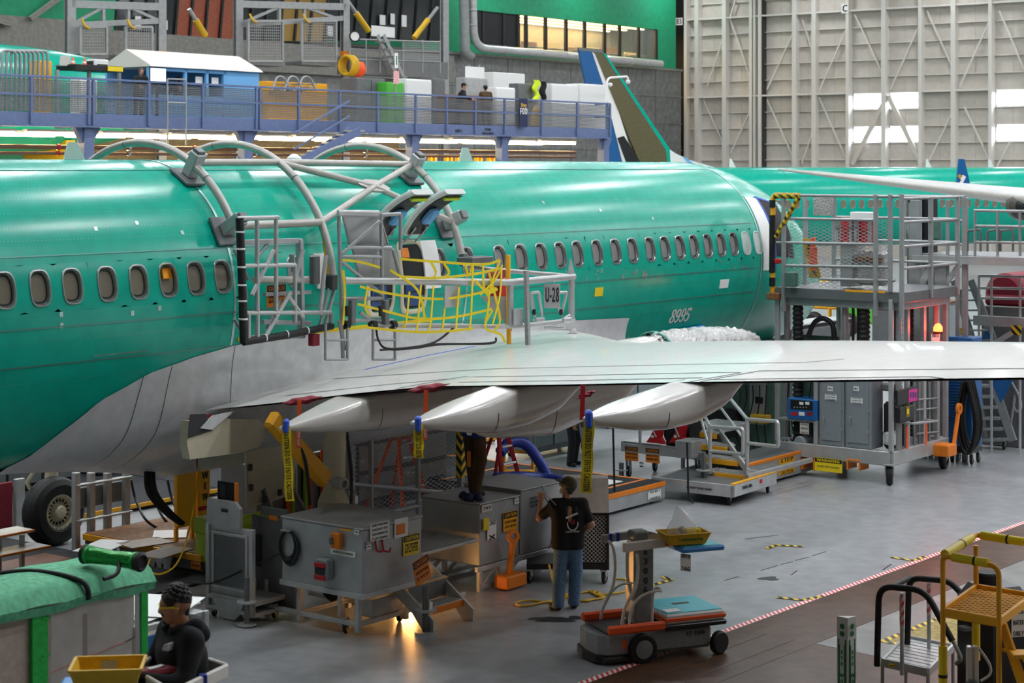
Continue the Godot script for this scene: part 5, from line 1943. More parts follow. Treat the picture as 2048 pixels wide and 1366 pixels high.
	lathe(r,"drum","dark_red",Vector3(PA+0.1,qa(2005,588).y,qa(2003,588).z),Vector3(1,0,0),[[0,0],[0.35,0],[0.43,0.08],[0.43,1.0],[0.35,1.1],[0,1.1]],28)
	span(r,"drum_skirt","dark_red",Vector3(PA+0.05,qa(2000,612).y,qa(1966,600).z),Vector3(PA+1.3,qa(2000,590).y,qa(2050,600).z),0.05)
	PA = 36.2
	var h = thing("handrail","white tube handrail in front of the red drum machine","handrail",Vector3(PA,0,qa(2000,600).z))
	for y in [552,576,596]:
		tube(h,"rail","alu_bright",[qa(1958,y),qa(2062,y+2)],0.028,8)
	for x in [1958,1983,2040]:
		tube(h,"post","alu_bright",[qa(x,552),Vector3(PA,0,qa(x,600).z)],0.028,8)
	bar(h,"deck_edge","alu",qa(1950,640),qa(2062,646),0.2,0.2)
	bar(h,"brace","alu",qa(1985,690),qa(2040,655),0.08,0.1)
	span(h,"hazard_plate","yellow_black",qa(2030,668)+Vector3(-0.2,0,0),qa(2050,650)+Vector3(-0.18,0,0),0)
	# long stairs from the tower down to the floor
	var s = thing("mobile_stairs","grey mobile stairs with serrated treads beyond the black hoses","stairs",Vector3(37.0,0,-15.3))
	PA = 36.6
	var t0 = qa(1905,560); var t1 = qa(1965,700)
	for k in 2:
		var dz = k*0.0
		bar(s,"upper_stringer","galv",qa(1908+k*34,560),qa(1950+k*44,700),0.05,0.16)
	for k in 6:
		var p = qa(1914+k*7,580+k*20); var q = qa(1945+k*8,580+k*20)
		bar(s,"tread","galv",p,q,0.2,0.04)
	span(s,"yellow_side","yellow",qa(1921,690)+Vector3(-0.1,0,0),qa(1936,655)+Vector3(-0.06,0,0),0.01)
	prism(s,"blue_gusset","machine_blue",[Vector2(-0.16,0),Vector2(0.16,0),Vector2(0.0,0.36)],qa(1975,690),Basis(Vector3(0,0,1),Vector3.UP,Vector3(-1,0,0)),0.04)
	prism(s,"blue_gusset","machine_blue",[Vector2(-0.2,0.5),Vector2(0.3,0.5),Vector2(0.04,0.0)],qa(1999,806),Basis(Vector3(0,0,1),Vector3.UP,Vector3(-1,0,0)),0.04)
	# lower flight: treads at y = 770 .. 880
	for k in 6:
		var y = 772+k*21.5
		var x0 = 1950+k*1.5
		var x1 = 1986+k*5.5
		bar(s,"tread","galv",qa(x0,y),qa(x1,y),0.24,0.05)
		var b = mb()
		for n in 9:
			var c = qa(x0,y).lerp(qa(x1,y),(n+0.5)/9.0)
			b.box(c+Vector3(-0.02,0.03,0),Vector3(0.2,0.02,0.02),0.0)
		put(s,"tread_teeth","alu_bright",b)
	bar(s,"stringer","galv",qa(1980,745),qa(2026,882),0.06,0.17)
	bar(s,"stringer","galv",qa(1944,745)+Vector3(0.2,0,0),qa(1962,882)+Vector3(0.2,0,0),0.06,0.17)
	tube(s,"handrail","galv",bend([qa(2010,740),qa(2040,795),qa(2044,815),qa(2034,826),qa(2026,812),qa(2029,790)],0.08,4),0.024,8)
	tube(s,"hand_post","galv",[qa(2030,795),qa(2019,862)],0.024,8)
	caster(s,Vector3(qa(2008,880).x,0,qa(2008,880).z),0.09,0.05,Vector3(0.2,0,1),0.25)
	caster(s,Vector3(qa(1955,880).x,0,qa(1955,880).z),0.09,0.05,Vector3(0.2,0,1),0.25)
	# blue louvred cabinet and hose coil
	PA = 34.3
	var c = thing("blue_cabinet","tall blue louvred cabinet on casters right of the lift base","cabinet",Vector3(PA+0.25,0,-15.1))
	var z0 = qa(1893,850).z; var z1 = qa(1944,850).z
	span(c,"cabinet_body","machine_blue",Vector3(PA,0.34,z0),Vector3(PA+0.5,2.5,z1),0.02)
	for k in 34:
		span(c,"louvre","machine_blue",Vector3(PA-0.02,0.5+k*0.058,z0+0.03),Vector3(PA,0.53+k*0.058,z1-0.12),0.006)
	span(c,"latch","black",qa(1912,842)+Vector3(-0.04,0,0),qa(1915,826),0.004)
	span(c,"latch","black",qa(1919,815)+Vector3(-0.04,0,0),qa(1922,800),0.004)
	span(c,"skid","plastic_black",Vector3(PA,0.22,z0),Vector3(PA+0.5,0.34,z1),0.01)
	for q in [[0.1,z0+0.08],[0.1,z1-0.05],[0.42,z1-0.05],[0.42,z0+0.08]]:
		caster(c,Vector3(PA+q[0],0,q[1]),0.1,0.05,Vector3(0.2,0,1),0.24)
	var hc = thing("hose_coil","thick bundle of black hoses hanging in loops right of the blue cabinet","hose",qa(1948,880))
	for k in 12:
		var w = 8.0+(k % 4)*3.0
		var dx = (k % 3)*2.0
		tube(hc,"hose_loop","black",flow([qa(1940+dx,760)+Vector3(-0.1-0.03*k,0,0),qa(1938+dx-w*0.6,830)+Vector3(-0.1-0.03*k,0,0),qa(1942+dx-w*0.2,880+k)+Vector3(-0.1-0.03*k,0,0),qa(1956+dx,886+k)+Vector3(-0.1-0.03*k,0,0),qa(1960+dx+w*0.4,840)+Vector3(-0.1-0.03*k,0,0),qa(1950+dx,760)+Vector3(-0.1-0.03*k,0,0)],5),0.03,6)
	# far floor machine seen between the lift legs
	var g = thing("green_tug","small green and yellow tug parked far behind the lift's black bellows","tug",Vector3(58,0,-32.5))
	PA = 58.0
	span(g,"body","machine_green",Vector3(PA,0.35,qa(1690,640).z),Vector3(PA+1.4,1.2,qa(1722,640).z),0.1)
	span(g,"frame","amber",Vector3(PA-0.2,0.9,qa(1616,640).z),Vector3(PA+1.2,1.2,qa(1690,640).z),0.06)
	span(g,"mast","amber",Vector3(PA-0.2,0.3,qa(1660,640).z),Vector3(PA,2.0,qa(1664,640).z),0.03)
	span(g,"engine_cover","yellow",Vector3(PA,0.9,qa(1618,640).z),Vector3(PA+1.0,1.9,qa(1640,640).z),0.1)
	for x in [1630,1700]:
		lathe(g,"wheel","rubber",Vector3(PA-0.3,0.4,qa(x,640).z),Vector3(1,0,0),[[0,0],[0.3,0],[0.4,0.06],[0.4,0.24],[0.3,0.3]],20)
# rolling steps,caution cart and low floor platforms right of centre
func service_steps():
	var yw = YAW+0.10
	var o3 = at(1440,1005,LENS*CAM_H/670.0)
	o3.y = 0
	# flat dolly; local x away to the right,z to the right and towards the camera
	var A = at(1465,1003,31.9); var Bp = at(1325,978,33.1); var C = at(1545,967,33.3)
	var d = thing_w("flat_dolly","low silver flat dolly with a yellow edge on four casters under the rolling steps","dolly",Vector3(A.x,0,A.z),YAW+0.06)
	var inv = d.transform.affine_inverse()
	var Lb = (inv*Vector3(Bp.x,0,Bp.z)); var Lc = (inv*Vector3(C.x,0,C.z))
	var wz = -absf(Lb.z); var wx = absf(Lc.x)
	var h = 0.36
	span(d,"bed","alu_dark",Vector3(0,h-0.05,wz),Vector3(wx,h,0),0.004)
	span(d,"side_beam","alu_bright",Vector3(-0.03,h-0.2,wz),Vector3(0.03,h+0.01,0.03),0.006)
	span(d,"side_beam","alu_bright",Vector3(-0.03,h-0.2,-0.03),Vector3(wx,h+0.01,0.03),0.006)
	span(d,"side_beam","alu",Vector3(wx-0.06,h-0.2,wz),Vector3(wx,h+0.01,0.0),0.006)
	span(d,"side_beam","alu",Vector3(0,h-0.2,wz),Vector3(wx,h+0.01,wz+0.06),0.006)
	span(d,"edge_strip","amber",Vector3(0,h+0.01,-0.05),Vector3(wx,h+0.035,0.032),0.004)
	text(d,"lettering","INSERT TUBE HERE","black",Vector3(-0.036,h-0.1,wz*0.4),Vector3(0,0,1),Vector3.UP,0.035,0.5)
	text(d,"lettering","TOOL NO.","black",Vector3(wx*0.3,h-0.08,0.036),Vector3(1,0,0),Vector3.UP,0.06,0.4)
	box(d,"maker_label","red",Vector3(wx*0.62,h-0.06,0.034),Vector3(0.09,0.07,0.006),0)
	for q in [[0.12,-0.12],[wx-0.1,-0.1],[0.1,wz+0.12],[wx-0.12,wz+0.1]]:
		caster(d,Vector3(q[0],0,q[1]),0.09,0.045,Vector3(0.35,0,1),h-0.19,"rubber","alu_bright")
	# steps
	var s = thing("rolling_steps","silver rolling steps with amber tread edges and tube handrails beside the flat dolly","steps",Vector3(28.3,0,-17.2))
	PA = 28.3
	var treads = [[1428,1498,943,0],[1408,1476,914,1],[1385,1455,886,2],[1366,1434,860,3]]
	for q in treads:
		var depth: float = PA+0.28*q[3]
		var p = on_a(q[0],q[2],depth); var r = on_a(q[1],q[2]-6,depth)
		var t = span(s,"tread","alu",Vector3(depth,p.y-0.02,p.z),Vector3(depth+0.28,p.y+0.01,r.z),0.004)
		span(t,"tread_edge","amber",Vector3(depth-0.02,p.y-0.1,p.z),Vector3(depth+0.01,p.y-0.01,r.z),0.004)
		var b = mb()
		for n in 16:
			var z = lerpf(p.z,r.z,(n+0.5)/16.0)
			b.box(Vector3(depth+0.13,p.y+0.02,z),Vector3(0.24,0.02,0.018),0.0)
		put(t,"tread_teeth","alu_bright",b)
		span(s,"riser_plate","alu_dark",Vector3(depth+0.24,p.y-0.22,p.z),Vector3(depth+0.26,p.y-0.02,r.z),0.0)
	for q in [[1430,955,1367,860],[1497,945,1432,855]]:
		bar(s,"stringer","alu",on_a(q[0],q[1],PA),on_a(q[2],q[3],PA+1.1),0.04,0.14)
	var fy = on_a(1420,955,PA).y
	for x in [1420,1494]:
		tube(s,"hand_post","alu_bright",[on_a(x,848 if x < 1450 else 838,PA),Vector3(PA,0.4,on_a(x,950,PA).z)],0.035,10)
	tube(s,"handrail","alu_bright",bend([on_a(1392,800,PA+0.8),on_a(1420,853,PA),on_a(1486,857,PA-0.4),on_a(1486,908,PA-0.4),on_a(1420,902,PA)],0.06,4),0.032,10)
	tube(s,"handrail","alu_bright",bend([on_a(1445,779,PA+0.9),on_a(1494,838,PA),on_a(1556,843,PA-0.5),on_a(1557,893,PA-0.5),on_a(1494,886,PA)],0.06,4),0.032,10)
	tube(s,"mid_rail","alu_bright",[on_a(1400,830,PA+0.8),on_a(1420,902,PA)],0.026,8)
	tube(s,"mid_rail","alu_bright",[on_a(1432,803,PA+0.9),on_a(1494,886,PA)],0.026,8)
	span(s,"side_box","alu_sheet",on_a(1350,915,PA+0.2),on_a(1383,884,PA+0.2)+Vector3(0.5,0,0),0.01)
	span(s,"landing","alu_sheet",on_a(1365,862,PA+1.15),on_a(1432,858,PA+1.15)+Vector3(1.2,0,0),0.01)
	for q in [[1366,1.15],[1432,1.15],[1366,2.3],[1432,2.3]]:
		var p = on_a(q[0],860,PA+1.15)
		span(s,"landing_leg","alu",Vector3(PA+q[1]-0.03,0.1,p.z-0.03),Vector3(PA+q[1]+0.03,p.y,p.z+0.03),0.005)
	span(s,"base_frame","alu",Vector3(PA-0.05,0.38,on_a(1420,950,PA).z-0.05),Vector3(PA+2.3,0.46,on_a(1420,950,PA).z+0.03),0.006)
	span(s,"base_frame","alu",Vector3(PA-0.05,0.38,on_a(1497,950,PA).z-0.05),Vector3(PA+2.3,0.46,on_a(1497,950,PA).z+0.03),0.006)
	span(s,"jack_leg","alu_dark",on_a(1401,975,PA-0.3)+Vector3(0,0,0),on_a(1409,905,PA-0.3)+Vector3(0.06,0,0),0.01)
	lathe(s,"jack_disc","alu",on_a(1405,942,PA-0.3)+Vector3(0.03,0,0),Vector3.UP,[[0.0,0],[0.13,0],[0.13,0.02],[0,0.02]],14)
	# caution cart with red reels
	PA = 28.9
	var c = thing("reel_cart","grey service cart carrying two orange caution signs and red reels beneath the third fairing","cart",Vector3(29.4,0,-19.0))
	var z0 = qa(1243,920).z; var z1 = qa(1400,920).z
	span(c,"front_panel","alu_sheet",Vector3(PA,0.62,z0),Vector3(PA+0.03,qa(1300,888).y,qa(1325,900).z),0.004)
	span(c,"cart_bed","alu",Vector3(PA-0.02,0.5,z0),Vector3(PA+1.2,0.66,z1),0.008)
	span(c,"top_plate","alu",Vector3(PA,qa(1300,888).y-0.03,z0),Vector3(PA+1.1,qa(1300,888).y,z1),0.004)
	for z in [z0+0.03,qa(1325,900).z,qa(1362,900).z,z1]:
		for a in [PA,PA+1.1]:
			span(c,"post","alu",Vector3(a-0.025,0.5,z-0.025),Vector3(a+0.025,qa(1300,888).y,z+0.025),0.004)
	tube(c,"hand_post","alu_bright",[qa(1280,889),qa(1280,850)],0.03,8)
	placard(c,"caution_sign","orange",qa(1264,907)+Vector3(-0.01,0,0),Vector3(0,0,1),0.30,0.27,["PINCH POINT","KEEP CLEAR"],"CAUTION")
	placard(c,"caution_sign","orange",qa(1306,911)+Vector3(-0.01,0,0),Vector3(0,0,1),0.31,0.27,["WATCH STEP","MOVING PARTS"],"CAUTION")
	placard(c,"label_plate","paper",qa(1284,929)+Vector3(-0.01,0,0),Vector3(0,0,1),0.1,0.09,["WARNING","!"])
	for q in [z0+0.1,z1-0.1]:
		caster(c,Vector3(PA+0.1,0,q),0.11,0.05,Vector3(0.3,0,1),0.5)
		caster(c,Vector3(PA+1.0,0,q),0.11,0.05,Vector3(0.3,0,1),0.5)
	span(c,"tool_well","dark_void",Vector3(PA+0.05,0.66,qa(1328,900).z),Vector3(PA+0.8,1.2,qa(1360,900).z),0.02)
	span(c,"jack_leg","alu_dark",qa(1241,963)+Vector3(-0.06,0,0),qa(1248,925),0.008)
	lathe(c,"jack_disc","alu",qa(1244,940)+Vector3(-0.03,0,0),Vector3.UP,[[0.0,0],[0.14,0],[0.14,0.02],[0,0.02]],14)
	var k = 0
	for q in [[1312,1337],[1358,1376]]:
		var r = thing("cable_reel","red bracketed black cable reel on the service cart, " + ["left of the pair","right of the pair"][k],"reel",qa(q[0],886))
		k += 1
		var cc = qa(q[1],868)
		lathe(r,"drum","rubber",cc+Vector3(0.25,0,-0.08),Vector3(-0.3,0,1),[[0,0],[0.21,0],[0.21,0.02],[0.14,0.03],[0.14,0.16],[0.21,0.17],[0.21,0.19],[0,0.19]],24)
		var zc = qa(q[0],886)
		prism(r,"bracket","red",[Vector2(-0.2,0),Vector2(0.2,0),Vector2(0.12,0.12),Vector2(0.16,0.36),Vector2(0.04,0.38),Vector2(-0.12,0.1)],zc+Vector3(0.05,0.0,0),Basis(Vector3(0,0,1),Vector3.UP,Vector3(-1,0,0)),0.08)
		tube(r,"guide_bar","galv",[zc+Vector3(-0.06,0.12,0.04),zc+Vector3(-0.06,0.3,-0.06)],0.014,6)
		box(r,"label_plate","paper",zc+Vector3(-0.033,0.12,-0.06),Vector3(0.006,0.05,0.06),0)
	# low floor platforms with amber edges
	var fp = [[1110,955,1330,1003,"low floor platform with amber edges left of the flat dolly"],[1490,918,1556,955,"low floor platform with an amber sign between the rolling steps and the lift base"]]
	for i in 2:
		var q = fp[i]
		var a0 = hz(at(q[2],q[3],LENS*CAM_H/(q[3]-HORIZON)))
		var p = thing("floor_platform",q[4],"platform",Vector3(a0.x,0,a0.z))
		var la = 4.0 if i == 0 else 2.4
		var z2: float = a0.z
		if i == 0:
			# front face runs along the body direction to the right
			var f0 = hz(at(1185,1035,LENS*CAM_H/700.0))
			span(p,"body","alu_sheet",Vector3(f0.x-0.3,0.05,z2-5.2),Vector3(a0.x,0.34,z2),0.01)
			span(p,"deck","dark_cloth",Vector3(f0.x-0.3,0.34,z2-5.2),Vector3(a0.x,0.36,z2-0.02),0.004)
			span(p,"edge_strip","orange",Vector3(f0.x-0.3,0.28,z2-0.004),Vector3(a0.x,0.365,z2+0.012),0.004)
			span(p,"edge_strip","orange",Vector3(f0.x-0.3,0.36,z2-0.4),Vector3(a0.x-0.1,0.368,z2-0.34),0)
			span(p,"edge_strip","orange",Vector3(a0.x-0.14,0.36,z2-5.0),Vector3(a0.x-0.06,0.368,z2-0.34),0)
			span(p,"edge_strip","orange",Vector3(f0.x-0.3,0.36,z2-3.2),Vector3(a0.x-0.1,0.368,z2-3.14),0)
			span(p,"white_plate","paper",Vector3(a0.x-1.3,0.36,z2-1.0),Vector3(a0.x-0.5,0.369,z2-0.55),0)
			placard(p,"label_plate","paper",Vector3(a0.x-0.35,0.17,z2+0.004),Vector3(1,0,0),0.4,0.14,["TOOL NO. 4","LOAD 500 LB"])
			for a in [f0.x,a0.x-0.3]:
				caster(p,Vector3(a,0,z2-0.1),0.04,0.03,Vector3(0,0,1),0.1)
		else:
			PA = 30.3
			span(p,"body","alu_sheet",Vector3(PA-1.3,0.05,qa(1480,940).z),Vector3(PA+1.5,0.45,qa(1557,940).z),0.01)
			span(p,"deck","alu_dark",Vector3(PA-1.3,0.45,qa(1480,940).z),Vector3(PA+1.5,0.47,qa(1557,940).z),0.004)
			var zf = qa(1557,940).z
			span(p,"edge_strip","orange",Vector3(PA-1.3,0.42,zf-0.05),Vector3(PA+1.0,0.475,zf+0.008),0.004)
			placard(p,"caution_sign","amber",Vector3(PA+0.3,0.26,zf+0.004),Vector3(1,0,0),0.6,0.3,["STEP","CAUTION"])
			for a in [PA-1.0,PA+0.8]:
				caster(p,Vector3(a,0,zf-0.08),0.04,0.03,Vector3(0,0,1),0.1)
	# dark green machine cabinet behind the rolling steps
	PA = 33.0
	var g = thing("machine_cabinet","dark green machine cabinet with black reels behind the rolling steps","cabinet",Vector3(PA,0,qa(1500,850).z))
	span(g,"cabinet_body","cabinet_green",Vector3(PA,0,qa(1432,850).z),Vector3(PA+0.8,2.3,qa(1548,850).z),0.02)
	span(g,"grey_door","alu_sheet",Vector3(PA-0.03,0.6,qa(1500,850).z),Vector3(PA,1.55,qa(1533,850).z),0.01)
	for x in [1428,1462]:
		lathe(g,"hose_drum","rubber",qa(x,845)+Vector3(-0.05,0,0),Vector3(-1,0,0.2),[[0,0],[0.3,0],[0.3,0.04],[0.2,0.06],[0.2,0.2],[0.3,0.22],[0.3,0.26],[0,0.26]],26)
	span(g,"yellow_tray","yellow",qa(1512,842)+Vector3(-0.25,0,0),qa(1545,829)+Vector3(-0.04,0,0),0.01)
	span(g,"outlet","black",qa(1513,806)+Vector3(-0.06,0,0),qa(1527,794),0.004)
	for k2 in 5:
		tube(g,"cable","black",flow([qa(1480+k2*14,770)+Vector3(-0.06,0,0),qa(1486+k2*13,800)+Vector3(-0.12,0,0),qa(1470+k2*16,850)+Vector3(-0.1,0,0),qa(1490+k2*12,900)+Vector3(-0.08,0,0)]),0.014,5)
	# dangling hoses in front of the low platform
	for q in [[1226,850,1025,"dark hose hanging from the wing down to the low platform"],[1374,885,1008,"thin dark cable dropping from the red reel to the floor"]]:
		var d0 = LENS*CAM_H/(q[2]-HORIZON)
		var hh = thing_w("hanging_hose",q[3],"hose",Vector3(at(q[0],q[2],d0).x,0,at(q[0],q[2],d0).z),0.0)
		var bb = at(q[0],q[2],d0); bb.y = 0
		tube(hh,"hose","plastic_black",flow([at(q[0],q[1],d0)-bb,at(q[0]+2,lerpf(q[1],q[2],0.5),d0)-bb,at(q[0]+3,q[2]-20,d0)-bb,at(q[0]+(12 if q[0] > 1300 else -3),q[2],d0-0.05)-bb+Vector3(0,0.015,0)]),0.02,6)
# working plane beside the fuselage: depth grows gently to the right
func cw(x: float,y: float,nearer := 0.0) -> Vector3:
	return hz(at(x,y,25.2+(x-680.0)*0.004-nearer))
func scaffold_arches():
	var o = thing("scaffold_arch","grey tubular frame of three arches strapped over the near fuselage","scaffold",hull(19.5,60,0.0))
	var ends = [[17.32,63.0],[19.02,83.0],[21.9,78.0]]
	for e in ends:
		var pts = []
		for i in 33:
			pts.append(hull(e[0],lerpf(-75.0,e[1],i/32.0),0.24))
		tube(o,"arch_tube","tube_grey",pts,0.056,12)
		for th in [-8.0,40.0]:
			var p = hull(e[0],th,0.24)
			var t = (hull(e[0],th+1,0.24)-p).normalized()
			lathe(o,"arch_joint","seam_dark",p,t,[[0.058,0],[0.059,0.012]],12)
	tube(o,"cross_tube","tube_grey",[hull(17.4,30,0.24),hull(19.0,29.5,0.24),hull(21.9,31,0.24)],0.05,12)
	tube(o,"cross_tube","tube_grey",[hull(17.4,62,0.22),hull(19.02,62,0.24)],0.056,12)
	var mid = hull(20.55,45.5,0.24)
	for q in [[19.02,30],[19.02,62],[21.9,31],[21.9,64]]:
		tube(o,"brace_tube","tube_grey",[hull(q[0],q[1],0.24),mid],0.05,12)
	var n = (hull(20.55,45.5,1.0)-hull(20.55,45.5)).normalized()
	var tx = Vector3(1,0,0)
	prism(o,"brace_plate","tube_grey",[Vector2(-0.34,0.05),Vector2(-0.12,0.14),Vector2(0.14,0.12),Vector2(0.3,-0.06),Vector2(0.14,-0.12),Vector2(-0.1,-0.1)],mid-n*0.02,Basis(tx,n.cross(tx),n),0.04)
	for q in [[17.32,31],[17.32,61.5],[21.9,32],[21.95,63]]:
		var nn = (hull(q[0],q[1],1.0)-hull(q[0],q[1])).normalized()
		var B = Basis(tx,nn,tx.cross(nn))
		var c = hull(q[0],q[1],0.0)
		var f = box(o,"clamp_foot","alu_dark",c+nn*0.035,Vector3(0.34,0.05,0.42),0.01,B)
		box(f,"foot_pad","rubber",c+nn*0.008,Vector3(0.3,0.02,0.38),0.004,B)
		box(o,"clamp_block","alu",c+nn*0.24+tx*0.02,Vector3(0.17,0.36,0.17),0.012,B)
		box(o,"clamp_cap","alu_dark",c+nn*0.44+tx*0.02,Vector3(0.13,0.06,0.13),0.008,B)
		for s in [-0.06,0.06]:
			lathe(o,"clamp_bolt","galv",c+nn*0.06+tx*(0.11+s),nn,[[0.015,0],[0.015,0.3],[0.024,0.3],[0.024,0.34],[0,0.34]],8)
	# orange strut and end fittings of the middle arch
	tube(o,"orange_strut","amber",[hull(19.0,64,0.26),hull(18.98,84,0.2)],0.03,8)
	box(o,"end_fitting","seam_dark",hull(19.0,85.5,0.22),Vector3(0.14,0.22,0.14),0.02)
	for s in [-0.05,0.06]:
		tube(o,"end_strut","galv",[hull(19.0+s,88,0.22),hull(18.75+s,101,0.3)],0.026,8)
	box(o,"end_fitting","alu_dark",hull(21.95,80,0.22),Vector3(0.1,0.2,0.1),0.015)
func left_cage():
	PL = -17.45
	var o = thing("work_cage","aluminium tube cage with a black padded L-shaped edge hanging at the wing root","cage",ql(570,690))
	tube(o,"padded_post","rubber",[ql(479,436),ql(484,560),ql(488,686)],0.055,10)
	tube(o,"padded_rail","rubber",[ql(487,684),ql(575,670),ql(664,652)],0.05,10)
	for y in [466,500,536,572,604,640]:
		lathe(o,"pad_tie","white",ql(479+(y-436)*0.036,y),Vector3(0.02,1,0),[[0.056,0],[0.06,0.004],[0.06,0.02],[0.056,0.024]],10)
	for x in [528,571,612]:
		lathe(o,"pad_tie","white",ql(x,lerpf(684,652,(x-487.0)/177.0)),Vector3(1,0.05,0),[[0.051,0],[0.055,0.004],[0.055,0.02],[0.051,0.024]],10)
	for q in [[474,437,556,435],[514,437,515,674],[552,433,552,645],[487,532,590,530],[590,529,590,645],[492,626,662,625],[662,625,662,648],[497,626,497,676],[530,675,580,586],[575,590,606,634],[504,590,548,500],[606,500,590,560]]:
		tube(o,"cage_tube","alu",[ql(q[0],q[1]),ql(q[2],q[3])],0.030,8)
	var back = 0.18
	for q in [[490,486,621,482,0.07],[500,680,620,672,0.08],[548,590,640,585,0.05],[545,645,640,648,0.06]]:
		bar(o,"cage_channel","alu_sheet",ql(q[0],q[1])+Vector3(0,0,-back),ql(q[2],q[3])+Vector3(0,0,-back),0.05,q[4])
	bar(o,"cage_channel","alu_sheet",ql(618,480)+Vector3(0,0,-back),ql(622,678)+Vector3(0,0,-back),0.1,0.06)
	bar(o,"cage_channel","alu_sheet",ql(589,508)+Vector3(0,0,-0.05),ql(593,545)+Vector3(0,0,-0.05),0.09,0.02)
	tube(o,"pivot_tube","tube_grey",[ql(527,561)+Vector3(0,0,-back),ql(648,561)+Vector3(0,0,-back)],0.05,12)
	for q in [[490,500,512,560],[515,600,500,540],[560,484,526,520],[555,660,575,600],[490,640,505,672]]:
		tube(o,"linkage_rod","galv",[ql(q[0],q[1])+Vector3(0,0,-0.2),ql(q[2],q[3])+Vector3(0,0,-0.14)],0.022,6)
	placard(o,"caution_sign","orange",ql(580,593)+Vector3(0,0,-0.26),Vector3(1,0,0),0.36,0.3,["HANDS CLEAR","MOVING GATE"],"CAUTION")
	box(o,"red_tag_box","dark_red",ql(630,680)+Vector3(0,0,-0.02),Vector3(0.14,0.16,0.1),0.01)
	box(o,"hinge_block","alu_dark",ql(640,540)+Vector3(0,0,-0.1),Vector3(0.12,0.4,0.12),0.02)
	tube(o,"gas_strut","alu_bright",[ql(652,510),ql(640,630)],0.03,8)
func middle_stand():
	var o = thing("hatch_stand","grey framed work stand with two tilted panels below the raised exit hatches","stand",cw(730,720))
	for q in [[677,427,686,720],[762,427,766,656],[801,427,801,500],[693,495,783,496],[682,513,762,514],[685,597,765,597],[686,641,787,641],[682,509,760,442],[682,522,765,590],[762,430,801,428],[787,500,801,555],[678,640,690,700],[720,625,745,643]]:
		tube(o,"stand_tube","galv",[cw(q[0],q[1]),cw(q[2],q[3])],0.027,8)
	tube(o,"roll_bar","alu",[cw(676,426,0.05),cw(757,427,0.05)],0.045,10)
	for q in [[[686,433],[760,433],[776,489],[700,493]],[[705,497],[785,497],[801,554],[718,556]]]:
		var p = []
		for k in 4: p.append(cw(q[k][0],q[k][1],-0.1-(0.12 if k > 1 else 0.0)))
		var b = mb()
		var n: Vector3 = (p[1]-p[0]).cross(p[3]-p[0]).normalized()*0.03
		b.quad(p[0],p[1],p[2],p[3]); b.quad(p[0]+n,p[1]+n,p[2]+n,p[3]+n)
		for k in 4:
			b.quad(p[k],p[(k+1) % 4],p[(k+1) % 4]+n,p[k]+n)
		put(o,"tilted_panel","alu_sheet",b)
		for k in 4:
			bar(o,"panel_edge","galv",p[k],p[(k+1) % 4],0.025,0.025)
	for x in [698,765]:
		box(o,"hinge_plate","alu_dark",cw(x+6,625,0.04),Vector3(0.09,0.34,0.08),0.01)
		tube(o,"lever","black",[cw(x-5,612,0.1),cw(x-3,632,0.1)],0.03,8)
	for x in [688,742,782]:
		lathe(o,"tube_clamp","rubber",cw(x,650,0.04),Vector3(1,0,0),[[0.03,0],[0.06,0],[0.06,0.08],[0.03,0.08]],12)
	var k = 0
	for x in [651,746]:
		var l = thing("hook_ladder","short grey hook-on ladder above the wing root, " + ["left of the pair, by the red tag","right of the pair, by the black cable"][k],"ladder",cw(x+22,720))
		k += 1
		for s in [0,44]:
			tube(l,"ladder_rail","galv",[cw(x+s,648,0.06),cw(x+s,720,0.06)],0.02,8)
		for y in [680,719]:
			tube(l,"ladder_rung","galv",[cw(x,y,0.06),cw(x+44,y,0.06)],0.018,8)
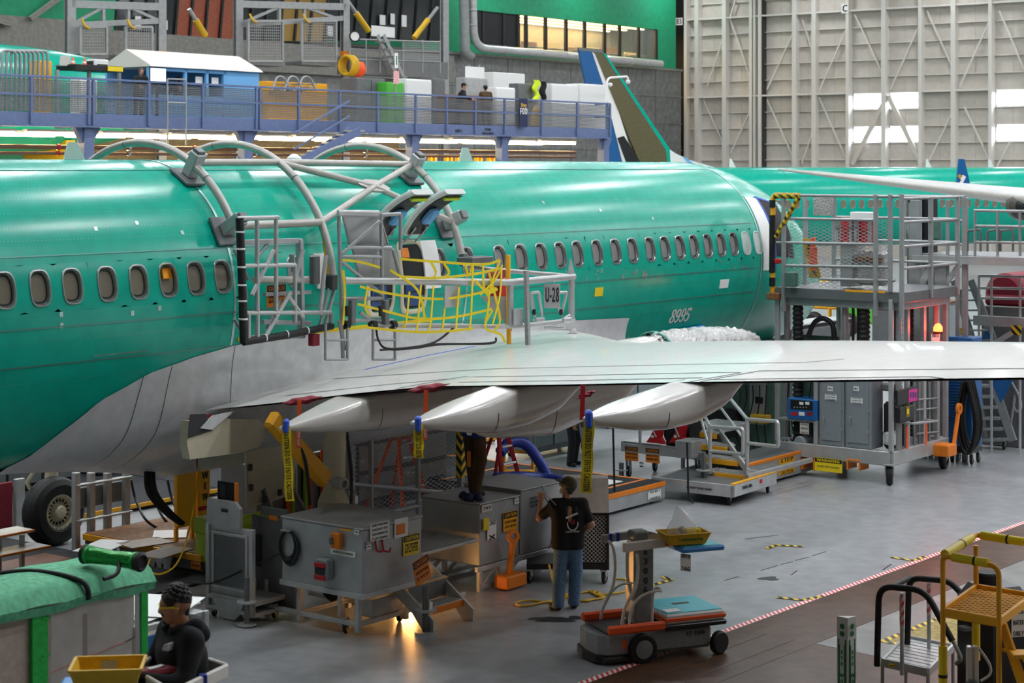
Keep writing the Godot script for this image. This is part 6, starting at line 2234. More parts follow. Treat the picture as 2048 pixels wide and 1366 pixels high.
func right_basket():
	var o = thing("work_basket","large aluminium tube basket over the wing root with a stencilled U-28 plate","basket",cw(1054,700))
	tube(o,"top_rail","alu",bend([cw(689,561),cw(1022,565),cw(1148,553,-0.5)],0.1,4),0.05,12)
	tube(o,"top_rail","alu",[cw(926,534,-1.2),cw(1148,553,-0.5)],0.035,10)
	tube(o,"lower_rail","alu",bend([cw(740,650),cw(1025,653),cw(1148,640,-0.5)],0.1,4),0.033,10)
	for q in [[1143,555,1143,641,-0.5],[1021,565,1021,653,0.0]]:
		tube(o,"post","alu",[cw(q[0],q[1],q[4]),cw(q[2],q[3],q[4])],0.045,10)
	prism(o,"corner_gusset","alu",[Vector2(-0.08,0),Vector2(0.08,0),Vector2(-0.02,0.26)],cw(1141,552,-0.48),Basis(),0.03)
	box(o,"side_plate","alu_sheet",cw(1036,634,0.05),Vector3(0.22,0.24,0.02),0.004)
	var leg = bar(o,"drilled_leg","galv",cw(1052,541,0.06),cw(1056,702,0.06),0.06,0.06)
	for i in 14:
		box(leg,"drilled_hole","black",cw(1052.5+i*0.28,552+i*11,0.095),Vector3(0.014,0.014,0.006),0)
	box(o,"leg_foot","alu",cw(1056,702,0.06),Vector3(0.2,0.03,0.16),0.006)
	box(o,"grey_plate","alu_sheet",cw(905,593,0.06),Vector3(0.35,0.3,0.012),0.004)
	var sg = box(o,"stencil_plate","alu_sheet",cw(1104,592,-0.3),Vector3(0.24,0.36,0.012),0.004,Basis(U_cam(),Vector3.UP,F_cam()))
	text(sg,"lettering","U-28","black",cw(1104,590,-0.3)+F_cam()*0.01,U_cam(),Vector3.UP,0.22,0.2)
	text(o,"lettering","UNIT 22","black",cw(870,563.5,0.055),(cw(900,564)-cw(850,563)),Vector3.UP,0.07,0.17)
	box(o,"dark_tray","alu_dark",cw(950,520,-0.9),Vector3(0.5,0.1,0.3),0.01)
	box(o,"tray_well","black",cw(950,514,-0.9),Vector3(0.44,0.02,0.24),0.002)
	lathe(o,"red_drum","dark_red",cw(994,566,-0.6),Vector3(0.25,0,1),[[0,-0.1],[0.2,-0.1],[0.2,0.12],[0,0.12]],24)
	box(o,"red_housing","red",cw(1002,576,-0.5),Vector3(0.3,0.3,0.1),0.02)
	tube(o,"orange_post","amber",[cw(1016,510,-0.1),cw(1018,688,-0.1)],0.035,8)
	prism(o,"plate_gusset","alu_sheet",[Vector2(-0.3,0.34),Vector2(0.16,0.34),Vector2(0.16,-0.16)],cw(1002,640,-0.2),Basis(U_cam(),Vector3.UP,F_cam()),0.012)
	for q in [[1063,585,1070,635],[1076,585,1083,620],[1066,640,1110,648],[1110,648,1140,630],[1090,655,1130,655]]:
		tube(o,"stay_tube","alu_bright",[cw(q[0],q[1],-0.4),cw(q[2],q[3],-0.4)],0.022,8)
	for x in [1066,1120]:
		tube(o,"toggle_clamp","alu_bright",bend([cw(x,622,-0.3),cw(x-5 if x < 1100 else x-12,586,-0.3),cw(x+12 if x < 1100 else x+14,584,-0.3),cw(x+18 if x < 1100 else x+2,632,-0.3)],0.03,3),0.022,8)
		box(o,"clamp_grip","black",cw(x+2,624,-0.28),Vector3(0.05,0.09,0.05),0.012)
		box(o,"clamp_body","alu_bright",cw(x+14,640,-0.3),Vector3(0.2,0.08,0.06),0.02)
	# webbing net
	var n = thing("webbing_net","sagging yellow webbing net strung across the exits beside the basket","net",cw(880,660))
	var cords = [[[801,518],[880,524],[966,529],[1000,520]],[[800,553],[870,556],[950,548],[1004,536]],[[720,573],[778,587],[873,598],[940,590],[993,576]],[[715,608],[770,622],[837,637],[910,634],[984,618]],[[735,655],[830,664],[900,662],[946,657]],[[780,540],[835,580],[850,640]],[[819,583],[812,645],[804,655]],[[842,570],[836,640],[833,662]],[[867,572],[862,638],[858,664]],[[893,573],[888,634],[884,664]],[[918,574],[914,630],[912,662]],[[946,530],[942,632],[938,660]],[[888,527],[898,545],[888,556]],[[862,524],[872,545],[866,556]],[[930,528],[938,552],[944,528]],[[686,540],[690,590],[686,650]],[[686,520],[720,524],[760,535]],[[735,574],[730,610],[738,630]],[[1000,520],[980,580],[975,640]],[[1003,536],[1000,590],[985,650]],[[966,529],[968,575],[978,600],[970,646]],[[978,546],[990,590],[1000,640],[990,660]],[[960,590],[990,560],[1005,530]],[[950,560],[975,585],[995,578]],[[985,620],[970,655],[1000,668],[1010,685]]]
	for c in cords:
		var pts = []
		for q in c: pts.append(cw(q[0],q[1],0.1))
		var fl = flow(pts,5)
		var b = mb()
		for i in fl.size()-1:
			b.bar(fl[i],fl[i+1],0.008,0.034,0.0,Vector3(0.3,1,0.2))
		put(n,"webbing_strap","net_yellow",b)
	# cables on the wing root,orange hose,masking paper
	var cb = thing("cable","black cable looping over the masked wing root","cable",cw(860,695))
	for k in 3:
		tube(cb,"cable_strand","black",flow([cw(752,652),cw(757,680,0.1),cw(775,697+k,0.2),cw(830,694+k*2,0.2),cw(880,688+k,0.0),cw(980,687-k,-0.3),cw(992,676,-0.4)] if k < 2 else [cw(760,700,0.2),cw(820,695,0.2),cw(870,684,0.1),cw(908,655,0.0)]),0.016,6)
	var mp = thing("masking_paper","small white paper pad under the basket's drilled leg on the wing","paper",cw(1056,704))
	prism(mp,"sheet","paper",[Vector2(-0.5,-0.5),Vector2(0.35,-0.06),Vector2(0.36,0.14),Vector2(-0.4,0.0)],cw(1050,706,0.0)+Vector3(0,-0.02,0),Basis(U_cam(),F_cam()*-1.0,Vector3.UP),0.012)
	var fx = thing("metal_scoop","bare curved sheet metal duct lying at the wing leading edge below the U-28 plate","duct",cw(1125,680,-1.5))
	var b = mb()
	var rows = []
	for i in 9:
		var r = []
		for k in 10:
			var t = i/8.0; var s = k/9.0
			r.append(cw(lerpf(1085,1150,t)+18*s,lerpf(684,655,t*t)+20*s*t+6*sin(s*PI),-1.5-0.4*s))
		rows.append(r)
	b.surf(rows)
	put(fx,"duct_skin","alu_bright",b)
	tube(fx,"duct_rim","seam_dark",flow([cw(1075,688,-1.45),cw(1110,676,-1.4),cw(1135,684,-1.4)]),0.03,6)
	var pf = thing("plastic_wrap","crinkled clear plastic wrapped over the engine strut ahead of the wing","plastic",Vector3(24.2,3.1,-15.1))
	b = mb()
	rows = []
	for i in 25:
		var t = i/24.0
		var r = []
		for k in 36:
			var an = TAU*k/36
			var j = 1.0+0.10*sin(an*7.0+i*1.9)*sin(i*0.9+an*3.0)+0.05*sin(an*13.0+i*3.1)
			var w2 = 0.42*pow(maxf(sin(clampf(0.35+t*0.6,0,1)*PI),0.0),0.5)*j
			r.append(Vector3(lerpf(22.9,25.9,t),3.02+0.04*t+sin(an)*w2*0.86,-15.1+cos(an)*w2))
		rows.append(r)
	b.surf(rows,true)
	b.fan(rows[24])
	put(pf,"sheet","film",b)
	var bt = thing("blue_bracket","blue padded bracket on the fuselage below the serial number 8995","bracket",hull(28.9,128,0.05))
	tube(bt,"frame","sky_blue",bend([hull(28.5,131,0.06),hull(28.6,125,0.06),hull(29.7,124,0.06),hull(29.7,131,0.06)],0.1,4),0.05,8)
func U_cam() -> Vector3:
	return hz(Vector3.RIGHT)
func F_cam() -> Vector3:
	return hz(Vector3.BACK)
func tapes_and_covers():
	# hazard tape hanging from the fairing tips
	var tips = [[572,852,1002,24.0,"longest yellow caution tape, hanging from the left fairing tip"],[836,848,916,20.2,"short yellow caution tape hanging from the middle fairing tip"],[1178,838,986,17.4,"yellow caution tape hanging from the right fairing tip above the man"]]
	var dp = [22.0,19.75,17.1]
	for i in 3:
		var q = tips[i]
		var d: float = dp[i]-0.05
		var top = at(q[0],q[1],d); var bot = at(q[0]+(8 if i == 0 else (2 if i == 1 else -6)),q[2],d-0.02)
		var o = thing_w("caution_tape",q[4],"tape",Vector3(bot.x,0,bot.z),0.0,"caution tapes on the fairings")
		base = Vector3(bot.x,0,bot.z)
		var n = 10
		var b = mb()
		var dir = (bot-top).normalized()
		var w = 0.052
		var right = Vector3(1,0.02,0.12*(i-1)).normalized()
		for k in n:
			var t0 = float(k)/n; var t1 = float(k+1)/n
			var p0 = top.lerp(bot,t0)+Vector3(0.006*sin(k*1.3),0,0.012*sin(k*0.9))
			var p1 = top.lerp(bot,t1)+Vector3(0.006*sin((k+1)*1.3),0,0.012*sin((k+1)*0.9))
			b.quad(p0-right*w,p0+right*w,p1+right*w,p1-right*w)
			b.quad(p0-right*w-Vector3(0,0,0.002),p0+right*w-Vector3(0,0,0.002),p1+right*w-Vector3(0,0,0.002),p1-right*w-Vector3(0,0,0.002))
		put(o,"strip","tape_yellow",b)
		var L = (bot-top).length()
		var words = "CAUTION  DO NOT ENTER  CAUTION  DO NOT ENTER" if L > 2.2 else ("ENTER CAUTION DO N" if L < 0.5 else "CAUTION DO NOT ENTER CAUTION")
		text(o,"lettering",words,"black",top.lerp(bot,0.52)+Vector3(0,0,0.022),dir,right,0.06,L*0.9,false,0.003)
		var bb = mb()
		bb.box(top+Vector3(0.0,0.0,-0.01),Vector3(0.07,0.16,0.12),0.03)
		put(o,"blue_tape","tape_blue",bb)
	# dark red padded covers on the trailing edge with streamers
	var cov = [[402,838,24.4,845,935,"dark_red","dark red padded cover on the wing root with a thin red streamer"],[605,801,23.3,800,896,"safety_orange","dark red padded cover by the left fairing with an orange streamer"],[858,776,22.1,780,880,"safety_orange","dark red padded cover by the middle fairing with an orange streamer"],[1172,790,19.6,770,840,"red","small red cover by the right fairing with a red streamer"]]
	for q in cov:
		var c = at(q[0],q[1],q[2]-0.1)
		var o = thing_w("padded_cover",q[6],"cover",Vector3(c.x,0,c.z),0.0,"red covers on the trailing edge")
		base = Vector3(c.x,0,c.z)
		var b = mb()
		var rows = []
		for i in 8:
			var r = []
			for k in 14:
				var an = TAU*k/14
				var t = i/7.0-0.5
				var ww = (0.05 if q[0] < 1000 else 0.02)*(1.0-3.2*t*t)+0.012*sin(i*2.1+k)
				r.append(c+Vector3(t*(0.46 if q[0] < 1000 else 0.16)+0.03*sin(k*1.7),sin(an)*ww*0.9+t*0.07,cos(an)*ww*2.4-t*0.05))
			rows.append(r)
		b.surf(rows,true); b.fan(rows[0]); b.fan(rows[7])
		put(o,"pad","dark_red",b)
		var p = at(q[0]-6,q[3],q[2]-0.25); var e = at(q[0]-8,q[4],q[2]-0.25)
		var s = mb()
		s.bar(p,e,0.05 if q[5] != "dark_red" else 0.02,0.006,0.0,Vector3(0,0,1))
		put(o,"streamer",q[5],s)
		if q[5] == "safety_orange":
			text(o,"lettering","REMOVE BEFORE FLIGHT","white",p.lerp(e,0.7)+Vector3(0,0,0.006),(e-p),Vector3(1,0,0),0.03,(e-p).length()*0.5,false,0.002)
func landing_gear():
	# left main wheel seen beyond the belly,right main strut among the carts
	var o = thing("landing_gear","left main landing gear with one black tyre and a pale slotted wheel","landing gear",Vector3(18.4,0,-23.2))
	var c = Vector3(18.4,0.52,-23.0)
	lathe(o,"tyre","rubber",c+Vector3(0,0,-0.36),Vector3(0,0,1),[[0.27,0.02],[0.3,0.0],[0.42,0.0],[0.5,0.06],[0.53,0.13],[0.53,0.27],[0.5,0.34],[0.42,0.4],[0.3,0.4],[0.27,0.37]],40)
	var w = lathe(o,"wheel","cream_panel",c+Vector3(0,0,-0.1),Vector3(0,0,1),[[0.29,0.1],[0.27,0.12],[0.24,0.12],[0.22,0.05],[0.13,0.03],[0.11,0.1],[0.09,0.14],[0,0.15]],36)
	for k in 18:
		var an = TAU*k/18
		box(w,"spoke_slot","black",c+Vector3(cos(an)*0.18,sin(an)*0.18,-0.045),Vector3(0.05,0.022,0.03),0.006,Basis(Vector3(0,0,1),an))
		box(w,"rim_bolt","alu_dark",c+Vector3(cos(an+0.17)*0.25,sin(an+0.17)*0.25,0.02),Vector3(0.016,0.016,0.012),0.003)
	tube(o,"oleo_strut","cream_panel",[Vector3(18.4,0.52,-23.3),Vector3(18.5,1.3,-23.3),Vector3(18.5,2.4,-23.2)],0.1,14)
	tube(o,"torque_link","cream_panel",[Vector3(18.25,0.6,-23.3),Vector3(18.0,1.0,-23.3),Vector3(18.35,1.4,-23.3)],0.035,8)
	o = thing("landing_gear","right main landing gear strut in cream tied by an orange brace","landing gear",Vector3(18.3,0,-17.1))
	var x = 18.3; var z = -17.15
	lathe(o,"oleo_strut","cream_panel",Vector3(x,0.6,z),Vector3(0.02,1,0),[[0.1,0],[0.16,0.2],[0.22,0.5],[0.22,0.75],[0.15,0.9],[0.13,1.0],[0.155,1.05],[0.155,1.9],[0.13,1.95]],20)
	tube(o,"drag_brace","cream_panel",[Vector3(x,1.55,z),Vector3(x+0.1,2.5,z-0.1)],0.09,10)
	for k in 3:
		tube(o,"brake_line","seam_dark",flow([Vector3(x+0.16,2.3,z+0.1),Vector3(x+0.2,1.5+0.1*k,z+0.16),Vector3(x+0.12,1.1,z+0.2),Vector3(x+0.2,0.7-0.05*k,z+0.15)]),0.02,6)
	for q in [[0.22,1.55,0.1],[0.26,1.35,0.14],[0.22,1.1,0.16],[0.28,0.95,0.1]]:
		box(o,"link_fitting","alu_bright",Vector3(x+q[0],q[1],z+q[2]),Vector3(0.12,0.16,0.1),0.03)
	lathe(o,"trunnion_pin","alu_bright",Vector3(x-0.05,1.62,z+0.1),Vector3(-0.2,0,1),[[0,0],[0.08,0],[0.08,0.18],[0.05,0.2],[0.04,0.12],[0,0.12]],16)
	lathe(o,"tyre","rubber",Vector3(x,0.52,z+0.1),Vector3(0,0,1),[[0.27,0.0],[0.42,0.0],[0.52,0.1],[0.52,0.26],[0.42,0.36],[0.27,0.36]],36)
	bar(o,"orange_brace","amber",on_l(540,835,z+0.3),on_l(652,962,z+0.3),0.16,0.24,0.04)
	tube(o,"brace_cable","black",flow([on_l(598,890,z+0.35),on_l(612,930,z+0.4),on_l(620,1010,z+0.4)]),0.025,6)
	# gear door panel in pale grey leaning behind
	var g = thing("gear_door","pale grey pressed landing gear door standing behind the silver cart","panel",Vector3(18.6,0,-18.2))
	var pz = -18.0
	var p = [on_l(492,905,pz),on_l(592,890,pz),on_l(592,985,pz),on_l(494,1015,pz)]
	var b = mb()
	var rows = []
	for i in 13:
		var r = []
		for j in 13:
			var s = i/12.0; var t = j/12.0
			var pt: Vector3 = p[0].lerp(p[1],s).lerp(p[3].lerp(p[2],s),t)
			var ridge = exp(-pow((t-0.45+0.1*s)*9.0,2.0))*0.05
			r.append(pt+Vector3(-0.3,0,1).normalized()*ridge)
		rows.append(r)
	b.surf(rows)
	put(g,"door_skin","cream_panel",b)
	for q in [[500,935],[502,975],[530,1000],[560,985]]:
		box(g,"bracket","seam_dark",on_l(q[0],q[1],pz+0.06),Vector3(0.07,0.09,0.05),0.012)
	for e in 4:
		bar(g,"door_edge","cream_panel",p[e],p[(e+1) % 4],0.03,0.03)
	var sk = thing("door_prop","dark steel prop holding the pale gear door","prop",Vector3(18.3,0,-18.0))
	tube(sk,"prop_rod","alu_dark",[Vector3(18.4,0,-17.9),p[3]+Vector3(0.3,0.2,0)],0.04,8)
	tube(sk,"prop_rod","alu_dark",[Vector3(19.4,0,-17.9),p[2]+Vector3(-0.2,0.2,0)],0.04,8)
func belly_equipment():
	# green-and-grey cluttered jacks,boards and steps under the tail of the fairing
	var o = thing("jack_trolley","low lime-green aircraft jack with black hoses under the belly fairing","jack",Vector3(19.2,0,-20.0))
	var z = -19.6
	span(o,"jack_body","lime",Vector3(18.3,0.15,z-0.3),Vector3(19.8,0.7,z+0.3),0.05)
	tube(o,"jack_arm","yellow_green",[on_l(440,1055,z+0.6),on_l(540,1030,z+0.6)],0.09,12)
	span(o,"jack_box","lime",on_l(385,1065,z+0.3),on_l(430,1025,z+0.3)+Vector3(0,0,0.3),0.02)
	span(o,"red_plate","red",on_l(396,1022,z+0.32),on_l(420,1010,z+0.34),0.01)
	for k in 3:
		tube(o,"hose","black",flow([on_l(292+k*7,940,z+0.2),on_l(296+k*8,985,z+0.3),on_l(330+k*6,1025,z+0.4),on_l(362+k*3,1048,z+0.5)]),0.03,7)
	for q in [[0.2,-0.25],[1.4,-0.25],[0.2,0.28],[1.4,0.28]]:
		caster(o,Vector3(18.3+q[0],0,z+q[1]),0.08,0.05,Vector3(0,0,1),0.18)
	# yellow warning bins
	var k = 0
	for q in [[360,985,398,920],[402,1000,426,925]]:
		var f = on_l(q[0],q[1],-20.6); var e = on_l(q[2],q[3],-20.6)
		var y = thing("yellow_stand","yellow sheet stand under the belly fairing, " + ["left of the two","right of the two, lettered"][k],"stand",Vector3(f.x,0,-20.7))
		k += 1
		span(y,"sheet_panel","amber",Vector3(f.x,0.5,-20.75),Vector3(e.x,e.y,-20.65),0.02)
		span(y,"leg","amber",Vector3(f.x,0,-20.75),Vector3(f.x+0.06,0.5,-20.69),0.01)
		span(y,"leg","amber",Vector3(e.x-0.06,0,-20.75),Vector3(e.x,0.5,-20.69),0.01)
		if k == 2:
			for s in [[0.8,"W"],[0.62,"I"],[0.44,"N"]]:
				text(y,"lettering",s[1],"black",Vector3((f.x+e.x)/2,lerpf(0.5,e.y,s[0]),-20.64),Vector3(1,0,0),Vector3.UP,0.1)
	# grey framed axle stand beyond the wheel
	var a = thing("axle_stand","grey steel frame stand behind the slotted wheel","stand",Vector3(19.6,0,-23.0))
	var az = -22.4
	for x in [152,182,215,252]:
		var p = on_l(x,960,az)
		span(a,"post","alu",Vector3(p.x-0.05,0,az-0.05),Vector3(p.x+0.05,on_l(x,945,az).y,az+0.05),0.008)
	span(a,"beam","alu",on_l(148,972,az),on_l(258,955,az)+Vector3(0,0.04,0.1),0.01)
	span(a,"beam","alu",on_l(148,1040,az),on_l(258,1026,az)+Vector3(0,0.03,0.1),0.01)
	span(a,"panel","alu_dark",on_l(150,1018,az-0.1),on_l(245,960,az-0.1)+Vector3(0,0,0.04),0.01)
	for q in [[262,0.6],[300,0.4],[335,0.5]]:
		tube(a,"cable","black",flow([on_l(q[0],960,az),on_l(q[0]+10,1000,az+0.1),on_l(q[0]+30,1040,az+q[1]),on_l(q[0]+60,1060,az+q[1])]),0.022,6)
	# low work platforms with boards and paper
	var w = thing("board_platform","low floor platform covered with plywood and paper beneath the airplane belly","platform",Vector3(19.9,0,-21))
	span(w,"base_frame","alu_dark",Vector3(18.3,0.05,-22.3),Vector3(21.6,0.28,-19.7),0.01)
	span(w,"plywood_sheet","wood",Vector3(18.3,0.28,-22.3),Vector3(21.6,0.30,-21.0),0.003)
	span(w,"plywood_sheet","wood",Vector3(18.3,0.28,-20.98),Vector3(19.9,0.30,-19.7),0.003)
	span(w,"plywood_sheet","cocoa",Vector3(19.92,0.28,-20.98),Vector3(21.6,0.30,-19.7),0.003)
	for q in [[165,1092,0.9,0.5,0.4,"paper"],[250,1085,0.7,0.5,-0.2,"grey_board"],[290,1104,0.8,0.45,0.2,"grey_board"],[300,1068,0.6,0.5,0.8,"paper"]]:
		var p = on_y(q[0]+40,q[1],0.31)
		box(w,"paper_sheet",q[5],p,Vector3(q[2],0.006,q[3]),0,Basis(Vector3.UP,q[4]))
	span(w,"yellow_edge","amber",Vector3(18.26,0.2,-22.3),Vector3(18.3,0.29,-19.7),0.003)
	placard(w,"orange_label","orange",on_a(162,1097,18.24),Vector3(0,0,1),0.34,0.1,["STEP UP"])
	placard(w,"orange_label","orange",on_a(392,1131,18.24),Vector3(0,0,1),0.2,0.1,["STEP"])
	prism(w,"slotted_bracket","alu_bright",[Vector2(-0.28,0.12),Vector2(0.28,0.12),Vector2(0.22,-0.1),Vector2(0.1,-0.1),Vector2(0.1,0.0),Vector2(0.05,0.0),Vector2(0.05,-0.1),Vector2(-0.05,-0.1),Vector2(-0.05,0.0),Vector2(-0.1,0.0),Vector2(-0.1,-0.1),Vector2(-0.22,-0.1)],on_a(320,1125,18.2),Basis(Vector3(0,0,1),Vector3.UP,Vector3(-1,0,0)),0.02)
	# small steps at the left edge
	var s = thing("step_stool","grey two-step stool with an amber edge at the left frame edge","steps",Vector3(16.0,0,-21.5))
	var sz = -21.9
	for q in [[0,1068,60,0.0],[10,1105,92,0.3]]:
		var p = on_l(q[0],q[1],sz+q[3]); var e = on_l(q[2],q[1],sz+q[3])
		span(s,"tread","alu",Vector3(p.x-0.4,p.y-0.04,sz+q[3]-0.3),Vector3(e.x,p.y,sz+q[3]+0.1),0.008)
		span(s,"tread_edge","orange",Vector3(p.x-0.4,p.y-0.03,sz+q[3]+0.1),Vector3(e.x,p.y,sz+q[3]+0.12),0.002)
	for x in [4,50]:
		var p = on_l(x,1100,sz+0.1)
		span(s,"leg","alu",Vector3(p.x-0.03,0,sz+0.0),Vector3(p.x+0.03,on_l(x,1068,sz).y,sz+0.06),0.004)
	# yellow air line
	var h = thing("air_hose","thin yellow air hose curling up from the boards to the fairing","hose",Vector3(17.6,0,-18.0))
	tube(h,"hose","yellow",flow([on_l(398,935,-18.6),on_l(392,985,-18.5),on_l(378,1060,-18.2),on_l(355,1125,-17.9),on_l(322,1148,-17.8),on_l(296,1140,-17.9),on_l(300,1118,-18.1)]),0.012,6)
	# red hanging banner and pallet wall at far left
	var r = thing("red_cover","red fabric cover at the left frame edge beside the slotted wheel","cover",Vector3(17.0,0,-24.6))
	span(r,"cloth","dark_red",on_l(-20,1070,-24.4),on_l(22,962,-24.4)+Vector3(0,0,0.05),0.02)
	span(r,"post","alu",on_l(26,1100,-24.3),on_l(44,955,-24.3)+Vector3(0,0,0.08),0.008)
func ladder_and_mesh():
	# mesh guard beyond the carts,wooden-legged orange ladder,striped post,blue duct hose
	PL = -19.2
	var o = thing("mesh_guard","long diamond mesh guard panel with a tube rail under the wing","guard",Vector3(21,0,PL))
	var p = on_l(690,1000,PL); var q = on_l(925,1000,PL)
	var y1 = 2.4
	tube(o,"rail","galv",[on_l(700,968,PL),on_l(925,988,PL)],0.035,10)
	tube(o,"rail","galv",[Vector3(p.x,0.45,PL),Vector3(q.x,0.45,PL)],0.035,10)
	tube(o,"rail","galv",[Vector3(p.x,y1,PL),Vector3(q.x,y1,PL)],0.035,10)
	for x in [696,742,836,922]:
		var a = on_l(x,950,PL).x
		tube(o,"post","galv",[Vector3(a,0,PL),Vector3(a,y1,PL)],0.04,10)
	var b = mb()
	b.weave(Vector3(p.x,0.45,PL-0.02),Vector3(q.x-p.x,0,0),Vector3(0,y1-0.45,0),0.07,0.035,0.004)
	put(o,"mesh_panel","galv",b)
	var s = thing("striped_post","yellow and black striped post left of the worker on the ladder","post",Vector3(on_l(922,900,-18.6).x,0,-18.6))
	var sp = on_l(922,900,-18.6)
	span(s,"post","galv",Vector3(sp.x-0.05,0,-18.65),Vector3(sp.x+0.05,2.3,-18.55),0.008)
	span(s,"striped_sleeve","yellow_black",Vector3(sp.x-0.06,on_l(922,955,-18.6).y,-18.66),Vector3(sp.x+0.06,2.3,-18.54),0.008)
	var k = 0
	for e in [[-18.4,1000,965,30,"orange step ladder with a yellow top cap beside the worker's knees"],[-20.6,800,765,34,"older orange step ladder standing behind the mesh guard"]]:
		var z: float = e[0]
		var top = on_l(e[1],858,z)
		var l = thing("step_ladder",e[4],"ladder",Vector3(top.x,0,z))
		var h = top.y
		for sx in [-1.0,1.0]:
			bar(l,"front_rail","red" if k == 0 else "safety_orange",Vector3(top.x+sx*0.36+0.05,0,z+0.35),Vector3(top.x+sx*0.1,h,z+0.04),0.05,0.07)
			bar(l,"rear_rail","red" if k == 0 else "safety_orange",Vector3(top.x+sx*0.34+0.05,0,z-0.55),Vector3(top.x+sx*0.1,h,z-0.04),0.04,0.05)
		span(l,"top_cap","amber",Vector3(top.x-0.2,h-0.12,z-0.12),Vector3(top.x+0.2,h+0.06,z+0.12),0.02)
		for n in 5:
			var t = (n+1)/6.0
			bar(l,"step","alu_bright",Vector3(top.x-lerpf(0.34,0.1,t)+0.04,h*t,z+lerpf(0.35,0.04,t)),Vector3(top.x+lerpf(0.38,0.1,t),h*t,z+lerpf(0.35,0.04,t)),0.08,0.03)
		k += 1
	# blue flexible duct
	var d = thing("flexible_duct","thick ribbed blue flexible duct arching behind the ladder to the perforated cart","duct",Vector3(22.6,0,-18.4))
	var pts = [on_l(1000,905,-18.9),on_l(1020,885,-18.9),on_l(1050,888,-18.8),on_l(1080,925,-18.6),on_l(1105,975,-18.2)]
	var pts2 = [on_l(990,958,-18.0),on_l(1030,955,-17.9),on_l(1085,958,-17.7),on_l(1128,968,-17.3),on_l(1150,1010,-16.9)]
	for pp in [pts,pts2]:
		var fl = flow(pp,14)
		var rad = []
		for i in fl.size():
			rad.append(0.1 if i % 2 else 0.086)
		var b2 = mb()
		b2.tube(fl,0.12,14,false,true,rad)
		put(d,"ribbed_hose","hose_blue",b2)
	# yellow frame cart behind the ladder
	var f = thing("tube_trestle","amber tube trestle behind the blue duct","frame",Vector3(23.6,0,-18.9))
	tube(f,"tube_frame","amber",bend([on_l(1008,1000,-18.9),on_l(1008,902,-18.9),on_l(1066,905,-18.9),on_l(1066,1000,-18.9)],0.08,4),0.03,8)
	tube(f,"tube_frame","amber",[on_l(1008,942,-18.9),on_l(1066,942,-18.9)],0.03,8)
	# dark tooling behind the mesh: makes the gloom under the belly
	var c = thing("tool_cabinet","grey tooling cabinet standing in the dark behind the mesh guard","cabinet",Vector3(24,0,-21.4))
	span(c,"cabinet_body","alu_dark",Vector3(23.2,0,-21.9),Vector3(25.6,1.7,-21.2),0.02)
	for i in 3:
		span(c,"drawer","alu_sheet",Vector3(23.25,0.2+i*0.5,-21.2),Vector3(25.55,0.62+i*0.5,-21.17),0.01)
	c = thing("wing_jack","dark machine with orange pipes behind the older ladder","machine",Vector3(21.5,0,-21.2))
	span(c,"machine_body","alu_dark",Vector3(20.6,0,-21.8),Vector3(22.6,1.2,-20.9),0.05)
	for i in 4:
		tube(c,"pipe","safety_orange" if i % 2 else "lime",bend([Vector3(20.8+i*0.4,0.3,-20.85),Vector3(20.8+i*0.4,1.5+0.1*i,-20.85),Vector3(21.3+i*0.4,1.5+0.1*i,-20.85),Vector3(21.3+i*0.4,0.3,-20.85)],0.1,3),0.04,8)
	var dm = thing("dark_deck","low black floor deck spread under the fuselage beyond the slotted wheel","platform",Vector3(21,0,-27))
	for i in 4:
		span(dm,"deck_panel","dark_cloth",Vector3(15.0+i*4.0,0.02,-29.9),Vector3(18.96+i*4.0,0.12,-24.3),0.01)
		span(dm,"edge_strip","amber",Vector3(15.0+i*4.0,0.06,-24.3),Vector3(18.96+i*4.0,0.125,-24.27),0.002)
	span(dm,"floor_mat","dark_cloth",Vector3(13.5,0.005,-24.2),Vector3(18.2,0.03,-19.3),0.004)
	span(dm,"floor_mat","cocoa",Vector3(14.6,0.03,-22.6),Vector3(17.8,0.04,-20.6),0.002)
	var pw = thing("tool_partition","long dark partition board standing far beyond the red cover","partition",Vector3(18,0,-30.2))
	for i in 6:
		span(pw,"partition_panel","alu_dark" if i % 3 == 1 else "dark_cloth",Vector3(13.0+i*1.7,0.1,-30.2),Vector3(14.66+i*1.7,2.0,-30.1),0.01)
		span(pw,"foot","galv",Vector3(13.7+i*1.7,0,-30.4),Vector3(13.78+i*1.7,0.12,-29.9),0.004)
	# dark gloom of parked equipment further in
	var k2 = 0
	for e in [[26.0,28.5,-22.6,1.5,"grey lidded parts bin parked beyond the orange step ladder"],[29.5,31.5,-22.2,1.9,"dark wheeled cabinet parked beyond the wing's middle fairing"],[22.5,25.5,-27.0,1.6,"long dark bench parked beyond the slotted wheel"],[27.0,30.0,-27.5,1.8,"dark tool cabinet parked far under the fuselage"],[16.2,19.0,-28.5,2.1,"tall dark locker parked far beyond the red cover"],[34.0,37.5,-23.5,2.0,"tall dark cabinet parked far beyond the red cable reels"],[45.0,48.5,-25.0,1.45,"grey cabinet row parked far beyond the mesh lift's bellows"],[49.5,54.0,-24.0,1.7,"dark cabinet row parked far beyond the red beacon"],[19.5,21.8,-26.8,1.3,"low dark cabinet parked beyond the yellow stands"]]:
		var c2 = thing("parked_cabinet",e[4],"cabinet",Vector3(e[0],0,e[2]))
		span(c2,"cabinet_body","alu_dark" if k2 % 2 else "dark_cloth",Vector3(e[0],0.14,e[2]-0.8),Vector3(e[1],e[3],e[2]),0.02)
		span(c2,"cabinet_top","wood" if k2 % 2 else "alu_sheet",Vector3(e[0]-0.03,e[3],e[2]-0.83),Vector3(e[1]+0.03,e[3]+0.04,e[2]+0.03),0.006)
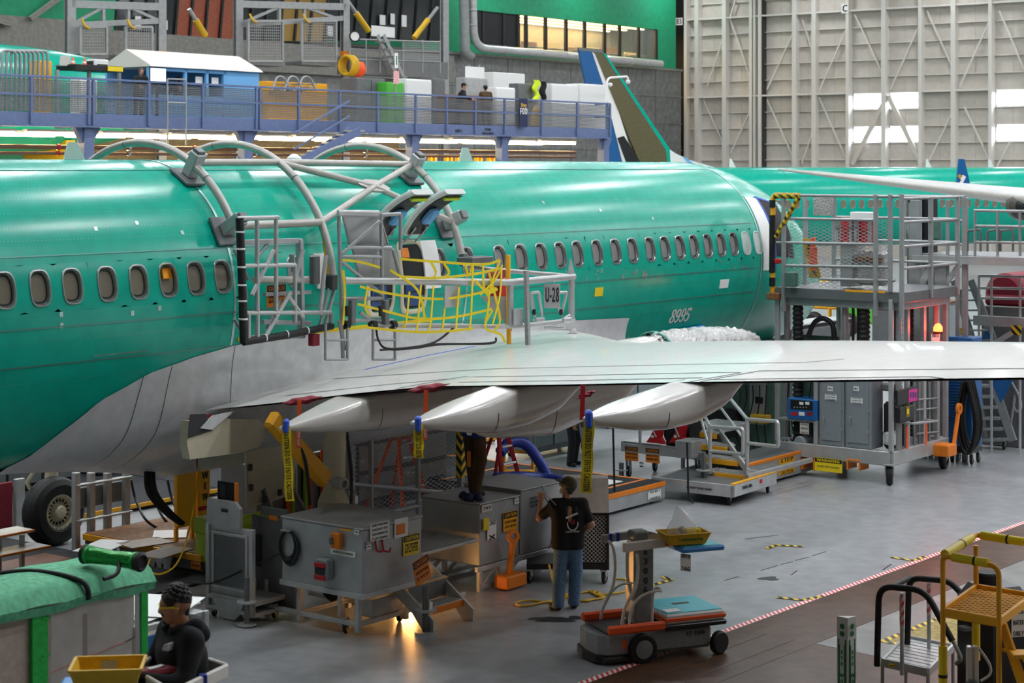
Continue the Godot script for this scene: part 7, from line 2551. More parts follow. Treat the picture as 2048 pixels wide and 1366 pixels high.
		for n in 3:
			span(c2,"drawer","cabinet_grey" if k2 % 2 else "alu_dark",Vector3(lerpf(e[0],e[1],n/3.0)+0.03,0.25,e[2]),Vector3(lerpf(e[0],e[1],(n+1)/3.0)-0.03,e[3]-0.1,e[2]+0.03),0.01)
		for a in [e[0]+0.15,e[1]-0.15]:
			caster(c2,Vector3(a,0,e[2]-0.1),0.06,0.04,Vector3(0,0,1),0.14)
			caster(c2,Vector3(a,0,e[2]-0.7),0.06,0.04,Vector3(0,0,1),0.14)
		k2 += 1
var TW := Transform3D()
func lw(x: float,y: float,d: float) -> Vector3:
	return TW*at(x,y,d)
func floor_marks():
	var o = structure("floor_aisle")
	base = Vector3.ZERO
	var a = on_y(1150,1372,0.0); var b = on_y(2060,1041,0.0)
	var dir = (b-a).normalized()
	var side = Vector3(-dir.z,0,dir.x)
	if side.z < 0: side = -side
	var far = b+dir*8.0
	var near = a-dir*6.0
	var B = Basis(dir,side,Vector3.UP)
	var len = (far-near).length()
	var g0 = on_y(1690,1264,0.0); var g1 = on_y(2048,1122,0.0)
	var off = (g0-a).dot(side)
	prism(o,"aisle_slab","aisle",[Vector2(0,0),Vector2(len,0),Vector2(len,off),Vector2(0,off)],near+Vector3(0,0.001,0),B,0.004)
	var t0 = (on_y(1655,1292,0.0)-near).dot(dir)
	prism(o,"aisle_slab","apron",[Vector2(t0,off+0.012),Vector2(len,off+0.012),Vector2(len,off+1.15),Vector2(t0-0.1,off+1.15)],near+Vector3(0,0.001,0),B,0.004)
	prism(o,"aisle_slab","aisle",[Vector2(0,off+0.012),Vector2(t0-0.02,off+0.012),Vector2(t0-0.12,off+1.16),Vector2(len,off+1.16),Vector2(len,off+6.0),Vector2(0,off+6.0)],near+Vector3(0,0.001,0),B,0.004)
	for s in [0.4,0.75]:
		prism(o,"slab_joint","joint",[Vector2(0,off*s),Vector2(t0,off*s),Vector2(t0,off*s+0.012),Vector2(0,off*s+0.012)],near+Vector3(0,0.005,0),B,0.002)
	var k = structure("floor_tape")
	prism(k,"tape_strip","red_white",[Vector2(0,-0.05),Vector2(len,-0.05),Vector2(len,0.05),Vector2(0,0.05)],near+Vector3(0,0.005,0),B,0.002)
	var n = 0
	for q in [[1535,1097,1552,1090,1607,1093],[1553,1194,1605,1200,1645,1192],[1783,1114,1828,1121,1850,1113],[1296,1172,1342,1160,1326,1153]]:
		var t = thing("floor_marking",["yellow and black corner mark alone on the grey floor","yellow and black corner mark touching the red tape at its middle","yellow and black corner mark on the red tape nearest the yellow ladder","yellow and black corner mark beside the lift's mast"][n],"floor marking",on_y(q[2],q[3],0.0))
		n += 1
		for s in [0,2]:
			var p = on_y(q[s],q[s+1],0.008); var r = on_y(q[s+2],q[s+3],0.008)
			bar(t,"tape_strip","yellow_black",p,r,0.09,0.003,0)
	var z = thing("floor_marking","worn yellow floor zone with a striped border behind the black handrails","floor marking",on_y(1840,1270,0.0))
	var c = [on_y(1765,1284,0.0),on_y(1900,1228,0.0),on_y(1990,1262,0.0),on_y(1878,1302,0.0)]
	var m = mb()
	var poly = []
	for v in c: poly.append(Vector2(v.x,v.z))
	prism(z,"paint_field","worn_yellow",poly,Vector3(0,0.006,0),Basis(Vector3(1,0,0),Vector3(0,0,1),Vector3(0,1,0)),0.002)
	for i in 4:
		bar(z,"striped_border","yellow_black",c[i]+Vector3(0,0.009,0),c[(i+1) % 4]+Vector3(0,0.009,0),0.09,0.003,0)
	var st = thing("floor_marking","dark oily floor stain in front of the man in the black tee","stain",on_y(1120,1240,0.0))
	for q in [[1085,1238,0.16,0.06],[1112,1240,0.22,0.07],[1150,1236,0.12,0.05],[1190,1242,0.16,0.04],[1538,1157,0.14,0.06]]:
		var p = on_y(q[0],q[1],0.002)
		var pl = []
		for i in 16:
			var an = TAU*i/16
			var rr = 1.0+0.25*sin(an*3.0+q[0])+0.12*sin(an*5.0)
			pl.append(Vector2(cos(an)*q[2]*rr,sin(an)*q[3]*rr*2.0))
		prism(st,"stain","oil",pl,p,Basis(U_cam(),F_cam(),Vector3.UP),0.002)
	var sf = thing("floor_marking","broken dark scuff line across the grey floor right of the lift","scuff",on_y(1590,1122,0.0))
	for q in [[1522,1141,1556,1131],[1562,1129,1586,1123],[1590,1121,1618,1114],[1624,1112,1652,1103],[1448,1161,1478,1153],[1582,1150,1594,1141],[1490,1078,1556,1070],[1766,1140,1782,1128]]:
		bar(sf,"scuff_streak","oil",on_y(q[0],q[1],0.001),on_y(q[2],q[3],0.001),0.025,0.002,0)
func silver_carts():
	# work light under the carts: warm,lights the floor and the cart's flank
	var o = thing("silver_cart","big silver box cart with a coiled black cable and red charger on its end","cart",Vector3(17.5,0,-16.1))
	var A0 = 17.0; var A1 = 18.12; var L0 = -16.83; var L1 = -15.43
	span(o,"box_body","alu_sheet",Vector3(A0,0.55,L0),Vector3(A1,1.36,L1),0.012)
	span(o,"box_lid","alu",Vector3(A0-0.015,1.36,L0-0.015),Vector3(A1+0.015,1.385,L1+0.015),0.006)
	for z in [L0,L1]:
		span(o,"bottom_rail","alu_bright",Vector3(A0-0.02,0.5,z-0.025),Vector3(A1,0.57,z+0.025),0.006)
	for a in [A0,A1]:
		span(o,"bottom_rail","alu_bright",Vector3(a-0.025,0.5,L0),Vector3(a+0.025,0.57,L1),0.006)
	for q in [[17.1,-16.6],[17.22,-16.0],[17.1,-15.6],[18.0,-15.6],[18.0,-16.6]]:
		span(o,"leg","alu_bright",Vector3(q[0]-0.035,0.05,q[1]-0.035),Vector3(q[0]+0.035,0.52,q[1]+0.035),0.006)
	for z in [-16.6,-15.6]:
		span(o,"frame_rail","alu_bright",Vector3(17.1,0.12,z-0.03),Vector3(19.2,0.18,z+0.03),0.006)
	for a in [17.1,18.0]:
		span(o,"frame_rail","alu_bright",Vector3(a-0.03,0.12,-17.3),Vector3(a+0.03,0.18,-15.6),0.006)
	span(o,"drawer_box","alu",Vector3(17.3,0.2,-15.8),Vector3(17.9,0.42,-15.55),0.01)
	caster(o,Vector3(17.15,0,-15.85),0.09,0.05,Vector3(0.5,0,1),0.2)
	caster(o,Vector3(17.15,0,-17.1),0.09,0.05,Vector3(0.5,0,1),0.2)
	caster(o,Vector3(18.0,0,-15.7),0.09,0.05,Vector3(0.5,0,1),0.2)
	# left end: cable coil,switch,notices,charger
	PA = A0-0.01
	var coil = []
	for k in 5:
		var pts = []
		for n in 20:
			var an = TAU*n/20
			pts.append(qa(577+k*1.5,1088+k*2)+Vector3(-0.02-0.012*(k % 3),sin(an)*(0.17+0.012*k),cos(an)*(0.13+0.008*k)))
		tube(o,"cable_coil","black",pts,0.011,6,true)
	tube(o,"cable","black",flow([qa(565,1105),qa(520,1130)+Vector3(-0.2,0,0),qa(470,1155)+Vector3(-0.4,0,0),qa(415,1155)+Vector3(-0.3,0,0)]),0.013,6)
	box(o,"coil_hook","galv",qa(577,1060)+Vector3(-0.04,0,0),Vector3(0.08,0.02,0.16),0.005)
	box(o,"switch_box","orange",qa(678,1080)+Vector3(-0.04,0,0),Vector3(0.08,0.2,0.15),0.012)
	box(o,"switch_lever","alu_dark",qa(673,1079)+Vector3(-0.1,0,0),Vector3(0.05,0.09,0.04),0.01)
	bar(o,"switch_handle","amber",qa(684,1058)+Vector3(-0.03,0,0),qa(707,1060)+Vector3(-0.03,0,0),0.02,0.02)
	placard(o,"warning_label","paper",qa(713,1062)+Vector3(0.006,0,0),Vector3(0,0,1),0.09,0.09,["!"],"WARNING")
	placard(o,"name_plate","white",qa(686,1106)+Vector3(0.006,0,0),Vector3(0,0,1),0.42,0.07,["PART 8 STORAGE"])
	var ch = box(o,"charger","cabinet_grey",qa(656,1136)+Vector3(-0.06,0,0),Vector3(0.13,0.26,0.21),0.02)
	for y in [1127,1152]:
		box(ch,"red_band","red",qa(655,y)+Vector3(-0.13,0,-0.01),Vector3(0.02,0.06,0.19),0.006)
	box(ch,"charger_vent","black",qa(655,1139)+Vector3(-0.13,0,-0.01),Vector3(0.014,0.08,0.17),0.004)
	PL = L1+0.012
	placard(o,"notice","white",ql(759,1062),Vector3(1,0,0),0.36,0.22,["BUILD PROGRAM","SPECIALTY SET","S/N STORAGE 2-9","FT SB STORAGE"])
	placard(o,"notice","paper",ql(802,1055),Vector3(1,0,0),0.26,0.24,[])
	box(o,"orange_picture","orange",ql(800,1058)+Vector3(0,0,0.01),Vector3(0.17,0.13,0.004),0)
	placard(o,"caution_sign","tape_yellow",ql(822,1089),Vector3(1,0,0),0.31,0.26,["TAKE CARE WHEN","LIFTING","DO NOT STEP"],"CAUTION")
	placard(o,"warning_label","paper",ql(737,1091),Vector3(1,0,0),0.09,0.1,["!"],"WARNING")
	for x in [752,766]:
		tube(o,"red_hook","red",bend([ql(x-2,1080),ql(x-1,1102)+Vector3(0,0,0.02),ql(x+8,1103)+Vector3(0,0,0.05),ql(x+9,1094)+Vector3(0,0,0.05)],0.03,3),0.012,6)
	var ts = placard(o,"caution_sign","orange",on_l(843,1140,-15.2),Vector3(1,0.26,0),0.3,0.32,["WATCH YOUR","STEP"],"CAUTION",Vector3(-0.26,1,0).normalized())
	# tall plates at the left end
	var p = thing("tall_plate","tall dark grey plate with a hand slot left of the coiled cable","panel",Vector3(17.3,0,-17.0))
	PA = 17.25
	span(p,"plate","alu_dark",Vector3(PA,qa(540,1215).y,qa(503,1100).z),Vector3(PA+0.03,qa(540,1035).y,qa(590,1100).z),0.008)
	span(p,"upper_plate","alu_dark",Vector3(PA,qa(560,1036).y,qa(520,1100).z),Vector3(PA+0.03,qa(560,1018).y,qa(575,1100).z),0.006)
	placard(p,"black_strip","black",qa(517,1100)+Vector3(-0.005,0,0),Vector3(0,0,1),0.1,0.42,[])
	box(p,"hand_slot","black",qa(560,1196)+Vector3(-0.003,0,0),Vector3(0.01,0.05,0.13),0.003)
	box(p,"orange_tab","orange",qa(547,1036)+Vector3(-0.003,0,0),Vector3(0.01,0.06,0.15),0.003)
	for z in [qa(512,1100).z,qa(535,1100).z]:
		span(p,"leg","alu_bright",Vector3(PA-0.02,0.0,z-0.04),Vector3(PA+0.03,qa(540,1160).y,z+0.02),0.006)
	var s = thing("panel_rack","upright silver rack with a recessed round-topped door panel at the left of the carts","rack",Vector3(16.7,0,-17.5))
	PA = 16.75
	var z0 = qa(418,1150).z; var z1 = qa(505,1150).z
	span(s,"panel","alu",Vector3(PA,qa(450,1195).y,z0),Vector3(PA+0.06,qa(450,1052).y,z1),0.01)
	prism(s,"headboard","alu",[Vector2(0,0),Vector2(z1-z0-0.18,0),Vector2(z1-z0-0.18,0.26),Vector2(z1-z0-0.28,0.34),Vector2(0.02,0.34)],Vector3(PA,qa(450,1052).y,z0),Basis(Vector3(0,0,1),Vector3.UP,Vector3(-1,0,0)),0.05)
	span(s,"recess_panel","alu_dark",Vector3(PA-0.008,qa(450,1170).y,z0+0.1),Vector3(PA,qa(450,1072).y,z1-0.12),0.003)
	for e in [[z0+0.06,z0+0.1],[z1-0.12,z1-0.08]]:
		span(s,"recess_frame","alu_bright",Vector3(PA-0.02,qa(450,1175).y,e[0]),Vector3(PA,qa(450,1066).y,e[1]),0.005)
	for y in [1066,1175]:
		span(s,"recess_frame","alu_bright",Vector3(PA-0.02,qa(450,y).y-0.02,z0+0.06),Vector3(PA,qa(450,y).y+0.02,z1-0.08),0.005)
	prism(s,"lower_guard","alu_bright",[Vector2(0,0),Vector2(0.62,0),Vector2(0.56,-0.2),Vector2(0.44,-0.3),Vector2(0.2,-0.3)],Vector3(PA-0.02,qa(450,1188).y,z0+0.08),Basis(Vector3(0,0,1),Vector3.UP,Vector3(-1,0,0)),0.03)
	span(s,"base_frame","alu",Vector3(PA-0.05,0.24,z0),Vector3(PA+0.5,0.3,z1+0.1),0.006)
	span(s,"base_frame","alu",Vector3(PA-0.05,0.1,z0),Vector3(PA+0.5,0.15,z1+0.1),0.006)
	for z in [z0,z1]:
		span(s,"post","alu_bright",Vector3(PA-0.04,0.08,z-0.03),Vector3(PA+0.03,qa(450,1050).y,z+0.03),0.006)
	caster(s,Vector3(PA,0,z0+0.1),0.05,0.04,Vector3(0.3,0,1),0.1)
	caster(s,Vector3(PA,0,z1-0.1),0.05,0.04,Vector3(0.3,0,1),0.1)
	tube(s,"jack_leg","alu_dark",[Vector3(PA-0.12,0.0,z1+0.02),Vector3(PA-0.12,0.62,z1+0.02)],0.035,10)
	for y in [0.015,0.3]:
		lathe(s,"jack_disc","alu_bright",Vector3(PA-0.12,y,z1+0.02),Vector3.UP,[[0,0],[0.13,0],[0.13,0.02],[0,0.02]],14)
	box(s,"door_slot","black",qa(455,1020)+Vector3(-0.055,0,0),Vector3(0.01,0.04,0.12),0.003)
	var ob = thing("orange_board","dark board with an orange edge propped on the silver panel rack","board",Vector3(16.9,1.4,-17.4))
	box(ob,"board","dark_cloth",on_a(452,985,16.8),Vector3(0.03,0.28,0.3),0.006)
	box(ob,"orange_edge","orange",on_a(473,987,16.8)+Vector3(-0.01,0,0.01),Vector3(0.05,0.28,0.04),0.004)
	box(ob,"label_field","black",on_a(448,985,16.8)+Vector3(-0.018,0,0),Vector3(0.006,0.22,0.1),0)
	# steps between the carts
	var t = thing("cart_steps","short silver steps with diamond treads and amber edges between the two silver carts","steps",Vector3(18.2,0,-15.2))
	for a in [17.83,18.62]:
		prism(t,"stringer","alu_bright",[Vector2(-0.98,0.78),Vector2(-0.86,0.78),Vector2(0.05,0.16),Vector2(0.05,0.0),Vector2(-0.12,0.0),Vector2(-0.3,0.2),Vector2(-0.98,0.66)],Vector3(a-0.015,0,-15.0),Basis(Vector3(0,0,1),Vector3.UP,Vector3(-1,0,0)),0.03)
	for q in [[0.27,-15.12,"orange"],[0.52,-15.42,"amber"]]:
		var tr = span(t,"tread","alu",Vector3(17.84,q[0]-0.03,q[1]-0.26),Vector3(18.62,q[0],q[1]),0.004)
		span(tr,"tread_edge",q[2],Vector3(17.84,q[0]-0.09,q[1]),Vector3(18.62,q[0]-0.005,q[1]+0.015),0.003)
		var b = mb()
		b.weave(Vector3(17.86,q[0]+0.006,q[1]-0.02),Vector3(0.74,0,0),Vector3(0,0,-0.22),0.05,0.03,0.006)
		put(tr,"tread_grip","alu_bright",b)
	span(t,"riser_plate","alu_dark",Vector3(17.85,0.26,-15.42),Vector3(18.62,0.5,-15.4),0.003)
	var dk = span(t,"deck","alu",Vector3(18.2,0.72,-17.0),Vector3(19.8,0.76,-15.85),0.005)
	var wb = mb()
	wb.weave(Vector3(18.22,0.77,-15.88),Vector3(1.55,0,0),Vector3(0,0,-1.05),0.06,0.035,0.006)
	put(dk,"deck_grip","alu_bright",wb)
	tube(t,"jack_leg","alu_dark",[Vector3(17.75,0,-15.05),Vector3(17.75,0.58,-15.05)],0.04,10)
	for y in [0.0,0.28]:
		lathe(t,"jack_disc","alu_bright",Vector3(17.75,y,-15.05),Vector3.UP,[[0,0],[0.14,0],[0.14,0.02],[0,0.02]],16)
	placard(t,"paper_tag","paper",Vector3(17.78,0.32,-14.99),Vector3(1,-0.3,0),0.06,0.16,[])
	# second silver cart: two boxes on a braced frame
	var c = thing("silver_cart","two silver boxes on a braced frame with an orange tow bar","cart",Vector3(20.8,0,-16.2))
	for q in [[19.9,20.8,1.2],[20.84,21.85,1.26]]:
		span(c,"box_body","alu_sheet",Vector3(q[0],0.36,-16.95),Vector3(q[1],q[2],-15.9),0.012)
		span(c,"box_lid","alu",Vector3(q[0]-0.01,q[2],-16.96),Vector3(q[1]+0.005,q[2]+0.02,-15.885),0.005)
	for z in [-16.9,-15.92]:
		span(c,"frame_rail","alu_bright",Vector3(19.85,0.28,z-0.03),Vector3(21.9,0.35,z+0.03),0.006)
		span(c,"frame_rail","alu_bright",Vector3(19.9,0.03,z-0.03),Vector3(21.3,0.09,z+0.03),0.006)
		for q in [[19.92,0.06,20.3,0.3],[20.4,0.06,20.8,0.3],[21.3,0.06,21.8,0.3]]:
			bar(c,"brace","alu_bright",Vector3(q[0],q[1],z),Vector3(q[2],q[3],z),0.04,0.05)
		for a in [19.92,20.35]:
			span(c,"leg","alu_bright",Vector3(a-0.03,0.0,z-0.03),Vector3(a+0.03,0.3,z+0.03),0.005)
	PL = -15.885
	placard(c,"caution_sign","amber",ql(1020,1042),Vector3(1,0,0),0.32,0.27,["DO NOT STAND","ON BOX"],"CAUTION")
	placard(c,"notice","paper",ql(983,1060),Vector3(1,0,0),0.2,0.26,["LOAD","X"])
	box(c,"yellow_tag","tape_yellow",ql(970,1048)+Vector3(0,0,0.02),Vector3(0.12,0.17,0.01),0.003)
	placard(c,"warning_label","paper",ql(1033,1000),Vector3(1,0,0),0.1,0.1,["!"],"WARNING")
	placard(c,"notice","white_steel",ql(973,1016),Vector3(1,0,0),0.22,0.1,["797"])
	for i in 3:
		text(c,"lettering",["BUILD SET","NOSE COWL JIG","TANK 1 OF 12"][i],"alu_dark",ql(1070,995+i*8)+Vector3(0,0,0.004),Vector3(1,0,0),Vector3.UP,0.035,0.22)
	tube(c,"tow_bar","orange",[Vector3(20.35,0.1,-15.75),Vector3(20.4,0.66,-15.7)],0.045,8)
	lathe(c,"tow_eye","orange",Vector3(20.4,0.72,-15.72),Vector3(-0.3,0,1),[[0.05,0],[0.1,0],[0.1,0.05],[0.05,0.05],[0.05,0]],16)
	span(c,"tow_hinge","orange",Vector3(20.15,0.02,-15.85),Vector3(20.6,0.2,-15.6),0.02)
	var v = thing("blue_gloves","crumpled dark blue gloves on the corner of the second silver cart","gloves",Vector3(19.98,1.22,-16.2))
	var gb = mb()
	for q in [[19.96,-16.15,0.07],[20.05,-16.05,0.06],[20.02,-16.3,0.055],[20.12,-16.2,0.06]]:
		gb.lathe(Vector3(q[0],1.22,q[1]),Vector3(0.2,1,0.1),[[0,0],[q[2],0.01],[q[2]*1.2,0.05],[q[2]*0.8,0.1],[0,0.12]],9)
	put(v,"cloth","banner_navy",gb)
	# warm inspection lamp on the floor between the carts
	var w = thing("work_lamp","small warm work lamp glowing on the floor between the silver carts","lamp",Vector3(18.9,0,-16.3))
	span(w,"lamp_body","black",Vector3(18.8,0.0,-16.4),Vector3(19.0,0.14,-16.3),0.015)
	span(w,"lamp_face","work_glow",Vector3(18.82,0.02,-16.3),Vector3(18.98,0.12,-16.29),0.003)
	area_light(w,Vector3(0,0.07,0.03),Vector3(-0.15,0.25,1),0.16,0.1,0.7,Color(1,0.72,0.4))
	area_light(w,Vector3(-0.12,0.12,-0.05),Vector3(-1,0.45,0.2),0.1,0.1,0.5,Color(1,0.72,0.4))
	# perforated heater cart at the man's right
	var fp = at(1053,1168,26.0); fp.y = 0
	var h = thing_w("heater_cart","black framed cart with perforated grey sides and a sloped top","cart",fp,-0.02)
	var W = 1.16
	span(h,"tray","plastic_black",Vector3(0,0.2,-0.75),Vector3(W,0.28,0),0.01)
	span(h,"perforated_side","dark_cloth",Vector3(W*0.5,0.28,-0.72),Vector3(W-0.03,0.98,-0.03),0.008)
	for q in [[W*0.5,0],[W-0.02,0],[W-0.02,-0.72],[W*0.5,-0.72]]:
		span(h,"frame_post","plastic_black",Vector3(q[0]-0.02,0.2,q[1]-0.02),Vector3(q[0]+0.02,1.0,q[1]+0.02),0.004)
	span(h,"frame_rail","plastic_black",Vector3(W*0.5,0.97,-0.02),Vector3(W,1.0,0.02),0.004)
	var hb = mb()
	hb.weave(Vector3(W*0.5+0.02,0.3,-0.012),Vector3(W*0.5-0.06,0,0),Vector3(0,0.66,0),0.028,0.028,0.005)
	put(h,"perforated_face","alu",hb)
	prism(h,"sloped_top","grey_board",[Vector2(0,1.0),Vector2(-0.74,1.0),Vector2(-0.7,1.42),Vector2(-0.4,1.42)],Vector3(W*0.45,0,0),Basis(Vector3(0,0,1),Vector3.UP,Vector3(1,0,0)),W*0.55)
	for q in [[0.05,-0.05],[W-0.06,-0.05],[0.05,-0.7],[W-0.06,-0.7]]:
		caster(h,Vector3(q[0],0,q[1]),0.09,0.045,Vector3(1,0,0.35),0.2)
	var yh = thing("floor_hose","yellow air hose coiled on the floor round the standing man's feet","hose",on_y(1120,1200,0.0))
	var pts = []
	for k in 46:
		var an = k*0.42
		var r = 1.0+0.16*sin(k*1.7)
		pts.append(on_y(1165+cos(an)*34*r+(k % 7)*2.0,1192+sin(an)*8.5*r,0.02))
	tube(yh,"hose","yellow",flow(pts,3),0.014,6)
	tube(yh,"hose","yellow",flow([on_y(1130,1196,0.02),on_y(1090,1204,0.02),on_y(1045,1212,0.02),on_y(1032,1206,0.02),on_y(1060,1201,0.02),on_y(1108,1206,0.02),on_y(1114,1198,0.15),on_y(1108,1170,0.3),on_y(1098,1130,0.5)]),0.014,6)
	tube(yh,"hose","yellow",flow([on_y(1190,1190,0.02),on_y(1240,1185,0.02),on_y(1268,1172,0.02),on_y(1250,1160,0.02),on_y(1225,1158,0.02)]),0.014,6)
func lift_base(o,raised: float):
	# low stock-picking lift; local x forward,z to its right side
	var b = mb()
	span(o,"chassis","lift_grey",Vector3(-0.45,0.09,-0.74),Vector3(0.95,0.36,-0.03),0.04)
	span(o,"skirt","plastic_black",Vector3(-0.5,0.03,-0.76),Vector3(0.2,0.1,0.0),0.03)
	prism(o,"bumper","plastic_black",[Vector2(0,-0.04),Vector2(-0.14,-0.12),Vector2(-0.18,-0.4),Vector2(-0.12,-0.68),Vector2(0.02,-0.76)],Vector3(-0.42,0.03,0),Basis(Vector3(1,0,0),Vector3(0,0,1),Vector3(0,1,0)),0.09)
	prism(o,"curved_apron","lift_grey",[Vector2(0,-0.05),Vector2(-0.1,-0.14),Vector2(-0.13,-0.4),Vector2(-0.1,-0.64),Vector2(0.02,-0.73)],Vector3(-0.42,0.12,0),Basis(Vector3(1,0,0),Vector3(0,0,1),Vector3(0,1,0)),0.22)
	span(o,"battery_deck","plastic_black",Vector3(0.28,0.36,-0.78),Vector3(1.12,0.42,0.03),0.015)
	span(o,"load_tray","white_steel",Vector3(0.3,0.42,-0.76),Vector3(1.1,0.54,0.02),0.02)
	span(o,"orange_band","safety_orange",Vector3(0.29,0.45,-0.77),Vector3(1.11,0.5,0.03),0.01)
	span(o,"tray_mat","aqua",Vector3(0.33,0.535,-0.73),Vector3(1.07,0.55,-0.01),0.004)
	box(o,"tray_notice","paper",Vector3(0.45,0.555,-0.12),Vector3(0.2,0.004,0.14),0)
	box(o,"wear_mark","black",Vector3(0.72,0.553,-0.42),Vector3(0.22,0.003,0.07),0)
	for q in [[0.0,0.0],[0.0,-0.74]]:
		var w = lathe(o,"wheel","rubber",Vector3(q[0],0.17,q[1]-0.05),Vector3(0,0,1),[[0.11,0],[0.16,0],[0.175,0.02],[0.175,0.09],[0.16,0.1],[0.11,0.1]],30)
		lathe(w,"hub","lift_grey",Vector3(q[0],0.17,q[1]-0.05),Vector3(0,0,1),[[0,-0.005],[0.11,-0.005],[0.11,0.105],[0.04,0.11],[0,0.11]],24)
	for z in [-0.03,-0.7]:
		lathe(o,"drive_wheel","rubber",Vector3(1.02,0.14,z-0.03),Vector3(0.35,0,1),[[0,0],[0.12,0],[0.14,0.02],[0.14,0.07],[0.12,0.09],[0,0.09]],24)
	span(o,"deck_mat","plastic_black",Vector3(-0.44,0.36+raised,-0.68),Vector3(0.05,0.385+raised,-0.06),0.006)
	for z in [0.0,-0.74]:
		span(o,"orange_rail","safety_orange",Vector3(-0.45,0.37+raised,z-0.04),Vector3(0.3,0.47+raised,z+0.04),0.02)
	span(o,"mast","lift_grey",Vector3(0.04,0.36,-0.52),Vector3(0.28,1.38+raised,-0.26),0.012)
	span(o,"mast_face","tube_grey",Vector3(0.02,0.4,-0.5),Vector3(0.04,1.3,-0.28),0.004)
	for i in 5:
		if raised == 0.0:
			text(o,"lettering","63006".substr(i,1),"black",Vector3(0.17,1.25-i*0.115,-0.255),Vector3(1,0,0),Vector3.UP,0.075)
	if raised == 0.0:
		text(o,"lettering","CF 1500","black",Vector3(0.72,0.28,-0.028),Vector3(1,0,0),Vector3.UP,0.05)
		box(o,"orange_reflector","safety_orange",Vector3(-0.22,0.23,-0.028),Vector3(0.05,0.1,0.01),0.002)
func near_lift():
	var p = at(1285,1326,21.84); p.y = 0
	var o = thing_w("stock_lift","grey and orange stock-picking lift marked 63006 standing on the red striped tape","lift",p,0.39)
	TW = o.transform.affine_inverse()
	lift_base(o,0.0)
	# curved white guard rails and the raised console
	tube(o,"guard_rail","white_steel",flow([lw(1201,1240,22.4),lw(1206,1215,22.4),lw(1225,1175,22.4),lw(1230,1140,22.4),lw(1228,1105,22.4),lw(1220,1085,22.4),lw(1203,1078,22.4)]),0.02,8)
	tube(o,"guard_rail","white_steel",flow([lw(1243,1256,21.9),lw(1250,1215,21.9),lw(1270,1178,21.9),lw(1276,1140,21.9),lw(1274,1108,21.9)]),0.02,8)
	tube(o,"guard_rail","white_steel",flow([lw(1258,1252,21.85),lw(1264,1215,21.85),lw(1284,1192,21.85),lw(1312,1182,21.9),lw(1322,1182,21.95),lw(1314,1176,22.0),lw(1306,1190,22.0),lw(1304,1244,22.0)]),0.017,8)
	tube(o,"guard_rail","white_steel",flow([lw(1218,1190,22.4),lw(1240,1170,22.3),lw(1272,1166,22.1)]),0.015,8)
	var cy = 1.36
	var c = [lw(1202,1080,22.35),lw(1282,1074,22.7),lw(1345,1090,22.2),lw(1246,1098,21.85)]
	for k in 4: c[k].y = cy
	bar(o,"console_frame","lift_grey",c[0],c[1],0.04,0.1,0.01)
	bar(o,"console_frame","lift_grey",c[1],c[2],0.04,0.1,0.01)
	bar(o,"console_frame","white_steel",c[3],c[2],0.04,0.11,0.01)
	for t in [0.22,0.4]:
		box(o,"blue_tape","hose_blue",c[0].lerp(c[1],t),Vector3(0.05,0.105,0.05),0.004)
	box(o,"orange_end","safety_orange",c[3].lerp(c[2],0.9)+Vector3(0,0,0.025),Vector3(0.09,0.07,0.02),0.004)
	box(o,"control_box","lift_grey",(c[1]+c[3])*0.5+Vector3(0.08,0.06,0),Vector3(0.2,0.12,0.2),0.02)
	box(o,"control_grip","black",c[1].lerp(c[2],0.1)+Vector3(-0.1,0.02,0.05),Vector3(0.12,0.05,0.05),0.02)
	# blue shelf tray carried in front
	var t0 = lw(1392,1090,22.25); t0.y = 1.32
	var st = span(o,"shelf_tray","sky_blue",t0+Vector3(-0.3,-0.05,-0.26),t0+Vector3(0.28,0.01,0.22),0.03)
	span(st,"tray_lining","aqua",t0+Vector3(-0.26,0.0,-0.22),t0+Vector3(0.24,0.018,0.18),0.006)
	var tag0 = lw(1371,1125,22.0)
	placard(o,"paper_tag","paper",tag0,Vector3(1,-0.2,0.0),0.14,0.2,["INSPECTED","TAG"])
	tube(o,"tag_string","white",[tag0+Vector3(0,0.1,0),tag0+Vector3(0.01,0.2,-0.02)],0.003,5)
	# yellow containment tray with a bag of parts
	var y0 = o.transform*(t0+Vector3(-0.16,0.03,-0.02))
	var y = thing_w("parts_tray","yellow containment tray resting on the lift's blue shelf","tray",y0,0.3)
	yellow_bin(y,0.56,0.36,0.13,"Containment Tray")
	var g = thing_w("plastic_bag","clear plastic bag with tan and yellow packing inside the yellow tray","bag",y0+Vector3(0,0.02,0),0.3)
	var b = mb()
	var rows = []
	for i in 12:
		var f = i/11.0
		var r = []
		for k in 20:
			var an = TAU*k/20
			var w = (1.0-pow(f,1.3))*(1.0+0.12*sin(an*5.0+i))+0.02
			r.append(Vector3(cos(an)*0.22*w-0.08*f*f,0.04+0.40*f,sin(an)*0.13*w))
		rows.append(r)
	b.surf(rows,true)
	put(g,"film","clear_plastic",b)
	b = mb()
	for q in [[-0.08,0.05,0.0,0.07],[0.0,0.07,0.02,0.06],[0.05,0.05,-0.04,0.06],[-0.02,0.1,-0.02,0.05]]:
		b.lathe(Vector3(q[0],q[1],q[2]),Vector3(0.3,1,0.2),[[0,-0.02],[q[3],0.0],[q[3]*0.9,0.05],[0,0.08]],9)
	put(g,"packing","cardboard",b)
	box(g,"yellow_pad","tape_yellow",Vector3(0.1,0.11,0.05),Vector3(0.2,0.09,0.06),0.02)
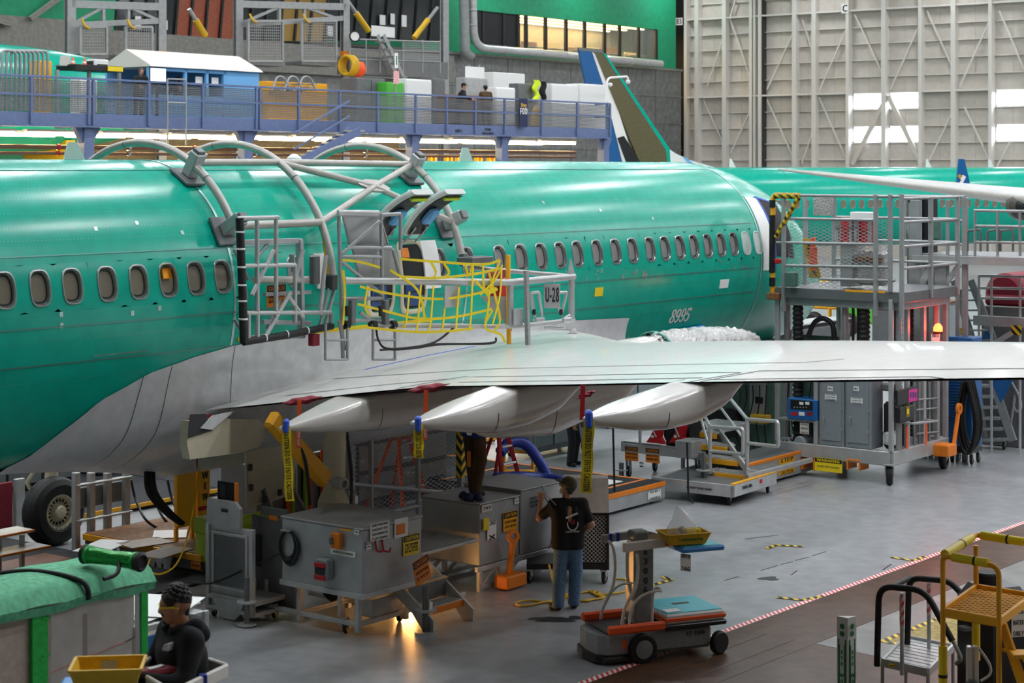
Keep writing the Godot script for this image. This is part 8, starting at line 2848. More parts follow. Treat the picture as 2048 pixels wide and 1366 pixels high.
func yellow_bin(o,w: float,d: float,h: float,words := ""):
	var b = mb()
	var k = 0.8
	var lo = [Vector3(-w*k/2,0,-d*k/2),Vector3(w*k/2,0,-d*k/2),Vector3(w*k/2,0,d*k/2),Vector3(-w*k/2,0,d*k/2)]
	var hi = [Vector3(-w/2,h,-d/2),Vector3(w/2,h,-d/2),Vector3(w/2,h,d/2),Vector3(-w/2,h,d/2)]
	for i in 4:
		var j = (i+1) % 4
		var inn = Vector3(0.94,1,0.94)
		b.quad(lo[i],lo[j],hi[j],hi[i])
		b.quad(lo[i]*inn+Vector3(0,0.008,0),lo[j]*inn+Vector3(0,0.008,0),hi[j]*inn,hi[i]*inn)
		b.bar(hi[i],hi[j],0.022,0.014,0.003)
	b.quad(lo[0],lo[1],lo[2],lo[3])
	b.quad(lo[0]+Vector3(0,0.008,0),lo[1]+Vector3(0,0.008,0),lo[2]+Vector3(0,0.008,0),lo[3]+Vector3(0,0.008,0))
	put(o,"tray_body","yellow",b)
	if words:
		text(o,"lettering",words,"sign_green",Vector3(w*0.06,h*0.5,d*0.455),Vector3(1,0,0),Vector3(0,1,0.26),0.035,w*0.55)
func left_foreground():
	# lift that carries the man in the hoodie
	var d = 12.2
	var p = at(400,1340,d); p.y = 0
	var o = thing_w("stock_lift","raised stock-picking lift with a pale tool tray under the man in the hoodie","lift",p+Vector3(0.35,0,0.1),PI+0.25)
	TW = o.transform.affine_inverse()
	lift_base(o,0.98)
	var tr = [lw(268,1336,12.0),lw(335,1318,12.6),lw(454,1332,12.1),lw(345,1360,11.5)]
	for k in 4: tr[k].y = 2.56
	for k in 4:
		bar(o,"tray_rim","white_steel",tr[k],tr[(k+1) % 4],0.03,0.09,0.01)
	var bm = mb()
	bm.quad(tr[0]-Vector3(0,0.04,0),tr[1]-Vector3(0,0.04,0),tr[2]-Vector3(0,0.04,0),tr[3]-Vector3(0,0.04,0))
	put(o,"tray_floor","dark_cloth",bm)
	bar(o,"tray_column","lift_grey",Vector3(0.16,1.4,-0.4),Vector3((tr[0].x+tr[2].x)/2,2.5,(tr[0].z+tr[2].z)/2),0.12,0.12)
	box(o,"blue_tape","hose_blue",tr[3].lerp(tr[2],0.55),Vector3(0.05,0.1,0.05),0.004)
	var rp = at(318,1338,11.95)
	var r = thing_w("red_pouch","dark red tool pouch with a white strap in the pale tray","pouch",Vector3(rp.x,2.57,rp.z),0.4)
	box(r,"pouch_body","dark_red",Vector3(0,0.02,0),Vector3(0.26,0.06,0.14),0.025)
	box(r,"strap","white",Vector3(-0.02,0.055,0),Vector3(0.12,0.008,0.04),0.003,Basis(Vector3.UP,0.5))
	var yp = at(216,1362,11.7)
	var y = thing_w("parts_tray","empty yellow tray at the bottom left in front of the green covered cart","tray",Vector3(yp.x,yp.y-0.04,yp.z),0.1)
	yellow_bin(y,0.44,0.34,0.15)
	box(y,"grey_label","galv",Vector3(-0.01,0.1,-0.145),Vector3(0.1,0.06,0.006),0,Basis(Vector3(1,0,0),-0.25))
	var t = thing_w("blue_shelf","blue shelf tray under the empty yellow tray","shelf",Vector3(yp.x,yp.y-0.1,yp.z),0.1)
	span(t,"shelf_tray","sky_blue",Vector3(-0.32,0,-0.3),Vector3(0.34,0.055,0.2),0.02)
	bar(t,"shelf_arm","lift_grey",Vector3(0.25,0.0,0),Vector3(0.75,-0.1,-0.1),0.06,0.06)
	# green covered tall cart
	var L1 = -12.25; var L0 = -13.1; var A0 = 7.4; var A1 = 10.72
	var g = thing("covered_cart","tall cart of film-wrapped boards under a green cloth with green tape edges","cart",Vector3(9.2,0,-12.7))
	var yt = 2.34
	span(g,"base_frame","alu",Vector3(A0,0.12,L0),Vector3(A1,0.22,L1),0.01)
	for q in [[A0+0.1,L0+0.1],[A1-0.1,L0+0.1],[A0+0.1,L1-0.1],[A1-0.1,L1-0.1]]:
		caster(g,Vector3(q[0],0,q[1]),0.06,0.04,Vector3(0,0,1),0.12)
	for q in [[A1-0.04,L1-0.04],[A1-0.04,L0+0.04],[A0,L1-0.04],[A0,L0+0.04]]:
		span(g,"corner_post","alu",Vector3(q[0]-0.03,0.2,q[1]-0.03),Vector3(q[0]+0.03,yt-0.05,q[1]+0.03),0.006)
	PL = L1
	var x1 = ql(272,1250).x; var x2 = ql(92,1250).x; var x3 = ql(68,1250).x
	span(g,"wrapped_board","grey_board",Vector3(x2,0.25,L1-0.06),Vector3(x1,yt-0.12,L1-0.02),0.006)
	span(g,"wrapped_board","cardboard",Vector3(A0,0.25,L1-0.08),Vector3(x3,yt-0.12,L1-0.04),0.006)
	span(g,"brown_strip","cocoa",Vector3(ql(173,1280).x-0.02,ql(175,1318).y,L1-0.02),Vector3(ql(173,1280).x+0.02,ql(173,1227).y,L1-0.012),0.002)
	span(g,"brown_strip","wood",Vector3(x1-0.02,0.6,L1-0.02),Vector3(x1+0.01,1.9,L1-0.01),0.002)
	span(g,"green_tape","green_tape",Vector3(x3-0.02,0.2,L1-0.03),Vector3(x2+0.02,yt-0.08,L1+0.006),0.004)
	span(g,"green_tape","green_tape",Vector3(A1-0.06,1.2,L1-0.03),Vector3(A1+0.02,yt-0.05,L1+0.01),0.004)
	for yy in [1232,1306]:
		span(g,"tape_flap","green_tape",ql(84,yy+8)+Vector3(0,0,0.006),ql(100,yy)+Vector3(0,0,0.012),0.002)
	var fm = mb()
	var rows = []
	for i in 14:
		var rr = []
		for k in 8:
			rr.append(Vector3(lerpf(x2+0.04,A1-0.08,i/13.0),lerpf(0.5,yt-0.06,k/7.0),L1+0.012+0.008*sin(i*1.7+k*2.3)))
		rows.append(rr)
	fm.surf(rows)
	put(g,"film_sheet","clear_plastic",fm)
	tube(g,"red_string","red",[ql(98,1345)+Vector3(0,0,0.02),ql(250,1282)+Vector3(0,0,0.02)],0.003,5)
	tube(g,"string_end","black",[ql(248,1283)+Vector3(0,0,0.02),ql(268,1272)+Vector3(0,0,0.02)],0.005,5)
	# cloth over the top,sagging between the posts
	var cl = mb()
	rows = []
	for i in 30:
		var rr = []
		for k in 13:
			var s = k/12.0
			var a = lerpf(A0-0.1,A1+0.08,i/29.0)
			var drop = 0.12*pow(absf(s*2.0-1.0),8.0)
			rr.append(Vector3(a,yt+0.06-drop+0.012*sin(a*7.0+s*4.0)+0.05*sin(s*PI),lerpf(L0-0.04,L1+0.05,s)))
		rows.append(rr)
	cl.surf(rows)
	put(g,"cloth_cover","green_cloth",cl)
	cl = mb()
	rows = []
	for i in 30:
		var rr = []
		for k in 4:
			var a = lerpf(A0-0.1,A1+0.08,i/29.0)
			rr.append(Vector3(a,yt-0.06-k*0.025+0.012*sin(a*7.0),L1+0.05-0.008*k+0.008*sin(a*11.0)))
		rows.append(rr)
	cl.surf(rows)
	put(g,"cloth_hem","green_cloth",cl)
	var sa = ql(165,1165).x
	tube(g,"black_strap","rubber",flow([Vector3(sa-0.5,yt+0.08,L0+0.1),Vector3(sa-0.2,yt+0.125,(L0+L1)/2),Vector3(sa,yt+0.06,L1-0.02),Vector3(sa+0.02,yt-0.09,L1+0.06)]),0.022,6)
	var r0 = on_y(170,1108,yt+0.2); var r1 = on_y(282,1124,yt+0.2)
	var f = thing("foil_roll","shiny green foil roll with black ends lying on the green cloth","roll",(r0+r1)/2-Vector3(0,0.1,0))
	var fl = (r1-r0).length()
	lathe(f,"foil","green_foil",r0,r1-r0,[[0.075,0],[0.07,fl*0.3],[0.062,fl*0.5],[0.07,fl*0.7],[0.075,fl]],22)
	for e in [[r0,r0-r1],[r1,r1-r0]]:
		lathe(f,"rubber_end","rubber",e[0]-(e[1] as Vector3).normalized()*0.03,e[1],[[0.08,0],[0.085,0.03],[0.06,0.05],[0.05,0.03],[0,0.03]],20)
		lathe(f,"foil_band","green_tape",e[0]-(e[1] as Vector3).normalized()*0.07,e[1],[[0.078,0],[0.08,0.03]],20)
	tube(f,"strap","rubber",flow([(r0+r1)/2+Vector3(0.05,0.07,0),(r0+r1)/2+Vector3(-0.02,0.02,0.1),(r0+r1)/2+Vector3(-0.12,-0.08,0.2),(r0+r1)/2+Vector3(-0.28,-0.1,0.22)]),0.018,6)
	# paper sheets on a blue panel cart
	var q = thing("sheet_cart","grey framed cart with blue side panels carrying loose white paper sheets","cart",Vector3(12.4,0,-14.1))
	PL = -13.9
	var s0 = ql(262,1290).x; var s1 = ql(410,1290).x
	span(q,"blue_panel","machine_blue",Vector3(s0,0.4,PL-0.05),Vector3(s1,ql(330,1235).y-0.15,PL-0.02),0.01)
	span(q,"top_frame","alu",Vector3(s0,ql(330,1235).y-0.1,PL-1.0),Vector3(s1,ql(330,1235).y-0.03,PL),0.01)
	for a in [s0,s1]:
		for z in [PL,PL-0.95]:
			span(q,"post","alu",Vector3(a-0.03,0,z-0.03),Vector3(a+0.03,ql(330,1235).y-0.03,z+0.03),0.006)
	span(q,"lower_rail","alu",Vector3(s0,0.34,PL-0.03),Vector3(s1,0.42,PL+0.02),0.008)
	for i in 4:
		var w = thing("paper_sheet","white paper sheet on the blue sided cart, " + ["bottom of the pile","second of the pile","third of the pile","topmost of the pile"][i],"paper",Vector3((s0+s1)/2,ql(330,1235).y-0.03+i*0.012,PL-0.5),"paper sheets on the cart")
		box(w,"sheet","paper",base+Vector3(0.1*i-0.1,0.006,0.06*i-0.1),Vector3(0.9,0.006,0.75),0,Basis(Vector3.UP,0.3*i-0.4)*Basis(Vector3(1,0,0),0.02))
func right_foreground():
	# three sided eye wash sign
	var d = 20.0
	var p = at(1693,1240,d); p.y = 0
	var top = at(1693,1233,d).y
	var o = thing_w("eye_wash_sign","three-sided green and white eye wash sign post standing at the lower right","sign",p,0.0)
	var tri = [Vector2(-0.1,-0.02),Vector2(0.0,0.07),Vector2(0.11,-0.02)]
	prism(o,"sign_body","white",tri,Vector3(0,0,0),Basis(Vector3(1,0,0),Vector3(0,0,1),Vector3(0,1,0)),top)
	for q in [[Vector3(-0.05,0,0.025),Vector3(0.1,0,0.09).normalized()],[Vector3(0.055,0,0.025),Vector3(0.11,0,-0.09).normalized()]]:
		var r: Vector3 = q[1]
		var n = r.cross(Vector3.UP)
		var c: Vector3 = q[0]+n*0.003
		var B = Basis(r,Vector3.UP,n)
		prism(o,"green_arrow","sign_green",[Vector2(-0.05,0.05),Vector2(0.05,0.05),Vector2(0.05,top-0.24),Vector2(0.035,top-0.24),Vector2(0.035,top-0.3),Vector2(-0.035,top-0.3),Vector2(-0.035,top-0.24),Vector2(-0.05,top-0.24)],c,B,0.003)
		prism(o,"white_arrow","white",[Vector2(-0.024,top-0.3),Vector2(0.024,top-0.3),Vector2(0.024,0.18),Vector2(0.044,0.18),Vector2(0,0.06),Vector2(-0.044,0.18),Vector2(-0.024,0.18)],c+n*0.003,B,0.002)
		for e in [top-0.1,top-0.18]:
			lathe(o,"eye_symbol","sign_green",c+Vector3(0,e,0),n,[[0.03,0],[0.028,0.004],[0,0.004]],16)
		var words = "EYE WASH"
		for i in 8:
			if words[i] != " ":
				text(o,"lettering",words[i],"sign_green",c+n*0.007+Vector3(0,top-0.38-i*0.062,0),r,Vector3.UP,0.042)
	# black padded step
	d = 20.0
	p = at(1835,1420,d); p.y = 0
	var s = thing_w("padded_step","low silver step platform with black padded handrails at the lower right","steps",p,0.0)
	TW = s.transform.affine_inverse()
	tube(s,"padded_rail","rubber",bend([lw(1754,1332,19.7),lw(1758,1172,19.7),lw(1850,1180,19.4),lw(1882,1240,19.2),lw(1905,1282,19.1)],0.16,6),0.034,10)
	tube(s,"padded_rail","rubber",bend([lw(1814,1306,20.6),lw(1818,1155,20.6),lw(1898,1162,20.3),lw(1922,1186,20.2)],0.14,6),0.034,10)
	tube(s,"cross_rail","rubber",[lw(1783,1174,19.7),lw(1819,1156,20.6)],0.03,10)
	tube(s,"hand_tube","galv",flow([lw(1905,1280,19.1),lw(1918,1306,19.05),lw(1921,1318,19.05),lw(1912,1328,19.1)]),0.022,8)
	for q in [[1804,1186,1350,19.6],[1858,1166,1312,20.4]]:
		var t = tube(s,"post","alu_bright",[lw(q[0],q[2],q[3]),lw(q[0],q[1],q[3])],0.022,8)
		tube(t,"striped_sleeve","red_white",[lw(q[0],q[1]+64,q[3]),lw(q[0],q[1]+4,q[3])],0.026,8)
	var c = [lw(1765,1327,19.9),lw(1812,1306,20.9),lw(1906,1322,20.5),lw(1856,1345,19.5)]
	var py: float = c[3].y
	for k in 4: c[k].y = py
	for k in 9:
		var t = k/9.0+0.05
		bar(s,"plank","alu",c[0].lerp(c[1],t),c[3].lerp(c[2],t),0.03,0.1,0.004,Vector3(0,0,1))
	for k in 4:
		bar(s,"deck_edge","alu_bright",c[k],c[(k+1) % 4],0.03,0.09,0.005)
		tube(s,"leg","alu_bright",[c[k],Vector3(c[k].x,0.0,c[k].z)],0.02,8)
	placard(s,"yellow_label","tape_yellow",c[0].lerp(c[3],0.22)+Vector3(0,0,0.03),Vector3(1,0,0.1),0.09,0.03,["MAX"])
	# yellow tube ladder platform
	d = 18.0
	p = at(1960,1420,d); p.y = 0
	var y = thing_w("platform_ladder","bright yellow tube platform ladder with foam padded rails at the right edge","ladder",p,0.0)
	TW = y.transform.affine_inverse()
	var fl = -p.y
	var P = [lw(1886,1200,17.6),lw(1952,1178,18.6),lw(2066,1200,18.2),lw(1998,1216,17.2)]
	for k in 4: P[k].y = 1.62
	for k in 4:
		bar(y,"deck_edge","amber",P[k],P[(k+1) % 4],0.03,0.09,0.006)
	var b = mb()
	b.weave(P[0],P[3]-P[0],P[1]-P[0],0.045,0.045,0.011)
	put(y,"deck_grating","amber",b)
	for k in [0,1,3]:
		tube(y,"post","amber",[Vector3(P[k].x,0.05,P[k].z),Vector3(P[k].x,2.05,P[k].z)],0.025,10)
	tube(y,"post","amber",[Vector3(P[2].x,0.05,P[2].z),Vector3(P[2].x,2.1,P[2].z)],0.025,10)
	var yt = 2.16
	tube(y,"top_rail","amber",bend([P[0]+Vector3(0,0.4,0),P[0]+Vector3(0,yt-1.62,0),P[3]+Vector3(0,yt-1.64,0),P[3]+Vector3(0,0.3,0)],0.1,5),0.025,10)
	tube(y,"top_rail","amber",bend([P[0]+Vector3(0,0.5,0),P[1]+Vector3(0,yt-1.62,0),P[2]+Vector3(0,yt-1.62,0)],0.08,4),0.025,10)
	for q in [[P[0],P[3],0.18,0.82],[P[0],P[1],0.05,0.85],[P[1],P[2],0.1,0.85]]:
		var u0: Vector3 = q[0].lerp(q[1],q[2])+Vector3(0,yt-1.62,0)
		var u1: Vector3 = q[0].lerp(q[1],q[3])+Vector3(0,yt-1.625,0)
		tube(y,"foam_pad","tape_yellow",[u0,u1],0.044,12)
		lathe(y,"pad_strap","black",u0.lerp(u1,0.6),u1-u0,[[0.045,0],[0.048,0.003],[0.048,0.02],[0.045,0.023]],12)
	tube(y,"foam_pad","tape_yellow",[Vector3(P[0].x,0.3,P[0].z),Vector3(P[0].x,1.3,P[0].z)],0.042,12)
	tube(y,"foam_pad","tape_yellow",[Vector3(P[1].x,0.9,P[1].z),Vector3(P[1].x,1.5,P[1].z)],0.042,12)
	for q in [0.35,1.0]:
		lathe(y,"pad_strap","black",Vector3(P[0].x,q,P[0].z),Vector3.UP,[[0.044,0],[0.046,0.03]],12)
	bar(y,"stringer","amber",P[3].lerp(P[2],0.1)+Vector3(0,-0.05,0),Vector3(P[3].x+0.42,0.05,P[3].z+0.75),0.03,0.12)
	bar(y,"stringer","amber",P[2]+Vector3(0,-0.05,0),Vector3(P[2].x+0.42,0.05,P[2].z+0.75),0.03,0.12)
	for k in 5:
		var t = (k+1)/6.0
		var s0 = (P[3] as Vector3).lerp(Vector3(P[3].x+0.45,0.05,P[3].z+0.75),t)
		span(y,"step","amber",s0+Vector3(0,-0.02,-0.1),s0+Vector3(0.45,0.02,0.1),0.006)
	tube(y,"grab_rail","amber",bend([P[3]+Vector3(0.02,-0.25,0.0),P[3]+Vector3(0.2,-0.28,0.1),P[3]+Vector3(0.26,-0.45,0.15),P[3]+Vector3(0.24,-0.7,0.2)],0.08,4),0.02,8)
	for q in [[0,1],[1,2],[0,3]]:
		tube(y,"base_tube","amber",[Vector3(P[q[0]].x,0.5,P[q[0]].z),Vector3(P[q[1]].x,0.5,P[q[1]].z)],0.025,8)
	var mz = lw(1945,1300,17.9)
	for s2 in [-0.03,0.03]:
		span(y,"lift_mast","alu_bright",Vector3(mz.x+s2-0.026,0.05,mz.z-0.04),Vector3(mz.x+s2+0.022,1.22,mz.z+0.04),0.008)
	lathe(y,"hand_wheel","rubber",Vector3(mz.x-0.02,0.8,mz.z+0.05),Vector3(0,0,1),[[0,0],[0.1,0],[0.11,0.02],[0.11,0.07],[0.1,0.09],[0,0.09]],24)
	tube(y,"mast_handle","alu_bright",flow([Vector3(mz.x+0.06,1.2,mz.z),Vector3(mz.x+0.16,1.05,mz.z),Vector3(mz.x+0.17,0.95,mz.z),Vector3(mz.x+0.08,0.88,mz.z)]),0.014,8)
	# black tank
	d = 19.6
	p = at(1985,1420,d); p.y = 0
	var k = thing_w("black_tank","rounded black plastic tank with a round lid behind the yellow ladder","tank",p,0.3)
	span(k,"tank_body","plastic_black",Vector3(-0.32,0.06,-0.3),Vector3(0.34,1.44,0.32),0.13)
	lathe(k,"tank_lid","rubber",Vector3(-0.06,1.43,0.0),Vector3.UP,[[0,0.14],[0.12,0.14],[0.13,0.12],[0.13,0.0]],26)
	placard(k,"label_plate","white_steel",Vector3(0.1,1.1,0.325),Vector3(1,0,0),0.16,0.3,["RINSE","WATER","ONLY"])
	span(k,"tank_skid","rubber",Vector3(-0.34,0,-0.32),Vector3(0.36,0.06,0.34),0.01)
	box(k,"grey_flap","alu_dark",Vector3(-0.38,1.02,0.1),Vector3(0.12,0.05,0.12),0.01)
# ---- people: a smooth union of tapered capsules meshed as surface nets
func sdf(b: Mb,bones: Array,cell: float,k: float,cuts := []):
	var lo = Vector3(1e9,1e9,1e9); var hi = -lo
	for q in bones:
		var r: float = maxf(q[2],q[3])
		for e in [q[0],q[1]]:
			lo = lo.min(e-Vector3.ONE*r); hi = hi.max(e+Vector3.ONE*r)
	lo -= Vector3.ONE*cell*3.0; hi += Vector3.ONE*cell*3.0
	var nx = int((hi.x-lo.x)/cell)+1; var ny = int((hi.y-lo.y)/cell)+1; var nz = int((hi.z-lo.z)/cell)+1
	var g = PackedFloat32Array(); g.resize(nx*ny*nz); g.fill(0.3)
	for q in bones:
		var p: Vector3 = q[0]; var s: Vector3 = q[1]-q[0]
		var r0: float = q[2]; var dr: float = q[3]-q[2]
		var ll: float = maxf(s.length_squared(),1e-8)
		var m: float = maxf(q[2],q[3])+cell*2.5+k
		var a = ((p.min(q[1])-Vector3.ONE*m-lo)/cell).max(Vector3.ZERO)
		var z = (p.max(q[1])+Vector3.ONE*m-lo)/cell
		for ix in range(int(a.x),mini(int(z.x)+1,nx)):
			for iy in range(int(a.y),mini(int(z.y)+1,ny)):
				for iz in range(int(a.z),mini(int(z.z)+1,nz)):
					var v: Vector3 = lo+Vector3(ix,iy,iz)*cell-p
					var t: float = clampf(v.dot(s)/ll,0.0,1.0)
					var d: float = (v-s*t).length()-r0-dr*t
					var n: int = (ix*ny+iy)*nz+iz
					var o: float = g[n]
					var h: float = maxf(k-absf(o-d),0.0)/k
					g[n] = minf(o,d)-h*h*k*0.25
	for c in cuts:
		for ix in nx:
			for iy in ny:
				for iz in nz:
					var n: int = (ix*ny+iy)*nz+iz
					if g[n] < 0.1:
						g[n] = maxf(g[n],(lo+Vector3(ix,iy,iz)*cell-c[0]).dot(c[1]))
	var vid = {}
	var vs = PackedVector3Array()
	var off = [0,nz,ny*nz,ny*nz+nz,1,nz+1,ny*nz+1,ny*nz+nz+1]
	for ix in nx-1:
		for iy in ny-1:
			for iz in nz-1:
				var n: int = (ix*ny+iy)*nz+iz
				var neg = 0
				for e in off:
					if g[n+e] < 0.0: neg += 1
				if neg == 0 or neg == 8: continue
				var c = Vector3(); var w = 0
				for e in [[0,1],[2,3],[4,5],[6,7],[0,2],[1,3],[4,6],[5,7],[0,4],[1,5],[2,6],[3,7]]:
					var u: float = g[n+off[e[0]]]; var v: float = g[n+off[e[1]]]
					if (u < 0.0) != (v < 0.0):
						var t: float = u/(u-v)
						var pa = Vector3(e[0] >> 1 & 1,e[0] & 1,e[0] >> 2); var pb = Vector3(e[1] >> 1 & 1,e[1] & 1,e[1] >> 2)
						c += pa.lerp(pb,t); w += 1
				vid[n] = vs.size()
				vs.append(lo+(Vector3(ix,iy,iz)+c/w)*cell)
	var nm = PackedVector3Array(); nm.resize(vs.size())
	var quads = []
	for n in vid:
		var iz: int = n % nz; var iy: int = (n/nz) % ny; var ix: int = n/(nz*ny)
		for ax in [[ny*nz,nz,1,iy,iz],[nz,1,ny*nz,iz,ix],[1,ny*nz,nz,ix,iy]]:
			if ax[3] < 1 or ax[4] < 1: continue
			var u: float = g[n]; var v: float = g[n+ax[0]]
			if (u < 0.0) == (v < 0.0): continue
			var q = [n,n-ax[1],n-ax[1]-ax[2],n-ax[2]]
			if not (vid.has(q[1]) and vid.has(q[2]) and vid.has(q[3])): continue
			var i0: int = vid[q[0]]; var i1: int = vid[q[1]]; var i2: int = vid[q[2]]; var i3: int = vid[q[3]]
			var f: Vector3 = (vs[i2]-vs[i0]).cross(vs[i3]-vs[i1])
			if u > 0.0: f = -f
			nm[i0] += f; nm[i1] += f; nm[i2] += f; nm[i3] += f
			quads.append([i0,i1,i2,i3])
	var sg = 1.0
	var acc = 0.0
	var mid = (lo+hi)*0.5
	for i in vs.size(): acc += nm[i].dot(vs[i]-mid)
	if acc < 0.0: sg = -1.0
	for q in quads:
		var n = []
		for i in 4: n.append(nm[q[i]].normalized()*sg)
		b.tri_n(vs[q[0]],vs[q[1]],vs[q[2]],n[0],n[1],n[2])
		b.tri_n(vs[q[0]],vs[q[2]],vs[q[3]],n[0],n[2],n[3])
# hand: palm from the wrist along dir,fingers curling towards the palm side n
func hand(bones: Array,w: Vector3,dir: Vector3,n: Vector3,thumb: Vector3,curl: float):
	dir = dir.normalized()
	n = (n-dir*n.dot(dir)).normalized()
	thumb = (thumb-dir*thumb.dot(dir)-n*thumb.dot(n)).normalized()
	for s in [-0.026,-0.008,0.01,0.028]:
		bones.append([w+dir*0.012+thumb*s*0.7,w+dir*0.085+thumb*s,0.017,0.0125])
	var ln = [0.064,0.076,0.082,0.074]
	for i in 4:
		var s = -0.033+i*0.0215
		var p = w+dir*0.09+thumb*s
		var a = curl*(1.1-i*0.1)
		for j in 3:
			var d2 = dir*cos(a)+n*sin(a)
			var q: Vector3 = p+d2*ln[i]*(0.46-j*0.08)
			bones.append([p,q,0.0092-j*0.0006,0.0088-j*0.0008])
			p = q
			a += curl*0.9
	var tp = w+dir*0.03+thumb*0.03
	var tq = tp+(thumb*0.75+dir*0.7+n*0.35).normalized()*0.042
	bones.append([tp,tq,0.014,0.0105])
	bones.append([tq,tq+(dir+n*0.6).normalized()*0.034,0.0105,0.0088])
# J: joints in the person's own frame (y up,z the way the body faces,x to the left hand)
func person(label: String,pos: Vector3,yaw: float,J: Dictionary,wear: Dictionary,fine := 0.012) -> Node3D:
	var o = thing_w("person",label,"person",pos,yaw)
	var s: float = J.get("scale",1.0)
	var bulk: float = J.get("bulk",1.0)
	var lean: Vector3 = J.get("lean",Vector3.ZERO)
	var hip = Vector3(0,0.93,0)*s
	var che = Vector3(0,1.28,0)*s+lean*0.7
	var sho = Vector3(0,1.43,-0.01)*s+lean
	var sk = []; var sh = []; var tr = []; var fe = []
	var hb = []
	var cuts = []
	sk.append([hip,che,0.11,0.12]); sk.append([che,sho,0.12,0.06])
	sk.append([sho,sho+Vector3(0,0.09,0.02)*s,0.056,0.052])
	for x in [-bulk,bulk]:
		sh.append([hip+Vector3(x*0.065,-0.12,-0.01)*s,che+Vector3(x*0.075,0,0.01)*s,0.15*s,0.135*s])
		sh.append([che+Vector3(x*0.08,0,0.0)*s,sho+Vector3(x*0.11,-0.06,0)*s,0.125*s,0.09*s])
		sh.append([sho,sho+Vector3(x*0.17,-0.015,0)*s,0.066*s,0.07*s])
	sh.append([che+Vector3(0,0.0,0.05),hip+Vector3(0,0.1,0.06)*s,0.1,0.1+J.get("belly",0.0)])
	for e in ["l","r"]:
		var x = 1.0 if e == "l" else -1.0
		var S = sho+Vector3(x*0.19,-0.03,0)*s
		var E: Vector3 = J.get("elbow_" + e,Vector3(x*0.25,1.12,-0.03))*s
		var W: Vector3 = J.get("wrist_" + e,Vector3(x*0.24,0.86,0.08))*s
		sk.append([S,E,0.05,0.041]); sk.append([E,W,0.042,0.028])
		if wear.sleeve == "long":
			sh.append([S,E,0.072,0.06]); sh.append([E,W,0.06,0.044])
		else:
			sh.append([S,S.lerp(E,0.72),0.07,0.068])
		var K: Vector3 = J.get("knee_" + e,Vector3(x*0.11,0.5,0.02))*s
		var A: Vector3 = J.get("ankle_" + e,Vector3(x*0.12,0.09,-0.02))*s
		var Hh = hip+Vector3(x*0.09,-0.02,0)*s
		sk.append([Hh,K,0.075,0.05]); sk.append([K,A,0.048,0.036])
		tr.append([Hh+Vector3(0,0.02,-0.03),K,0.098*(0.5+bulk*0.5),0.076*bulk]); tr.append([K,A+Vector3(0,0.0,0),0.074*bulk,0.07*bulk])
		var toe: Vector3 = J.get("toe_" + e,Vector3(x*0.04,0,0.15))
		fe.append([A+Vector3(0,-0.045,-0.03),A+toe*0.7+Vector3(0,-0.052,0),0.043,0.038])
		fe.append([A+Vector3(0,-0.02,-0.01),A+Vector3(0,0.03,0),0.042,0.04])
		var hd: Vector3 = J.get("hand_" + e,(W-E).normalized())
		hand(hb,W,hd,J.get("palm_" + e,Vector3(-x,0,0.2)),J.get("thumb_" + e,Vector3(0,0.2,1)),J.get("curl_" + e,0.45))
	tr.append([hip+Vector3(-0.06,0.03,0)*s,hip+Vector3(0.06,0.03,0)*s,0.116,0.116])
	# head in its own axes
	var look = (Basis(Vector3.UP,J.get("turn",0.0))*Basis(Vector3.RIGHT,-J.get("nod",0.0)))*Basis.from_scale(Vector3.ONE*0.9)
	var hc = sho+Vector3(0,J.get("neck",0.195),0.035)*s
	var hh = []
	for q in [[0,0.035,-0.025,0,0.03,0.02,0.094,0.088],[0,-0.02,0.03,0,-0.075,0.055,0.07,0.046],[-0.03,-0.08,0.055,0.03,-0.08,0.055,0.032,0.032],[0,0.025,0.098,0,-0.022,0.117,0.011,0.016],[-0.04,0.032,0.085,0.04,0.032,0.085,0.017,0.017],[-0.018,-0.05,0.093,0.018,-0.05,0.093,0.010,0.010],[-0.018,-0.062,0.091,0.018,-0.062,0.091,0.010,0.010],[0.09,0.02,-0.005,0.094,-0.03,0.0,0.017,0.012],[-0.09,0.02,-0.005,-0.094,-0.03,0.0,0.017,0.012],[0,-0.14,-0.03,0,-0.03,-0.01,0.055,0.06]]:
		hh.append([hc+look*Vector3(q[0],q[1],q[2]),hc+look*Vector3(q[3],q[4],q[5]),q[6]*0.9,q[7]*0.9])
	var b = mb()
	sdf(b,sk,fine,0.04)
	sdf(b,hh,minf(fine,0.006) if fine < 0.02 else 0.014,0.018)
	if fine < 0.02:
		sdf(b,hb,0.0042,0.006)
	else:
		sdf(b,hb,0.011,0.006)
	var body = put(o,"body",wear.skin,b)
	b = mb(); sdf(b,sh,fine,0.05,[[Vector3(0,hip.y-0.11,0),Vector3(0,-1,0)]])
	put(o,wear.get("top_name","shirt"),wear.top,b)
	b = mb(); sdf(b,tr,fine,0.03)
	put(o,"trousers",wear.legs,b)
	b = mb(); sdf(b,fe,fine*0.7,0.02)
	put(o,"shoes","shoe",b)
	var hr = []
	for q in [[0,0.05,-0.03,0,0.05,0.012,0.1,0.094],[0,0.01,-0.05,0,-0.05,-0.05,0.072,0.05],[-0.05,0.06,0.03,0.05,0.06,0.03,0.062,0.062]]:
		hr.append([hc+look*Vector3(q[0],q[1],q[2]),hc+look*Vector3(q[3],q[4],q[5]),q[6]*0.91+wear.get("hair_more",0.0),q[7]*0.91+wear.get("hair_more",0.0)])
	if wear.has("curly"):
		for n in 60:
			var f = Vector3(sin(n*2.4)*sqrt(n/60.0),1.0-n/60.0,cos(n*2.4)*sqrt(n/60.0)).normalized()
			hr.append([hc+look*(Vector3(0,0.055,-0.015)+f*0.098),hc+look*(Vector3(0,0.055,-0.015)+f*0.106),0.015,0.012])
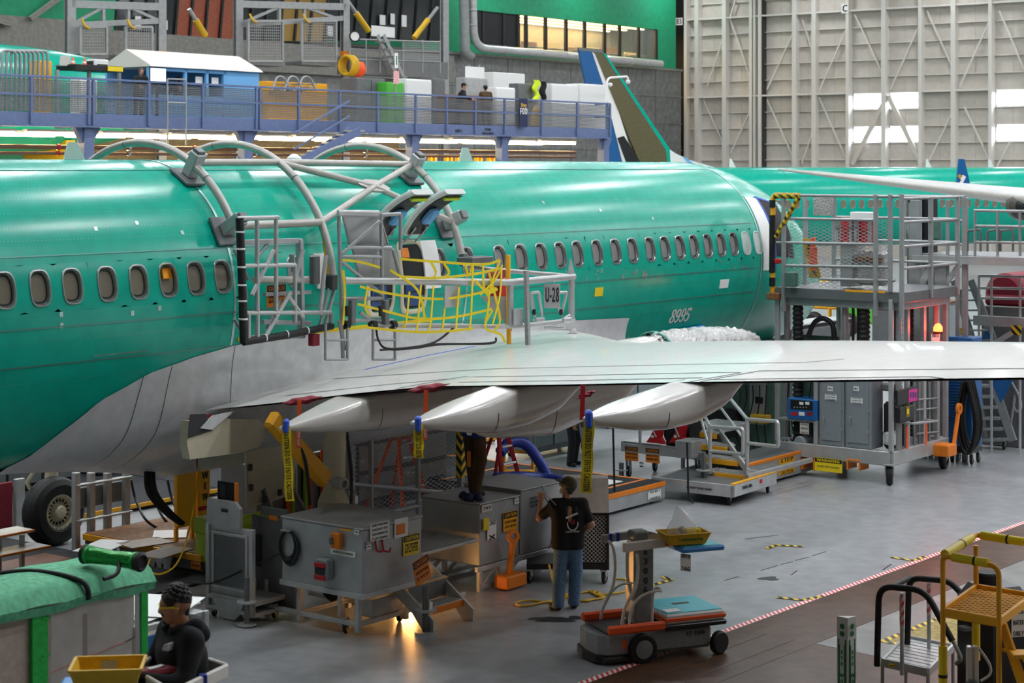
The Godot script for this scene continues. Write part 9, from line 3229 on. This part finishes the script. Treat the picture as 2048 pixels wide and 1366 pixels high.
	b = mb(); sdf(b,hr,0.006 if wear.has("curly") else 0.009 if fine < 0.02 else 0.016,0.006 if wear.has("curly") else 0.02,[[hc+look*Vector3(0,0.05,0.075),look*Vector3(0,-0.55,0.8)],[hc+look*Vector3(0,-0.02,0.02),look*Vector3(0,-0.75,0.66)]])
	put(o,"hair",wear.get("hair","hair"),b)
	if wear.has("cap"):
		b = mb(); sdf(b,[[hc+look*Vector3(0,0.06,-0.03),hc+look*Vector3(0,0.065,0.01),0.096,0.092]],0.009 if fine < 0.02 else 0.016,0.02,[[hc+look*Vector3(0,0.035,0),look*Vector3(0,-1,0)]])
		var cp = put(o,"cap",wear.cap,b)
		b = mb(); b.box(hc+look*Vector3(0,0.05,0.14),Vector3(0.15,0.012,0.12),0.005,look)
		put(cp,"visor",wear.cap,b)
	if wear.has("beard"):
		b = mb(); sdf(b,[[hc+look*Vector3(-0.05,-0.075,0.05),hc+look*Vector3(0.05,-0.075,0.05),0.035,0.035],[hc+look*Vector3(0,-0.085,0.075),hc+look*Vector3(0,-0.1,0.07),0.034,0.028]],0.007 if fine < 0.02 else 0.014,0.02)
		put(o,"beard",wear.beard,b)
	if wear.has("goatee"):
		b = mb(); sdf(b,[[hc+look*Vector3(-0.012,-0.098,0.086),hc+look*Vector3(0.012,-0.098,0.086),0.02,0.02]],0.006,0.02)
		put(o,"beard","hair",b)
	if wear.has("moustache"):
		b = mb(); b.tube(flow([hc+look*Vector3(-0.032,-0.052,0.092),hc+look*Vector3(0,-0.038,0.108),hc+look*Vector3(0.032,-0.052,0.092)],4),0.008,8)
		put(o,"moustache","hair",b)
	if fine < 0.02:
		for x in [-0.034,0.034]:
			b = mb(); b.lathe(hc+look*Vector3(x,0.008,0.086),look*Vector3(0,0,1),[[0.012,0],[0.01,0.008],[0.004,0.012],[0,0.012]],10)
			put(o,"eye","hair",b)
			b = mb(); b.bar(hc+look*Vector3(x-0.018,0.035,0.1),hc+look*Vector3(x+0.018,0.036,0.1),0.008,0.007,0.002)
			put(o,"eyebrow","hair",b)
	if wear.has("glasses"):
		for x in [-1.0,1.0]:
			b = mb(); b.box(hc+look*Vector3(x*0.036,0.008,0.112),Vector3(0.062,0.04,0.006),0.004,look)
			put(o,"lens","clear_plastic",b)
			b = mb(); b.tube([hc+look*Vector3(x*0.068,0.016,0.11),hc+look*Vector3(x*0.1,0.016,0.02),hc+look*Vector3(x*0.1,0.0,-0.02)],0.006,6)
			put(o,"glasses_arm",wear.glasses,b)
		b = mb(); b.tube([hc+look*Vector3(-0.068,0.028,0.112),hc+look*Vector3(0,0.03,0.118),hc+look*Vector3(0.068,0.028,0.112)],0.004,6)
		put(o,"glasses_frame",wear.glasses,b)
	return o
func people():
	# the man with his back to us,feeding a line up to the wing
	var d = 24.5
	var p = at(1136,1218,d); p.y = 0
	var o = person("man in a black printed tee, blue jeans and cap seen from behind",p,PI+0.15,
		{"scale": 0.99,"turn": 0.75,"nod": 0.28,"belly": 0.02,"bulk": 1.18,"elbow_l": Vector3(0.36,1.20,0.16),"wrist_l": Vector3(0.33,1.42,0.22),"hand_l": Vector3(0.0,0.95,0.2),"palm_l": Vector3(0.1,0.2,1),"thumb_l": Vector3(-1,0.2,0),"curl_l": 1.15,
		"elbow_r": Vector3(-0.3,1.14,-0.08),"wrist_r": Vector3(-0.24,1.0,0.14),"ankle_l": Vector3(0.14,0.09,-0.03),"ankle_r": Vector3(-0.09,0.09,0.05),"toe_l": Vector3(0.1,0,0.13)},
		{"sleeve": "short","skin": "skin","top": "black_cloth","legs": "denim","cap": "olive_cloth","hair": "seam_dark","beard": "grey_board","glasses": "black","top_name": "t_shirt"})
	var back = Vector3(-0.03,1.28,-0.155)
	var r = Vector3(-1,0,0)
	text(o,"shirt_print","7","seam_dark",Vector3(0.04,1.34,-0.15),r,Vector3(0,1,0.2),0.08,0.05)
	text(o,"shirt_print","4","seam_dark",Vector3(-0.08,1.35,-0.15),r,Vector3(0,1,0.2),0.08,0.05)
	bar(o,"shirt_print","white_steel",Vector3(0.06,1.24,-0.172),Vector3(-0.1,1.30,-0.165),0.012,0.025,0.003)
	var b = mb()
	var pts = []
	for k in 15:
		var an = PI*0.95+PI*1.1*k/14.0
		pts.append(Vector3(-0.03-cos(an)*0.07,1.17+sin(an)*0.09,-0.178))
	b.tube(pts,0.008,6)
	put(o,"shirt_print","white_steel",b)
	box(o,"shirt_print","dark_red",Vector3(-0.03,1.19,-0.178),Vector3(0.06,0.06,0.012),0.004)
	text(o,"shirt_print","FLIGHT CREW","white_steel",Vector3(-0.03,1.06,-0.175),r,Vector3.UP,0.022,0.18)
	var w = thing_w("pull_line","thin grey line running up from the man's raised hand","cord",p,0.0)
	TW = w.transform.affine_inverse()
	tube(w,"line","galv",flow([lw(1112,1010,24.3),lw(1098,995,24.2),lw(1090,985,24.2),lw(1082,968,24.4)]),0.006,5)
	tube(w,"line","black",flow([lw(1090,995,24.2),lw(1108,1030,24.3),lw(1104,1075,24.3),lw(1098,1098,24.3)]),0.007,5)
	# the man in the hoodie on the raised lift,in profile
	p = at(378,1340,12.2); p.y = 1.42
	o = person("man in a black hoodie with safety glasses leaning over the pale tool tray",p,-PI/2+0.6,
		{"scale": 0.985,"nod": -0.12,"turn": -0.42,"neck": 0.175,"lean": Vector3(0,-0.03,0.07),"elbow_l": Vector3(0.27,1.12,0.16),"wrist_l": Vector3(0.16,1.17,0.40),"palm_l": Vector3(0,-1,0.1),"thumb_l": Vector3(-1,0,0),"elbow_r": Vector3(-0.28,1.13,0.14),"wrist_r": Vector3(-0.15,1.15,0.36),"palm_r": Vector3(0,-1,0.1),"thumb_r": Vector3(1,0,0)},
		{"sleeve": "long","skin": "skin_tan","top": "hoodie","legs": "dark_cloth","hair_more": -0.006,"curly": true,"goatee": true,"moustache": true,"glasses": "tape_yellow","top_name": "hoodie"})
	b = mb()
	sdf(b,[[Vector3(-0.08,1.42,-0.02),Vector3(0.08,1.42,-0.02),0.05,0.05],[Vector3(-0.09,1.43,0.0),Vector3(-0.06,1.40,0.14),0.038,0.028],[Vector3(0.09,1.43,0.0),Vector3(0.06,1.40,0.14),0.038,0.028],[Vector3(0,1.34,-0.09),Vector3(0,1.41,-0.05),0.06,0.055]],0.012,0.04)
	put(o,"hood","hoodie",b)
	var rt = Vector3(1,0,-0.5).normalized()
	var LB = Basis(rt,Vector3.UP,rt.cross(Vector3.UP))
	for k in 3:
		var pp = []
		var r0 = 0.05-k*0.017
		for n in 7:
			pp.append(Vector2(-cos(PI*0.5*n/6.0)*r0,sin(PI*0.5*n/6.0)*r0))
		for n in 7:
			pp.append(Vector2(-sin(PI*0.5*n/6.0)*(r0-0.011),cos(PI*0.5*n/6.0)*(r0-0.011)))
		prism(o,"chest_logo","white",pp,Vector3(0.12,1.30,0.165),LB,0.05)
	for k in 3:
		box(o,"chest_logo","white",Vector3(0.11,1.312+k*0.012,0.205),Vector3(0.03,0.006,0.01),0.001,LB)
	# worker standing on the second silver cart under the wing
	var q = H(20.3,1.245,-16.3)
	o = person("worker in a blue shirt and brown trousers standing on the silver box under the wing",q,PI*0.75,
		{"nod": 0.6,"elbow_l": Vector3(0.3,1.5,0.2),"wrist_l": Vector3(0.24,1.72,0.3),"elbow_r": Vector3(-0.3,1.5,0.2),"wrist_r": Vector3(-0.22,1.7,0.32),"ankle_l": Vector3(0.14,0.09,0.1),"ankle_r": Vector3(-0.12,0.09,-0.1)},
		{"sleeve": "short","skin": "skin","top": "blue_cloth","legs": "brown_cloth"},0.016)
	box(o,"orange_tool","orange",Vector3(-0.02,0.52,-0.14),Vector3(0.06,0.22,0.03),0.01)
	p = at(1146,925,36.3); p.y = 0
	person("worker in dark clothes standing beyond the wing by the caution tape",p,1.2,{"knee_l": Vector3(0.1,0.5,0.05)},{"sleeve": "long","skin": "skin","top": "dark_cloth","legs": "dark_cloth"},0.02)
	# people on the mezzanine
	for e in [[277,-47.7,0.6,"dark_cloth","seam_dark","grey haired worker in a dark jacket at the left of the glowing monitor","",0.2,0.97],[357,-47.95,3.9,"black_cloth","hair","dark haired worker with a headset seated inside the blue booth window","",0.0,0.85],[916,-46.95,1.4,"black_cloth","hair","worker in black with a black cap leaning over the brown console","black",0.22,1.0],[972,-47.0,3.3,"brown_cloth","hair","worker in a brown jacket seen from behind at the console","",0.1,1.0],[993,-47.7,-0.4,"cocoa","hair","bearded worker with glasses facing the worker in brown","",0.0,0.97]]:
		var c = on_l(e[0],200,e[1])
		var wear = {"sleeve": "long","skin": "skin","top": e[3],"legs": "dark_cloth","hair": e[4],"top_name": "jacket"}
		if e[6]: wear.cap = "black_cloth"
		if e[0] == 993:
			wear.beard = "hair"
			wear.glasses = "black"
		person(e[5],H(c.x,7.5,c.z),e[2],{"scale": e[8],"lean": Vector3(0,-0.03,e[7]),"elbow_l": Vector3(0.26,1.16,0.14+e[7]*0.5),"wrist_l": Vector3(0.2,1.08,0.36+e[7]),"elbow_r": Vector3(-0.26,1.16,0.14+e[7]*0.5),"wrist_r": Vector3(-0.2,1.08,0.36+e[7])},wear,0.024)
